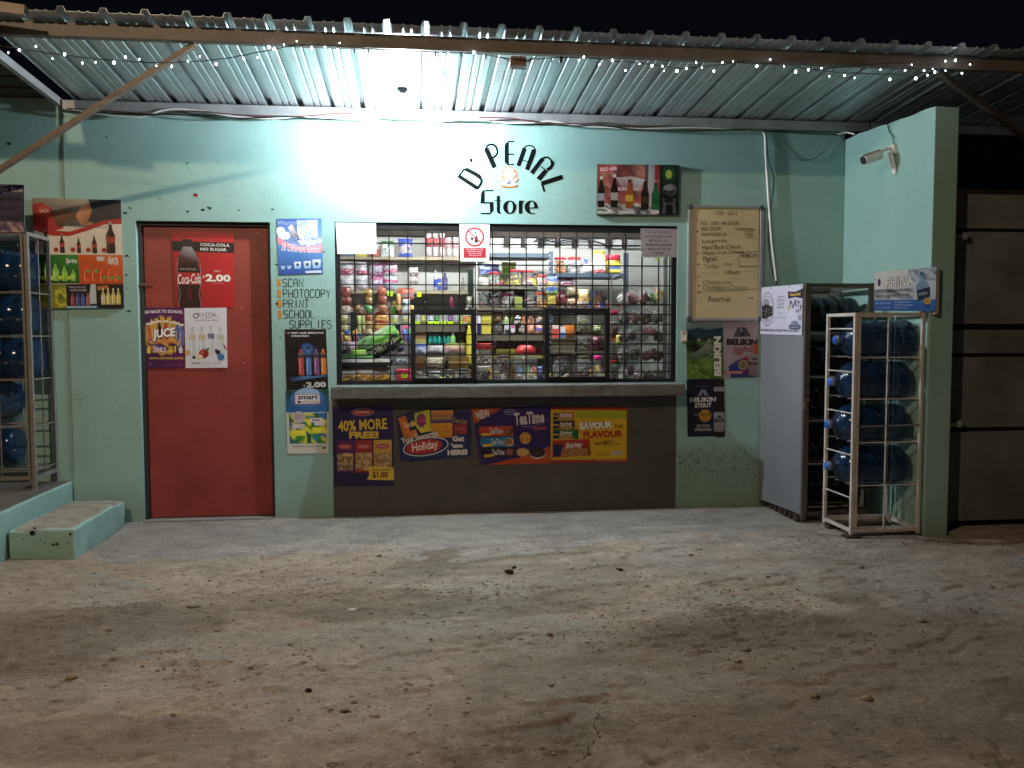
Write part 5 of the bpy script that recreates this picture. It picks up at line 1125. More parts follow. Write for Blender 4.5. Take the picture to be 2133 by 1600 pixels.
P.text('ICE',.86,.49,.94,.55,'2a2c50',.03); P.poly([(.68,.40),(.72,.44),(.71,.52),(.68,.50)],'c8b040'); P.ell(.95,.65,.04,.06,'8a90b0'); P.ell(.84,.80,.10,.09,'7a80a4'); P.poly([(.70,.80),(.98,.80),(.96,.88),(.73,.88)],'1c2450'); P.text('PURIFIED ICE',.75,.82,.94,.86,'c8c8de')
P.text('#31 Main Street, Orange Walk Town, Belize',.05,.88,.93,.95,'3a3a50',.01)
for (u, v) in ((.02,.04),(.27,.03),(.7,.03),(.97,.04),(.01,.9)): P.ell(u,v,.01,None,'444')
P.build('ice_company_sign', 'white sign with oval Zeta emblem and PARTY ICE on the grey cabinet side', 'sign', thick=.004)
pa, pb = Vector((2.93,-1.02,0)), Vector((3.335,-1.17,0))
yA, yB = -.98, -1.17
q_ = [PY(1822,567,yA), PY(1951,556,yB), PY(1947,648,yB), PY(1822,647,yA)]
q_[3].x = q_[0].x; q_[2].x = q_[1].x
P = Print(q_, 'd0dcea')
P.grad(0,0,1,.72,['e4ecf6','d8e2f0','a8c0dc','dce4f0']); P.mottle(.0,.45,.66,.72,['a8b4c8','8a98b0','c8d0dc','6a7890'],8,4,4); P.mottle(.55,.0,1,.3,['c8d4e4','8aa4c0','5a6a80','a8bcd0'],7,4,8)
P.text('PHINA',.19,.16,.62,.40,'f0f4fa',.02,.1,rot=-4,edge='1a2448',ew=.05); P.poly([(.12+.035*math.cos(t)*(1 if k%2 else .45),.27+.09*math.sin(t)*(1 if k%2 else .45)) for k,t in [(k,2*math.pi*k/10-1.57+.63) for k in range(10)]],'dce0ea'); P.ell(.08,.28,.025,.1,'2a3a70')
P.text('PURIFIED DRINKING WATER',.02,.475,.56,.545,'20283c',.02,rot=-2); P.text('NATURAL AND HEALTHY WATER',.03,.585,.57,.66,'20283c',.02,rot=-2)
P.grad(0,.73,1,1,['2468c0','2c70c8','2460b4','1c54a4']); P.small(.02,.79,.30,.87,1,'9ab4d8',3); P.small(.02,.91,.29,.96,1,'9ab4d8',4); P.small(.33,.78,.62,.82,1,'c8d8ec',5); P.small(.33,.85,.66,.89,1,'c8d8ec',6); P.small(.33,.92,.55,.96,1,'c8d8ec',7)
P.poly([(.74,.14),(.78,.14),(.79,.24),(.88,.36),(.90,.82),(.72,.82),(.68,.40),(.74,.26)],['3a6aa8','5a8ac0','7aa8d0','8ab4d8','4a80b8','3a70a8','6a9cc8','8ab4d8']); P.rect(.74,.09,.79,.16,'2a4a90'); P.poly([(.69,.52),(.90,.44),(.91,.66),(.72,.78)],'16244e'); P.text('PHINA',.73,.56,.87,.63,'a8b4cc',.02,rot=-12)
P.ell(.87,.77,.055,None,'c8a83c'); P.ell(.87,.77,.035,None,'a88a30'); P.poly([(.82,.86),(.92,.86),(.91,.94),(.83,.94)],'2a4a8a'); P.ell(.985,.12,.01,None,'222'); P.ell(.0+.01,.2,.01,None,'222')
ps = P.build('water_company_sign', 'blue and white sign reading PHINA standing on top of the white rack', 'sign', thick=.004)
mb = MB(); tr_, br_ = P.P[1]+Vector((.006,0,0)), P.P[2]+Vector((.006,0,0)); mb.bar(tr_+Vector((.005,.03,0)), br_+Vector((.005,.03,-.02)), .024, .05); bl_ = P.P[3]; mb.bar(bl_+Vector((.30,.0,-.012)), br_+Vector((0,.03,-.012)), .02, .02)
part('wooden_edge', mb, mat('painted_batten', (.42,.34,.26), .7, var=.2), ps)

# ================================================================== GOODS INSIDE THE SHOP
M_glass = mat('clear_plastic', (.75,.78,.78), .08, var=.02, alpha=.13, spec=.8)
M_bagfilm = mat('clear_film', (.8,.8,.8), .12, var=.02, alpha=.11, spec=.9, bump=.6, bscale=22)
M_sh = mat('dark_shelf_edge', (.10,.09,.065), .7, var=.2)
M_blue = mat('blue_grey_steel', (.045,.062,.085), .45, var=.15)
def rectw(x0, y0, x1, y1, Y): a = PY(x0, y0, Y); b = PY(x1, y1, Y); return a.x, b.x, b.z, a.z
def pack(x0, y0, x1, y1, Y, cols, label, cat='packet', group=None, dep=.05, rot=0, name=None, text=None, tcol='fff', seed=None, blotch=None):
    ax, bx, az, bz = rectw(x0, y0, x1, y1, Y); w_, h_ = bx-ax, bz-az; cx, cz = (ax+bx)/2, (az+bz)/2
    n, m_ = 9, 16; mb = MB(); rnd = random.Random(seed if seed is not None else int(x0*7+y0)); pal = [lin(c) for c in cols]; bl = [lin(c) for c in (blotch or cols)]
    ph = rnd.random()*9
    for sgn in (-1, 1):
        vs = []; cc = []
        for j in range(m_+1):
            for i in range(n+1):
                u, v = i/n, j/m_; e = (math.sin(math.pi*min(1,max(0,u))))**.55*(math.sin(math.pi*v))**.45
                q = dep/2*e*(1+.25*noise.noise(Vector((u*4+ph, v*6, sgn))))
                pin = 1-.07*math.sin(math.pi*v) if h_ > w_ else 1
                vs.append(Vector(((u-.5)*w_*pin, sgn*q, (v-.5)*h_)))
                c = pal[min(len(pal)-1, int((1-v)*len(pal)+.25*noise.noise(Vector((u*3+ph, v*2, 0)))))] if True else None
                if noise.noise(Vector((u*6*max(1,w_/h_)+ph*3, v*7, 5)))+.5*noise.noise(Vector((u*17+ph, v*19, 2))) > .22: c = bl[int(noise.noise(Vector((u*5+ph, v*5, 9)))*7) % len(bl)]
                cc.append(c)
        r2 = R(rot)
        vs = [Vector((cx+p.x*math.cos(r2)+p.z*math.sin(r2), Y+dep/2+p.y, cz-p.x*math.sin(r2)+p.z*math.cos(r2))) for p in vs]
        n0 = len(mb.v); mb.v += vs; mb.c += cc
        mb.f += [(n0+j*(n+1)+i, n0+j*(n+1)+i+1, n0+(j+1)*(n+1)+i+1, n0+(j+1)*(n+1)+i) for j in range(m_) for i in range(n)]
    o = single(name or cat.replace(' ', '_'), mb, M_gloss, label, cat, group, smooth=True, color=True)
    if text:
        vs, fs = text_mesh(text[0], .02, .1); mb = MB(); a, b, c, d = text[1:]
        pts = [Vector(((a+(c-a)*x-.5)*w_, -dep*.62, (.5-(d-(d-b)*y))*h_)) for x, y in vs]
        mb.add([Vector((cx+p.x*math.cos(r2)+p.z*math.sin(r2), Y+dep/2+p.y, cz-p.x*math.sin(r2)+p.z*math.cos(r2))) for p in pts], fs, tcol)
        part('lettering', mb, M_gloss, o, color=True)
    return o
def carton(x0, y0, x1, y1, Y, cols, label, cat='box', dep=.10, group=None, name=None, text=None, tcol='fff'):
    ax, bx, az, bz = rectw(x0, y0, x1, y1, Y); mb = MB(); mb.box((ax, Y, az), (bx, Y+dep, bz), cols[0])
    o = single(name or cat.replace(' ', '_'), mb, M_gloss, label, cat, group, color=True)
    k = len(cols)-1
    if k:
        mb = MB(); h_ = (bz-az)/k
        for i in range(k): mb.add([(ax+.003, Y-.0008, bz-h_*(i+1)+.002), (bx-.003, Y-.0008, bz-h_*(i+1)+.002), (bx-.003, Y-.0008, bz-h_*i-.002), (ax+.003, Y-.0008, bz-h_*i-.002)], [(0,1,2,3)], cols[i+1])
        part('printed_face', mb, M_gloss, o, color=True)
    if text:
        vs, fs = text_mesh(text[0], .02); a, b, c, d = text[1:]; mb = MB(); w_, h_ = bx-ax, bz-az
        mb.add([(ax+w_*(a+(c-a)*x), Y-.0016, bz-h_*(d-(d-b)*y)) for x, y in vs], fs, tcol); part('lettering', mb, M_gloss, o, color=True)
    return o
def jar(x0, y0, x1, y1, Y, lid, fill, label, lv=.16, fh=.8, cat='jar', group=None, neck=.9, dome=0, seed=1, clear=True):
    ax, bx, az, bz = rectw(x0, y0, x1, y1, Y); r_ = (bx-ax)/2; h_ = bz-az; c = Vector(((ax+bx)/2, Y+r_, az))
    t = thing('jar' if cat == 'jar' else cat.replace(' ', '_'), label, cat, c, group); hb = h_*(1-lv)
    mb = MB(); mb.lathe([(r_*.88,0),(r_,h_*.04),(r_,hb*.82),(r_*neck,hb*.97),(r_*neck,hb)], c, 18); part('body', mb, M_glass if clear else mat('tub_'+(fill[0]), lin(fill[0]), .4), t, smooth=True)
    if lid:
        mb = MB(); z = hb+.0005
        if dome: mb.lathe([(r_*neck*1.04,z),(r_*neck*.98,z+h_*lv*.3),(r_*neck*.75,z+h_*lv*.75),(r_*neck*.4,z+h_*lv*.95),(r_*.02,z+h_*lv)], c, 18)
        else: mb.lathe([(r_*neck*1.05,z),(r_*neck*1.06,z+h_*lv*.85),(r_*neck*.98,z+h_*lv)], c, 18)
        part('lid', mb, mat('lid_'+lid, lin(lid), .35, var=.05), t, smooth=True)
    if fill and clear:
        mb = MB(); rnd = random.Random(seed*7+int(x0)); hf = hb*fh
        for k in range(46):
            a = rnd.random()*6.28; rr = r_*.86*math.sqrt(rnd.random()); z = rnd.uniform(.06, 1)*hf; s = r_*rnd.uniform(.16,.27)
            rr = min(rr, r_*.95-s); mb.ball(c+Vector((rr*math.cos(a), rr*math.sin(a), max(z, s)*1.0)), (s, s, s*.8), 6, 4, rnd.choice(fill))
        part('contents', mb, M_dull, t, smooth=True, color=True)
    return t
def bottle(x0, y0, x1, y1, Y, body, cap, lab, label, group=None, cat='bottle', n=12):
    ax, bx, az, bz = rectw(x0, y0, x1, y1, Y); r_ = (bx-ax)/2; h_ = bz-az; c = Vector(((ax+bx)/2, Y+r_, az)); t = thing('bottle', label, cat, c, group)
    mb = MB(); mb.lathe([(r_*.92,0),(r_,h_*.04),(r_,h_*.62),(r_*.8,h_*.72),(r_*.42,h_*.8),(r_*.40,h_*.86)], c, n); part('body', mb, mat('bottle_'+body, lin(body), .25, var=.05), t, smooth=True)
    mb = MB(); mb.lathe([(r_*.46,h_*.861),(r_*.46,h_*.985),(r_*.4,h_)], c, n); part('cap', mb, mat('lid_'+cap, lin(cap), .35, var=.05), t, smooth=True)
    if lab: mb = MB(); mb.lathe([(r_*1.02,h_*.15),(r_*1.02,h_*.52)], c, n); mb.f = mb.f[:-2]; part('label', mb, mat('paper_'+lab, lin(lab), .5, var=.1), t, smooth=True)
    return t
def strip(x0, y0, x1, y1, Y, cols, label, n, sway=0):
    t = None; ax, bx, az, bz = rectw(x0, y0, x1, y1, Y); h_ = (bz-az)/n
    t = thing('snack_strip', label, 'snack strip', ((ax+bx)/2, Y, az))
    for i in range(n):
        mb = MB(); c = cols[i % len(cols)]; c2 = cols[(i*3+1) % len(cols)]; g = 4; z1_ = bz-h_*i; sx = sway*i/n; ph = i*1.7; vs = []; cc = []
        for sg in (-1, 1):
            for j in range(g+1):
                for k in range(g+1):
                    u, v = k/g, j/g; e = math.sin(math.pi*u)**.5*math.sin(math.pi*v)**.5
                    vs.append((ax+(bx-ax)*u+sx+.004*math.sin(ph), Y+sg*.018*e*(1+.3*noise.noise(Vector((u*3+ph, v*3, sg)))), z1_-h_*v*.97)); cc.append(lin(c if (j+k) % 3 else c2))
        mb.v = [Vector(p) for p in vs]; mb.c = cc; q = (g+1)*(g+1)
        mb.f = [(s*q+j*(g+1)+k, s*q+j*(g+1)+k+1, s*q+(j+1)*(g+1)+k+1, s*q+(j+1)*(g+1)+k) for s in (0,1) for j in range(g) for k in range(g)]
        part('sachet', mb, M_gloss, t, smooth=True, color=True)
    return t
def pricetag(x0, y0, x1, y1, Y, label):
    ax, bx, az, bz = rectw(x0, y0, x1, y1, Y); mb = MB(); mb.add([(ax,Y-.001,az),(bx,Y-.001,az),(bx,Y-.001,bz),(ax,Y-.001,bz),(ax,Y,az),(bx,Y,az),(bx,Y,bz),(ax,Y,bz)],[(0,1,2,3),(7,6,5,4),(0,4,5,1),(1,5,6,2),(2,6,7,3),(3,7,4,0)],'c8f02c')
    w_, h_ = bx-ax, bz-az; mb.add([(ax+w_*.2,Y-.0014,az+h_*.45),(ax+w_*.75,Y-.0014,az+h_*.42),(ax+w_*.75,Y-.0014,az+h_*.58),(ax+w_*.2,Y-.0014,az+h_*.6)],[(0,1,2,3)],'5a7a1c')
    return single('price_tag', mb, M_dull, label, 'price tag', 'neon price tags on the shelves', color=True)
def shelf(x0, x1, py, th, Y, dep, m, label, name='shelf'):
    a = PY(x0, py, Y); b = PY(x1, py, Y); mb = MB(); mb.box((a.x, Y, (a.z+b.z)/2-th), (b.x, Y+dep, (a.z+b.z)/2)); return single(name, mb, m, label, 'shelf')
YS = 1.25    # front of the shelves on the back wall
shelf(690, 1012, 535.5, .022, YS-.03, .235, M_shelfwood, 'pale wooden top shelf on the back wall behind the left half of the window')
shelf(690, 984, 604.5, .030, YS-.03, .235, M_shelfwood, 'second wooden shelf on the back wall under the toilet paper packs')
shelf(862, 986, 671, .085, YS-.03, .235, M_sh, 'dark shelf with the row of cleaning bottles behind the left hatch')
shelf(862, 990, 716.5, .02, YS-.03, .235, M_sh, 'lower dark shelf with teal bottles behind the left hatch')
shelf(860, 990, 739.5, .02, .78, .3, M_sh, 'narrow ledge of silver wrapped packs behind the left hatch')
shelf(860, 990, 770, .015, .70, .3, M_sh, 'low ledge carrying brown and golden boxes behind the left hatch')
mb = MB(); mb.box((-.9, WT+.01, .86), (2.5, .72, .945)); single('sales_counter', mb, M_sh, 'long counter top inside the shop directly behind the window grille', 'counter')
# top shelf
carton(703,528,737,534.5,YS,['3a4a70','5a6a88'],'flat grey blue packet peeping out below the white notice',dep=.12)
carton(739,528,764,534.5,YS,['c8c43a','b8b030'],'flat yellow box peeping out below the white notice',dep=.12)
carton(772,506,791,534.5,YS,['a8302c','b8b0a8','982824'],'red box beside the right edge of the white notice',dep=.1)
pack(793,501,821,535,YS,['3a7a4a','d8e0d8','c8d0cc','e0e4e0'],'green and white packet on the top shelf left of the blue bag','packet')
pack(829,496,860,535,YS,['2c4ab8','2c4ab8','b8a8a4','c0b0a8','2c4ab8'],'blue bag with a pale picture on the top shelf','bag',dep=.07)
for i, x in enumerate((887,901,915,929,943)):
    ax, bx, az, bz = rectw(x, 486+ (8 if i > 2 else 0), x+12.5, 534.5, YS); t = thing('cup_stack', ['stack of red and white cups, leftmost on the top shelf','second stack of red and white cups from the left','middle stack of pinkish cups on the top shelf','stack of white and pink cups left of the round red sign','last white stack of cups beside the red and white sign'][i], 'cups', ((ax+bx)/2, YS, az), 'stacked cups on the top shelf'); c = Vector(((ax+bx)/2, YS+(bx-ax)/2, az)); h_ = bz-az; r_ = (bx-ax)/2
    for (a, b, cl_) in ((0,.42,'c8bcb8'),(.425,.80,'a84a4c' if i < 3 else 'c8a0a0'),(.805,1,'d0c8c8')): mb = MB(); mb.lathe([(r_*.9,h_*a),(r_*.97,h_*(a+b)/2),(r_*.9,h_*b)], c, 10); part('cup', mb, mat('paper_'+cl_, lin(cl_), .5, var=.1), t, smooth=True)
# toilet paper and sachets
for i, (a, b, c, d, cols, lab) in enumerate([(703,541,736,572,['d8d0c8','a8a4a8','d0ccd0','b82c5a','c02c5a'],'white and crimson toilet paper pack, upper left corner of the second shelf'),(704,573,736,604,['d8d4d4','b8b4b8','c8c4c8','d8d4d4'],'white toilet paper pack, lower left corner of the second shelf'),
    (738,541,765,572,['d8d4d0','a8a4ac','d0ccd0','b82c5a'],'second upper white and crimson toilet paper pack from the left'),(738,573,766,604,['d8d8d8','a8a4b0','c8c4cc','c0bcc8'],'second lower white toilet paper pack from the left'),
    (767,546,797,574,['a83a78','a8a4b8','b0a8c0','a04080'],'upper lilac tissue pack beside the white ones'),(767,575,797,604,['b04a88','b8b4c4','a84080','a8a0b8'],'lower lilac tissue pack beside the white ones'),
    (798,546,828,574,['b0305c','b8bcc8','c03a6c','a8acb8'],'upper pink and silver tissue pack at the right of the row'),(798,575,828,604,['c8c4c8','c83a80','a8b0c0','b8bcc8'],'lower pink and silver tissue pack at the right of the row')]):
    pack(a,b,c,d,YS,cols,lab,'toilet paper',dep=.1,blotch=['e8e4e4','9a96a0','c8c4cc'])
pack(852,557,871,604,YS+.1,['c8c0bc','6a5450','d0c8c4','8a7470','c8c0bc'],'pale sachet card with small dark pictures on the back wall','card',dep=.02)
bottle(903,562,911,604,YS,'c8ccd0','d8d8dc','2c4ab0','slim white and blue bottle on the second shelf',None)
carton(911,580,920,604,YS,['24459a','2c50b0','c8ccd8','2c50b0'],'small blue and white carton on the second shelf',dep=.05)
bottle(921,568,933,604,YS,'4a4478','3a3468','6a6098','purple bottle on the second shelf next to the blue carton',None)
bottle(960,578,968,604,YS,'a8a098','7a5448',None,'small pale bottle with brown neck at the right of the second shelf',None)
carton(975,562,986,640,YS-.05,['1c2422','1f3428','22302a'],'tall dark green box against the white steel post',dep=.1)
pack(972,618,984,641,YS-.1,['c8c4c0','8a9068','c8c8c8'],'clear wrapped pack beside the white steel post','packet')
mb = MB(); a = PY(988,545,.95); b = PY(995,800,.95); mb.box((a.x,.95,.945),(b.x,.97,a.z)); single('steel_post', mb, M_white, 'white steel rack post standing behind the middle of the window', 'post')
# hanging strips
YH = 1.16
strip(710,598,731,657,YH,['a83a30','6a2c20','c8b8b0','7a3424'],'brown and red snack strip hanging at the far left of the window',3,.01)
strip(761,602,778,720,YH,['c8a030','8a2c1c','4a8a4a','b83a30','c8b048'],'long yellow, red and green snack strip hanging third from the left',7)
strip(786,597,804,652,YH,['c8602c','6a2418','7a2c20','c87a2c'],'brown orange snack strip hanging above the noodle packs',3,.012)
pack(780,650,809,673,YH,['b8341c','e09a2c','e0a43a','c8501c'],'upper orange noodle pack above the green bag','noodles',dep=.05); pack(780,673,808,696,YH,['d8842c','e8a83a','d0681c','e0a040'],'lower orange noodle pack half behind the green bag','noodles',dep=.05)
pack(829,600,862,624,YH,['b8441c','c8521c','8a8a90','a84a20'],'orange packet with a silver picture hanging left of the left hatch','packet',dep=.04); pack(826,612,836,646,YH,['d8a850','c88a3a','e0b868'],'narrow yellow packet hanging left of the left hatch','packet',dep=.02)
pack(838,623,854,652,YH-.02,['b8c4cc','6a7880','d0dce0','8a98a0'],'silver striped packet hanging beside the left hatch frame','packet',dep=.03)
bottle(880,622,889,640,YS,'1a1a1c','101012',None,'small black pot peeping over the left hatch frame')
bottle(935,612,945,640,YS,'7a2c4a','5a1c34',None,'small maroon bottle peeping over the left hatch frame')
strip(710,655,728,714,YH-.02,['b8b070','c8b878','a8a060'],'pale yellow packs hanging at the far left',3); carton(730,650,743,712,YH-.05,['202624','262c2a','1c2020'],'tall dark bin between yellow packs',dep=.1)
pack(703,662,712,696,YH,['a8c8b0','90b8a0'],'pale green packet at the very left edge of the window','packet',dep=.03)
for k, (a, b, lab) in enumerate(((743,752,'first'),(752,762,'second'))): pack(a,658,b,692,YH,['c8d070','a8b868','d0d088'],lab+' yellowish green packet beside the dark bin','packet',dep=.03)
pack(744,692,760,712,YH,['8a8468','9a9478','7a7458'],'dull khaki packet beside the dark bin','packet'); carton(728,706,742,722,YH-.05,['5a2c20','6a3424'],'small brown box under the dark bin')
pack(815,657,830,678,YH,['a8a898','c8c040','a0a48c'],'small sunflower packet left of the hatch','packet',dep=.03); pack(838,658,855,674,YH,['a8a49c','c8b83a','a8a090'],'second small sunflower packet next to the hatch frame','packet',dep=.03)
carton(836,678,854,712,YH,['a8a4a0','d04a78','c04068','a8a49c','b0aca8'],'pink and grey box beside the left hatch frame',dep=.08); carton(822,676,834,712,YH+.05,['1c2430','24303c'],'dark navy box behind the tip of the green bag')
# big crisp bag and things near the front left
o = pack(744,690,836,741,.62,['a8c8a0','7ac03a','5a9a2c','1a1c16','1a1c16','14140f'],'large green and black tortilla crisp bag lying aslant on the left','crisp bag',dep=.10,rot=-29,blotch=['8ac84a','24281c','c8d0d8','4a8a2c'],text=('DORITOS',.12,.56,.86,.78),tcol='b8b4a8')
pack(729,729,762,746,.60,['8ac83a','c8d060','5a9a2c'],'small green and yellow packet at the lower end of the crisp bag','packet',dep=.05)
pack(703,712,722,738,.62,['3a3a44','8a8a90','2c2c34'],'dark grey packet at the left edge of the window','packet'); pack(720,712,744,740,.62,['c8a8b8','d8b8c4','b06a80','c8b0bc'],'pale pink packet left of the crisp bag','packet')
pack(805,712,842,740,.66,['2c2448','3a3060','1c1830','c8c8d0'],'dark purple bag under the tip of the crisp bag','bag',dep=.08)
pack(710,739,776,749,.50,['3a8a3a','5aa84a','2c6a2c'],'flat green packet lying on the black tray','packet',dep=.08)
mb = MB(); a = PY(713,748.5,.46); b = PY(814,754.5,.46); mb.box((a.x,.46,b.z),(b.x,.48,a.z)); o = single('tray', mb, M_white, 'white edged black tray at the left of the window above the bread', 'tray'); mb = MB(); mb.box((a.x-.005,.481,b.z-.03),(b.x+.01,.70,b.z+.01)); part('tray_base', mb, M_black, o)
carton(712,757,811,771,.45,['1a1a18','24221c','2c2a20'],'dark box of small packs under the white edged tray',dep=.2)
mb = MB(); random.seed(4); a = PY(708,796,.33); b = PY(808,775,.33)
for k in range(60):
    c = Vector((random.uniform(a.x+.03,b.x-.03), .34+random.uniform(0,.10), random.uniform(a.z+.01,b.z-.005)*.55+.45*(a.z+.02))); ang = random.uniform(-.6,.6); L_ = random.uniform(.03,.055)
    mb.bar(c-Vector((math.cos(ang)*L_,0,math.sin(ang)*L_)), c+Vector((math.cos(ang)*L_,.01,math.sin(ang)*L_)), .022, .008, random.choice(['b88a2c','d0a03a','a87420','8a5c1c','e0b450']))
ch = thing('banana_chip_bag', 'clear bag of golden plantain chips in the bottom left corner of the window', 'bag', ((a.x+b.x)/2,.38,.945)); part('contents', mb, M_dull, ch, color=True)
mb = MB(); mb.ball(((a.x+b.x)/2,.40,(a.z+b.z)/2+.004),((b.x-a.x)*.52,.09,(b.z-a.z)*.62),20,10,None,.12,3); part('film', mb, M_bagfilm, ch, smooth=True)
pack(772,690+82,808,794,.50,['c8a040','d8b050','a87c2c'],'second bag of golden chips behind the first in the corner','bag',dep=.06)
jar(824,770,857,797,.34,'c03050',['c84a60','d06070'],'pink tub with a neon price tag in the bottom of the window',lv=.2,clear=False,cat='tub'); pricetag(836,778,848,787,.335,'neon price tag stuck on the pink tub')
jar(822,741,850,758,.55,None,['90a0a8','707c80'],'shallow clear dish of grey packs beside the tray',fh=.6,cat='dish')
pricetag(807,608,818,617,YS-.035,'neon price tag under the tissue packs'); pricetag(868,609,878,619,YS-.035,'neon price tag below the sachet card')
# cleaning bottles
row = [(864,875,'c8c8c4','b0b0b8','a8a8b0','white bottle, first of the row behind the left hatch'),(877,888,'a8b83a','b8c04a','c8d070','yellow green bottle in the row behind the left hatch'),(891,902,'5a5a9a','3a3a78','c8c8d8','violet labelled bottle in the row behind the left hatch'),(904,915,'2c6a3a','1c4a2c','5a9a5a','dark green bottle in the row behind the left hatch'),
       (918,926,'d0d0d4','8a8aa0','c8c8d0','white slim bottle in the middle of the row behind the left hatch'),(933,944,'5a3a7a','3a2458','8a6aa8','purple bottle in the row behind the left hatch'),(947,955,'a8a8ac','808088','b8b8bc','silver grey bottle in the row behind the left hatch'),(956,965,'5a9a5a','3a6a3a','8ac08a','light green bottle in the row behind the left hatch')]
for (a, b, c1, c2, c3, lab) in row: bottle(a,645,b,670.5,YS,c1,c2,c3,lab,'cleaning bottles on the dark shelf')
bottle(964,642,983,676,YS-.12,'d0d0cc','c0b8b8','d08a5a','large white bottle with orange label at the right of the bottle row')
for i, (a, b) in enumerate(((864,875),(892,902),(904,915),(919,929),(933,944),(957,966))): pricetag(a,669,b,676,YS-.035,['leftmost neon price tag on the dark bottle shelf','neon price tag under the violet labelled bottle','neon price tag under the dark green bottle','neon price tag under the slim white bottle','neon price tag under the purple bottle','rightmost neon price tag on the dark bottle shelf'][i])
carton(864,686,889,716,YS,['b08a5a','b8905f','8a6438','a8a050'],'brown cardboard box at the left of the teal bottles')
for i, a in enumerate((892,901,911,921,930)): bottle(a,694,a+9,716,YS,'1c8a80','188070','2ca090',['first teal bottle next to the brown box','second teal bottle from the left','middle one of the five teal bottles','fourth teal bottle from the left','last teal bottle beside the pale green one'][i],'teal bottles on the lower shelf')
bottle(938,694,950,716,YS-.05,'8ad06a','c0e0e8','b0d8a0','pale green bottle with a light blue neck on the lower shelf'); carton(951,690,966,716,YS+.05,['3a4a24','46582c'],'dull green box behind the pale bottle')
bottle(971,664,984,760,.75,'c8c03a','b8b030','d8d050','tall yellow bottle by the right side of the left hatch')
pack(865,716,889,739,.78,['3a5ab8','b8c4e0','98a8d0'],'blue and white wrapped pack behind the left hatch','packet'); pack(890,718,925,739,.80,['a8a8b0','c8c8d0','78787f'],'crinkled silver bag behind the left hatch','bag',dep=.07,blotch=['eee','666','999']); pack(926,716,970,738,.78,['c0c060','d8a8a0','c090a8','a8a8a8'],'multicoloured wafer packet behind the left hatch','packet',dep=.06)
carton(866,745,884,769,.70,['6a4a24','7a5830','5a3c1c'],'small brown box low behind the left hatch'); pack(886,745,926,769,.72,['a09a80','c8c0a8','6a6450'],'clear bag of beige snacks low behind the left hatch','bag',dep=.06); carton(934,743,976,769,.70,['7a5a20','8a6a2c','a8843c','6a4c1c'],'golden box low behind the left hatch',dep=.12)
jar(866,780,893,797,.36,'5a5a58',['8a8a84','9a9a94'],'grey lidded tub at the bottom of the left hatch',lv=.2,clear=False,cat='tub'); jar(896,774,918,797,.36,'a8a8ac',['c8c8cc','a0a0a4'],'clear jar of white sweets at the bottom of the left hatch')
jar(926,771,948,797,.36,'3a4048',['5a6a78','78889a'],'clear jar with slate lid, left of two at the bottom of the left hatch'); jar(951,769,977,797,.36,'3a4048',['6a7a8a','4a5a6a'],'clear jar with slate lid, right of two at the bottom of the left hatch')

# blue steel shelf unit in the middle
sx = [PY(x,600,.85).x for x in (1003,1143,1155,1304)]
su = thing('blue_shelf_unit', 'blue grey steel shelving with jars standing behind the right half of the window', 'shelving', ((sx[0]+sx[3])/2, .95, 0))
def sh_(x0, x1, py, m=M_blue, th=.03, Y=.83, dep=.36, nm='shelf_board'):
    z = PY((x0+x1)/2, py, Y).z; mb = MB(); mb.box((PY(x0,py,Y).x, Y, z-th), (PY(x1,py,Y).x, Y+dep, z)); part(nm, mb, m, su)
sh_(1003,1150,527,th=.035); sh_(1157,1303,569.5,th=.032); sh_(994,1150,597,M_sh,.02); sh_(994,1300,641.5,M_sh,.02); sh_(994,1300,697,M_sh,.05); sh_(994,1150,739.5,mat('mustard_edge',(.22,.20,.05),.6),.03)
M_hole = mat('pale_rivet', (.7,.7,.7), .5)
for (xp, top) in ((1147,524),(1303,527)):
    for Yp in (.826, 1.17):
        a = PY(xp-4,top,Yp); b = PY(xp+5,800,Yp); mb = MB(); mb.box((a.x,Yp,.0),(b.x,Yp+.004,a.z)); pp = part('post', mb, M_blue, su)
        if Yp < 1:
            for k in range(30):
                z = a.z-.04-.045*k
                if z > .95: mb = MB(); mb.box((a.x+.006,Yp-.0015,z),(a.x+.012,Yp-.0002,z+.012)); part('slot', mb, M_hole if xp < 1200 else M_black, pp)
a = PY(1150,707,.8); b = PY(1200,731,.8)
pr_ = thing('egg_tray', 'brown perforated tray on the shelf behind the right hatch', 'tray', ((a.x+b.x)/2,.8,b.z)); mb = MB(); mb.box((a.x,.8,b.z),(b.x,.92,a.z)); part('body', mb, mat('brown_card',(.10,.08,.05),.8), pr_)
for k in range(6):
    x = a.x+.015+(b.x-a.x-.03)*k/5
    for zz in (a.z-.02, b.z+.02): mb = MB(); mb.add([(x-.006,.799,zz-.006),(x+.006,.799,zz-.006),(x,.799,zz+.010)], [(0,1,2)], '0a0806'); part('hole', mb, M_dull, pr_, color=True)
YJ = .86
RED = 'c03038'
pack(1001,549,1040,573,YJ+.1,['3a5ab0','c8d0e8','2c4aa0','8aa0d0'],'blue and white bag on the upper shelf right of the alcohol sign','bag',dep=.07)
jar(1018,566,1042,596,YJ,RED,['b8b8ac','8a9088','c8c8c0'],'red lidded jar of pale sweets under the blue and white bag'); carton(1046,546,1075,572,YJ+.15,['8aa82c','96b432','7a9a24'],'lime green box on the upper shelf',dep=.06)
jar(1062,561,1088,596.5,YJ,RED,['c8b848','a89838','d8c858','8a7a2c'],'red lidded jar of yellow snacks in the upper row',lv=.14); jar(1088.5,562,1113,596.5,YJ,RED,['c8b0a8','8a5a50','a8a49c'],'red lidded jar with a few brown sweets in the upper row',lv=.14,fh=.4)
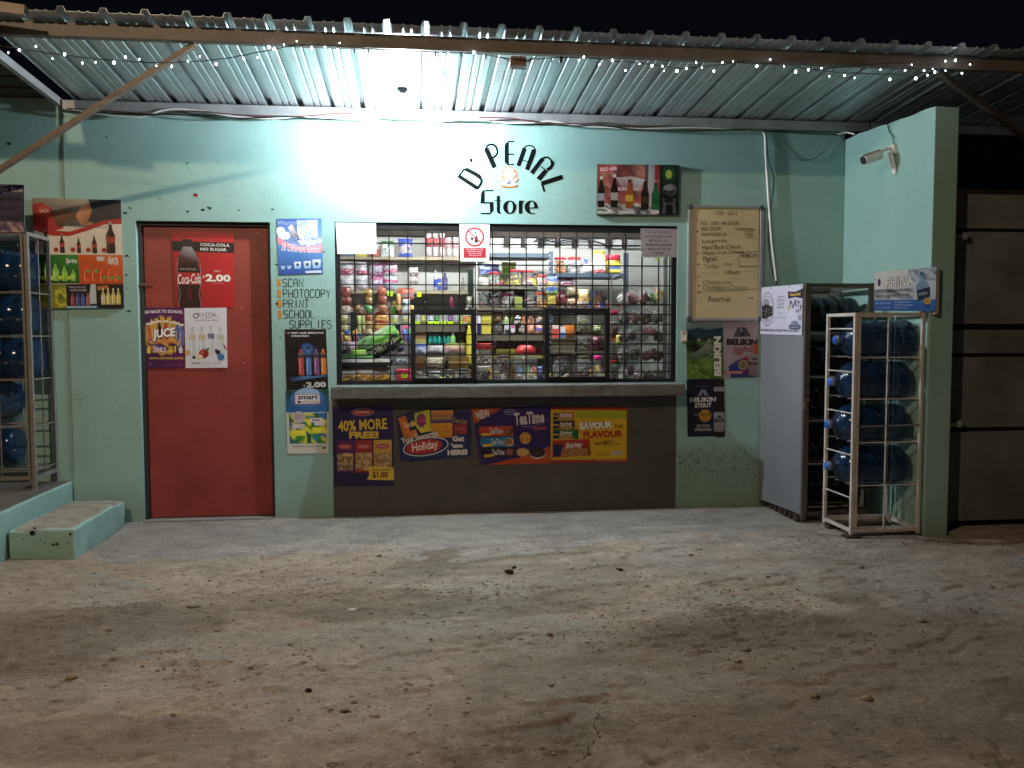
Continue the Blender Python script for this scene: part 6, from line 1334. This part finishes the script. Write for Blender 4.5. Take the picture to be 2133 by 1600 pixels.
jar(1120,573,1139,607,YJ-.1,'d83a34',['d8d4cc','b8b0a8'],'slim red lidded jar of white sweets',lv=.12); jar(1118,609,1142,641,YJ-.05,'e0502c',['e09a3a','d0742c','e8b860'],'orange lidded jar of amber sweets below the slim jar',lv=.16)
pack(1139,575,1162,613,YJ-.12,['2c4aa8','2c4aa8','c8b848','2c4aa8','8ab83a'],'blue sweet bag with yellow lettering beside the steel post','bag',dep=.05,text=('Bazooka',.1,.25,.9,.4),tcol='d8c84a')
pack(1141,613,1160,637,YJ-.1,['b8a82c','8a7c20','c8b43a'],'mustard packet under the blue sweet bag','packet'); carton(1041,595,1066,607,YJ+.05,['1a1a1a','222222'],'flat black box between the jars',dep=.08)
pack(998,578,1018,597,YJ,['b8b8b0','8a8a84','d0d0c8'],'clear bag of pale goods beside the white post','bag'); jar(996,600,1016,641,YJ,'8a8a84',['4a4a44','6a6860','2c2c28'],'clear jar of dark seeds beside the white post',lv=.08)
jar(1017,590,1043,640,YJ+.02,'9a2c34',['4a1c18','5a2420','3a1412'],'jar packed with dark red sweets in the middle row',lv=.1,fh=.95); jar(1045,611,1070,641,YJ,'a01c50',['8a8a80','a8a8a0'],'magenta lidded jar of pale sweets in the middle row',lv=.16,fh=.6)
carton(1072,618,1088,646,YJ-.03,['7a8038','868c40','6a702c'],'olive green box in the middle row',dep=.05); jar(1093,596,1119,641,YJ,'24245a',['b8b8b0','c87a5a','a8a8a0'],'large clear jar with navy lid in the middle row',lv=.09,fh=.5); pack(1070,598,1094,616,YJ+.05,['3a1418','2c1014'],'dark maroon packet behind the olive box','packet')
carton(994,640,1028,650,YJ+.02,['7a5a3a','8a6c48'],'flat tan box under the dark red sweets'); 
# middle lower rows
carton(1003,652,1023,696,YJ,['b8a828','d0c030','a89820','c0b02c'],'tall yellow carton behind the middle of the window',dep=.06); carton(994,652,1002,696,YJ,['3a3460','c8c8d8','2c2850'],'narrow purple and white carton beside the yellow one',dep=.06)
pack(1028,650,1048,673,YJ,['6a4a2c','8a6a44','5a3c24'],'brown biscuit packet behind the middle of the window','packet'); pack(1048,655,1062,675,YJ,['a8c87a','d0d8a0','8aa85a'],'pale green sweet packet in the row below the jars','packet'); pack(1062,655,1072,675,YJ,['5a6a2c','4a5824'],'dark olive packet in the row below the jars','packet')
pack(1072,655,1086,677,YJ-.02,['1c1c1c','d8d4d0','1c1c1c','d0ccc8','2c2c2c'],'black and white striped packet in the row below the jars','packet'); pack(1086,655,1096,675,YJ,['d88a2c','c8601c','e0a03a'],'orange packet in the row below the jars','packet')
for i, (a, b, c, d, col, lab) in enumerate([(1099,656,1115,674,['c88a6a','a86a4c','d8a88a'],'salmon packet, upper left of four left of the right hatch'),(1116,656,1134,674,['c89070','d8c0b0','8a98b0'],'salmon and grey packet, upper right of four left of the right hatch'),(1099,676,1115,696,['b87a5a','c89474','a8684a'],'salmon packet, lower left of four left of the right hatch'),(1116,676,1134,696,['c08468','3a5ac0','b87a5c'],'packet with blue corner, lower right of four left of the right hatch')]): pack(a,b,c,d,YJ,col,lab,'packet',dep=.05)
jar(1028,674,1047,697,YJ,'1c1412',['2c1c14','3a281c'],'small jar of dark coffee behind the middle of the window'); carton(1051,677,1061,696,YJ-.02,['c8ccd0','b8bcc0','30343c'],'small white labelled tin left of the pink dotted one',dep=.04); carton(1064,677,1073,693,YJ-.02,['c8ccd4','b04a70','c8ccd4'],'small white tin with a pink dot',dep=.04); pack(1080,677,1094,697,YJ,['6a5a50','c8c0b8','3a302c'],'grey brown wrapped sweets beside the dotted tin','packet')
carton(994,701,1026,717,YJ+.03,['3a141a','441820','30101a'],'flat maroon crate in the row above the clear tub',dep=.1); carton(1034,704,1070,729,YJ+.03,['3a241a','46301f','2c1a12'],'brown box of packs in the middle of the window',dep=.1); carton(1076,700,1098,728,YJ+.05,['1c2c34','24363f'],'dark teal carton behind the red domed jar',dep=.08)
pack(1044,700,1060,712,YJ-.02,['2c1c14','4a3020'],'small brown packet on the brown box','packet'); pack(1100,702,1132,718,YJ,['3c3c28','54543a','2c2c1c'],'dull olive packets right of the domed jar','packet')
jar(993,716,1026,760,.50,'d03a30',['a8a89c','b8b4a0','8a8a80'],'wide clear tub with bright red lid left of the domed jar',lv=.26,fh=.6,neck=.97); jar(995,764,1024,797,.34,'a8a8a4',['2c3420','3a4428','1c2418'],'clear jar of dark green sweets at the bottom, middle of the window',lv=.1)
carton(1036,728,1076,739,.62,['8a8a2c','989834','7a7a24'],'flat mustard box beside the domed jar',dep=.1); jar(1036,741,1062,780,.45,'5a3048',['5a2c44','6a3850','4a2038'],'jar of purple sweets left of the domed jar',lv=.1,fh=.95)
jar(1072,717,1124,797,.30,'b82028',['a8a8a4','b8b8b4','98988f'],'big round clear jar with red domed lid between the hatches',lv=.25,fh=.22,neck=.82,dome=1); bottle(1063,755,1073,797,.40,'6a4a18','7a5a28','8a6a2c','brown bottle left of the big domed jar'); pack(1118,764,1132,792,.40,['3a5ab0','8a98c8','2c4a98'],'blue packet right of the big domed jar','packet')
jar(1028,776,1046,797,.33,'9a9a98',['6a6a68','8a8a86'],'small glass with grey contents at the bottom of the window',lv=.1); jar(1047,776,1062,797,.33,'8a8a88',['5a5a5c','7a7a7c'],'second small glass at the bottom of the window',lv=.1)
# jars over the blue shelf on the right
jar(1156,535,1182,569,YJ,'d83a44',['c87a2c','d8942c','a85a20','d8b050'],'red lidded jar of orange snacks on the blue shelf',lv=.14,fh=.9); jar(1184,535,1214,569,YJ,'d83a44',['d8d4d8','c0bcc8','e8e4e4'],'red lidded jar of white sweets on the blue shelf',lv=.14,fh=.95)
pack(1216,550,1238,569,YJ,['d8d8d4','f0f0ec','c8c8c4'],'slumped white bag on the blue shelf','bag',dep=.07); jar(1236,522,1263,569,YJ,'d8e040',['e0e0b0','e8e8d0'],'tall white tub with yellow lid on the blue shelf',lv=.13,clear=False,cat='tub'); pack(1238,545,1262,569,YJ-.04,['f0f0ec','d8d8d4','b04a50'],'white packet in front of the yellow lidded tub','packet',dep=.03)
jar(1265,530,1296,569,YJ,'d83048',['c8b83a','d0c040'],'tub with red lid and yellow picture label on the blue shelf',lv=.3,clear=False,cat='tub'); carton(1268,549,1293,567,YJ-.006,['b8b02c','c8c03a','3a5ab0','c8c03a'],'yellow and blue picture card on the red lidded tub',dep=.004,cat='card')
pack(1164,579,1196,598,YJ,['a83a6a','d8c8d0','8a2c58','c8b0bc'],'crimson and white sweet bag under the blue shelf','bag',dep=.06,blotch=['e8e0e4','7a2048']); pack(1182,597,1206,619,YJ-.04,['7a6a50','8a7a5c','4a3c2c'],'paper bag with black marks under the blue shelf','bag',dep=.06); pack(1204,602,1228,637,YJ-.03,['d8c8a0','c8a860','b8843a','e8e0d0'],'golden snack bag above the right hatch','bag',dep=.07,blotch=['f0ecdc','a8742c'])
pack(1158,612,1182,637,YJ-.03,['5a2420','6a2c28','481c1a'],'maroon bag above the left corner of the right hatch','bag',dep=.06); pack(1183,619,1203,638,YJ-.02,['c8a88a','a8845c','30281c'],'beige bag above the right hatch','bag')
# behind the right hatch
carton(1150,676,1164,704,.80,['c83a28','d8d0c8','b83020','c83a28'],'red packet box at the left of the right hatch',dep=.05); carton(1166,681,1178,704,.80,['d0d4d8','e0e4e8','3a6ab8'],'white and blue carton next to the red packet box',dep=.05)
jar(1175,672,1199,702,.80,None,['c8702c','b85a20','d8883a'],'orange pot behind the right hatch',clear=False,cat='pot'); jar(1199,650,1231,693,.80,'3a3c34',['5a5c24','4a4c1c','6a6c2c'],'jar of olive green pickles behind the right hatch',lv=.12,neck=.7,fh=.75); jar(1200,695,1231,731,.78,None,['6a6c58','7a7c68','54563f'],'clear jar of dull sweets below the pickles',fh=.8)
pack(1232,700,1256,731,.74,['5a2030','4a1828','702c3c'],'bag of dark red fruit behind the right hatch','bag',dep=.08); pack(1236,676,1254,694,.80,['5a6a3a','c8d0a0','3c4a24'],'green topped packet at the right of the hatch','packet'); shelf(1148,1260,731.5,.02,.72,.3,M_sh,'narrow shelf behind the right hatch')
shelf(1148,1260,704,.012,.79,.3,M_sh,'thin shelf behind the upper part of the right hatch')
jar(1154,744,1190,797,.34,'4a1c28',['4a4038','5a5048','2c2420','6a5c50'],'glass jar of dark sweets, left of two in the right hatch',lv=.08,neck=.62,fh=.75); jar(1199,742,1240,797,.34,'5a5a3a',['3a3c40','2c3050','4a4c50','5a5c60'],'glass jar of grey blue sweets, right of two in the right hatch',lv=.09,neck=.55,fh=.8); jar(1238,741,1257,797,.42,'c82c80',['a8a8ac','c8c8cc'],'jar with bright magenta lid at the right of the hatch',lv=.16,fh=.5)
# column beside the bag rack
jar(1268,647,1289,680,.62,'b81c60',['a8a4a4','b8b4b8'],'magenta lidded jar left of the bagged sweets',lv=.22,fh=.4); pack(1268,680,1290,706,.60,['3a2018','4a2c20','5a3a2c'],'brown bag under the magenta lidded jar','bag',dep=.07); jar(1266,705,1286,742,.60,'d0401c',['8a8478','a09a88','6a4a3a'],'orange lidded jar in the column left of the bagged sweets',lv=.14); jar(1266,751,1288,797,.45,'c0341c',['2c2420','3a302c','1c1614'],'orange lidded jar of black sweets at the bottom of the column',lv=.12,fh=.95); pack(1284,698,1297,716,.58,['b8b83a','c8c84c'],'lime packet in the column left of the bagged sweets','packet')
pack(1268,742,1290,756,.55,['3a1c18','4a2420'],'dark brown bag between two orange lidded jars','bag')
# small goods crammed between the things that can be told apart
mb = MB(); rnd = random.Random(77)
pal = ['c83a2c','d8a02c','e0d040','3a8a3a','2c5ab8','c8c8c4','8a4a2c','d86a2c','a82c6a','d8d4c8','5a3a24','b8b83a','e8e4dc','c8a878']
for (x0, x1, yb, Y, n_, hh) in ((700,860,655,1.22,26,26),(700,862,712,1.0,22,24),(866,984,716,1.36,16,16),(996,1148,597,1.05,26,24),(996,1150,641,1.08,26,30),(996,1150,696,1.08,26,28),(996,1148,738,1.0,22,22),(996,1290,797,.62,46,30),(1156,1298,568,1.08,22,26),(1152,1300,641,1.0,26,30),(1152,1262,703,1.0,16,24),(1152,1262,731,.95,14,18),(700,860,797,.60,24,22),(866,984,770,.95,18,18),(866,984,797,.62,20,20)):
    for k in range(n_):
        px_ = rnd.uniform(x0, x1-6); hp = hh*rnd.uniform(.45,1.15); wp = rnd.uniform(7,15); a = PY(px_, yb-hp, Y); b = PY(px_+wp, yb, Y); yy = Y+rnd.uniform(0,.06); c1, c2 = rnd.choice(pal), rnd.choice(pal); g = 4; tl = rnd.uniform(-.25,.25)
        vs = []; cc = []
        for sg in (-1, 1):
            for j in range(g+1):
                for i in range(g+1):
                    u, v = i/g, j/g; e = math.sin(math.pi*u)**.5*math.sin(math.pi*v)**.5
                    vs.append(Vector((a.x+(b.x-a.x)*u+tl*(a.z-b.z)*(1-v), yy+sg*.016*e, b.z+(a.z-b.z)*(1-v)*(1+.1*math.sin(u*6+k))))); cc.append(lin(c1 if (j < 2 or rnd.random() < .3) else c2))
        q = (g+1)*(g+1); n0 = len(mb.v); mb.v += vs; mb.c += cc
        mb.f += [(n0+s_*q+j*(g+1)+i, n0+s_*q+j*(g+1)+i+1, n0+s_*q+(j+1)*(g+1)+i+1, n0+s_*q+(j+1)*(g+1)+i) for s_ in (0,1) for j in range(g) for i in range(g)]
o = mesh_obj('mixed_small_goods', mb, M_gloss, True, color=True); tag(o, 'small bright packets crammed together behind the jars inside the shop', 'packets', None, 'stuff')
# bagged sweets on a wire stand
bs = thing('bag_stand', 'grey wire stand with arched top carrying clear bags at the right of the window', 'stand', (PY(1340,797,.42).x,.42,.945))
def arch(xa, xb, yt, yb, Y, r_):
    a = PY(xa,yt,Y); b = PY(xb,yt,Y); R_ = (b.x-a.x)/2; pts = [Vector((a.x,Y,.945))]+[Vector(((a.x+b.x)/2-R_*math.cos(R(t)), Y, a.z-R_+R_*math.sin(R(t)))) for t in range(0,181,20)]+[Vector((b.x,Y,.945))]
    mb = MB(); mb.tube(pts, r_, 8); return mb
part('arch', arch(1274,1300,574,797,.40,.0065), M_lrack, bs, smooth=True)
part('post', MB().box((PY(1383,560,.5).x,.5,.945),(PY(1391,560,.5).x,.52,PY(1387,536,.5).z)), M_lrack, bs)
for y in (636, 676, 715, 755, 795):
    for Yb in (.40, .56): mb = MB(); mb.tube([PY(1296,y,Yb),PY(1388,y,Yb)], .004, 6); part('rail', mb, M_lrack, bs)
DR = ['5a2024','6e2c2c','7a3432','481a1c']; BRN = ['5a4030','6a4c38','463020']; GRY = ['48483f','565648','3a3a32']; WHT = ['a8a8a8','c0c0c0','909090']; GRN = ['4a7a3a','6a9a4a','8ab060']; RD = ['8a2020','a02c28','701818']
bags = [(1288,1312,604,637,WHT,'clear bag of pale sweets'),(1308,1334,600,637,DR,'bag of dark red sweets'),(1330,1356,598,637,DR,'knotted bag of maroon sweets'),(1350,1374,596,637,GRN,'green sweet bag'),(1368,1386,582,634,['b8a83a','c87a3a','d8c850'],'yellow bag with orange patch'),
  (1290,1316,642,676,['26282c','303236'],'bag of black sweets'),(1312,1338,640,676,BRN,'bag of brown sweets'),(1334,1360,642,676,BRN,'knotted bag of brown nuts'),(1358,1386,642,676,['2c3020','3a4028'],'bag of olive sweets'),
  (1290,1314,682,714,BRN,'lumpy bag of tamarind sweets'),(1308,1328,680,712,['1c1e1e','282a2a'],'round bag of liquorice'),(1326,1352,678,714,WHT,'bag of frosted sweets'),(1346,1370,676,700,RD,'bag of bright red sweets'),(1364,1387,682,714,['4a4030','5a4c38'],'bag of tan seeds'),
  (1290,1314,720,755,['5a5048','6a5c50','4a4038'],'bag of grey brown sweets'),(1312,1338,716,754,BRN,'bag of dull brown balls'),(1334,1362,716,754,DR,'large bag of dark red plums'),(1356,1384,718,754,['4a2018','3a1812'],'bag of rust coloured balls'),
  (1290,1312,762,796,WHT,'bag of pale rings'),(1302,1326,758,784,DR,'bag of burgundy balls'),(1322,1346,758,795,['a8a8a8','7a5a5c'],'half empty clear bag'),(1340,1364,762,796,GRY,'bag of grey green balls'),(1360,1385,762,796,GRY,'bag of dark grey nuts')]
ROWN = {637:'top row',634:'top row',676:'second row',714:'third row',712:'third row',700:'third row',755:'fourth row',754:'fourth row',796:'bottom row',784:'bottom row',795:'bottom row'}
for i, (a, b, c, d, pal, lab) in enumerate(bags):
    Yb = .42+.05*(i % 2); ax, bx, az, bz = rectw(a, c, b, d, Yb); cx, cz = (ax+bx)/2, (az+bz)/2; w_, h_ = (bx-ax)/2, (bz-az)/2; rnd = random.Random(i+40)
    t = thing('sweet_bag', lab+', '+ROWN[d]+' of the wire stand', 'bag', (cx, Yb+.04, az), 'clear bags of sweets on the wire stand')
    mb = MB()
    for k in range(26):
        th = rnd.random()*6.28; rr = math.sqrt(rnd.random())*.78; s = w_*rnd.uniform(.30,.44); mb.ball((cx+w_*rr*math.cos(th), Yb+.04+.025*rnd.uniform(-1,1), cz-h_*.18+h_*.66*rr*math.sin(th)), s, 6, 4, rnd.choice(pal))
    part('contents', mb, M_gloss, t, smooth=True, color=True)
    mb = MB(); mb.ball((cx, Yb+.04, cz-h_*.1), (w_*1.08, .05, h_*.95), 16, 9, None, .22, i); part('film', mb, M_bagfilm, t, smooth=True)
    mb = MB(); mb.lathe([(w_*.2,0),(w_*.09,h_*.16),(w_*.28,h_*.42)], (cx+w_*rnd.uniform(-.3,.3), Yb+.04, cz+h_*.66), 8); part('knot', mb, M_bagfilm, t, smooth=True)
pack(1380,661,1388,678,.5,['c8c8cc','e0e0e4'],'small white tag packet at the right edge of the bag stand','packet',dep=.01)
for k, (x, lab) in enumerate(((1364,'small yellow paper corner under the grey notice, left one'),(1386,'small yellow paper corner under the grey notice, right one'))):
    mb = MB(); p = PY(x,537,.5); mb.add([p, p+Vector((.03,0,0)), p+Vector((.018,0,-.03)), p+Vector((.0,.002,0)), p+Vector((.03,.002,0)), p+Vector((.018,.002,-.03))], [(0,1,2),(5,4,3),(0,3,4,1),(1,4,5,2),(2,5,3,0)], 'c8e03a'); single('paper_corner', mb, M_dull, lab, 'paper', color=True)
for j, pts in enumerate(([(1111,505),(1125,497),(1140,501),(1160,504),(1180,500),(1205,498),(1225,500),(1250,506),(1275,512),(1330,512)],[(1115,503),(1130,505),(1148,498),(1160,508),(1185,503),(1202,501)],[(1262,497),(1268,510),(1272,530)])):
    cable([PY(x,y,1.34) for x, y in pts], .008 if j == 0 else .005, M_blackrub, ['thick black cable slung across the shop back wall near the ceiling','tangled thin black cable on the shop back wall','short black cable dropping on the shop back wall'][j])

# ================================================================== STONES AND LITTER
mb = MB(); pts = [(1240,1478),(1246,1495),(1238,1508),(1243,1524),(1250,1536),(1236,1548),(1226,1560),(1232,1574),(1214,1588),(1196,1599),(1180,1612)]
cp = [PZ(*q_) for q_ in pts]; fine = []
random.seed(8)
for i in range(len(cp)-1):
    for k in range(5): fine.append(cp[i].lerp(cp[i+1], k/5)+Vector((random.uniform(-.006,.006), random.uniform(-.006,.006), 0)))
vs = []
for p in fine: wd = random.uniform(.0008,.005)*(1 if p.y < cp[3].y else .6); vs += [Vector((p.x-wd, p.y, ground_h(p.x-wd, p.y)+.0015)), Vector((p.x+wd, p.y+.002, ground_h(p.x+wd, p.y)+.0015))]
mb.add(vs, [(2*i,2*i+1,2*i+3,2*i+2) for i in range(len(fine)-1)], '4a3d2e')
o = mesh_obj('ground_crack', mb, M_dull, color=True); tag(o, kind='structure')
random.seed(15)
def stone(px, py, s, col, label, name='stone', cat='stone', flat=.5, seed=0):
    p = PZ(px, py, 0); mb = MB(); mb.ball(p+Vector((0,0,s*flat*.4+ground_h(p.x,p.y))), (s, s*.8, s*flat), 10, 7, col, .5, seed); return single(name, mb, M_dull, label, cat, color=True, smooth=True)
stone(1060,1192,.026,'2c241a','dark clod of dirt on the slab in the middle of the ground','clod','clod',.45,1); stone(1071,1184,.016,'2a2219','smaller dark clod beside the middle one','clod','clod',.5,2)
stone(1290,1187,.026,'30281f','flat dark clod right of the middle of the ground','clod','clod',.25,3); stone(1440,1157,.016,'241c14','dry dark leaf like scrap below the counter wall','scrap','litter',.2,4)
stone(1553,1229,.020,'6a6254','pale stone left of the dark gravel patch at the right','stone','stone',.5,5); stone(1555,1352,.020,'7a7264','pale stone at the lower end of the dark gravel patch','stone','stone',.5,6)
stone(1918,1300,.020,'8a8070','light stone far right on the dirt','stone','stone',.5,7); stone(1806,1453,.022,'8a7c68','buff pebble in the right foreground','stone','stone',.55,8); stone(1697,1452,.018,'7a6c58','buff pebble left of the one in the right foreground','stone','stone',.5,9)
stone(150,1418,.022,'8a7460','pale crumb of stone at the left of the foreground','stone','stone',.5,10); stone(1537,1384,.016,'8a8272','small white stone below the dark gravel patch','stone','stone',.5,11)
stone(733,1269,.020,'c8c8c4','scrap of bright white paper on the ground left of the middle','paper_scrap','litter',.3,12); stone(684,1472,.010,'c0c0bc','tiny white scrap in the left middle foreground','paper_scrap','litter',.4,13); stone(402,1270,.030,'6f6a5c','flat grey stone chip in the left part of the ground','stone','stone',.2,14)
stone(843,1067,.012,'24303c','small dark blue scrap at the foot of the counter wall','scrap','litter',.3,16); stone(643,1438,.014,'241a12','dark crumb in the left middle foreground','clod','clod',.5,17); stone(720,1480,.022,'33271c','dark clod near the bottom left of the middle','clod','clod',.4,18)
mb = MB(); rnd = random.Random(2); CR = [(PZ(*q_).x, PZ(*q_).y) for q_ in ((560,1225),(700,1245),(220,1265),(960,1215),(1030,1235),(1560,1270),(1540,1320),(430,1375),(560,1380),(880,1160),(700,1475),(1050,1560),(2080,1290),(1640,1350),(1300,1320),(250,1300),(830,1290))]
for k in range(6500):
    if k % 3 == 0: x = rnd.gauss(1.35,.45); y = rnd.gauss(-2.45,.30)
    elif k % 3 == 1: x = rnd.uniform(-3.2, 4.6); y = rnd.uniform(-4.4,-.7)
    else: x = rnd.gauss(-.2,1.1); y = rnd.gauss(-1.75,.28)
    if y > -.6 or y < -4.5 or x < -4 or x > 4.8: continue
    s = .0018+.006*rnd.random()**4; z = ground_h(x, y)
    g = rnd.random(); col = (.10, .085, .065) if g < .3 else (.16+.34*g**3, .13+.32*g**3, .10+.28*g**3)
    q = [Vector((x+math.cos(a)*s*rnd.uniform(.7,1.2), y+math.sin(a)*s*rnd.uniform(.7,1.2), z-.001)) for a in (0,1.25,2.5,3.75,5)]; top = Vector((x+rnd.uniform(-.3,.3)*s, y+rnd.uniform(-.3,.3)*s, z+s*rnd.uniform(.5,.9)))
    n0 = len(mb.v); mb.v += q+[top]; mb.c += [col]*6; mb.f += [(n0+i, n0+(i+1)%5, n0+5) for i in range(5)]
for k in range(1800):      # flat crumbs of dirt, in drifts
    if k % 2: cxx, cyy = rnd.choice(CR); x = rnd.gauss(cxx,.28); y = rnd.gauss(cyy,.09)
    else: x = rnd.uniform(-3.2, 4.6); y = rnd.uniform(-4.3,-.9)
    if y > -.8 or x < -3.8: continue
    s = .0035+.009*rnd.random()**2.4; z = ground_h(x, y); g = rnd.uniform(.7,1.25); col = (.24*g,.195*g,.15*g); m_ = 6
    q = [Vector((x+math.cos(a)*s*rnd.uniform(.6,1.3)*1.3, y+math.sin(a)*s*rnd.uniform(.6,1.2), z-.0015)) for a in [k2*math.pi/3 for k2 in range(6)]]
    tp = [Vector((x+(p.x-x)*.6+rnd.uniform(-.001,.001), y+(p.y-y)*.6, z+s*rnd.uniform(.25,.5))) for p in q]
    n0 = len(mb.v); mb.v += q+tp; mb.c += [col]*12; mb.f += [(n0+i, n0+(i+1)%6, n0+6+(i+1)%6, n0+6+i) for i in range(6)]+[tuple(n0+6+i for i in range(6))]
o = mesh_obj('gravel', mb, M_dull, color=True); tag(o, 'loose gravel scattered over the dirt in front of the shop', 'gravel', None, 'stuff')
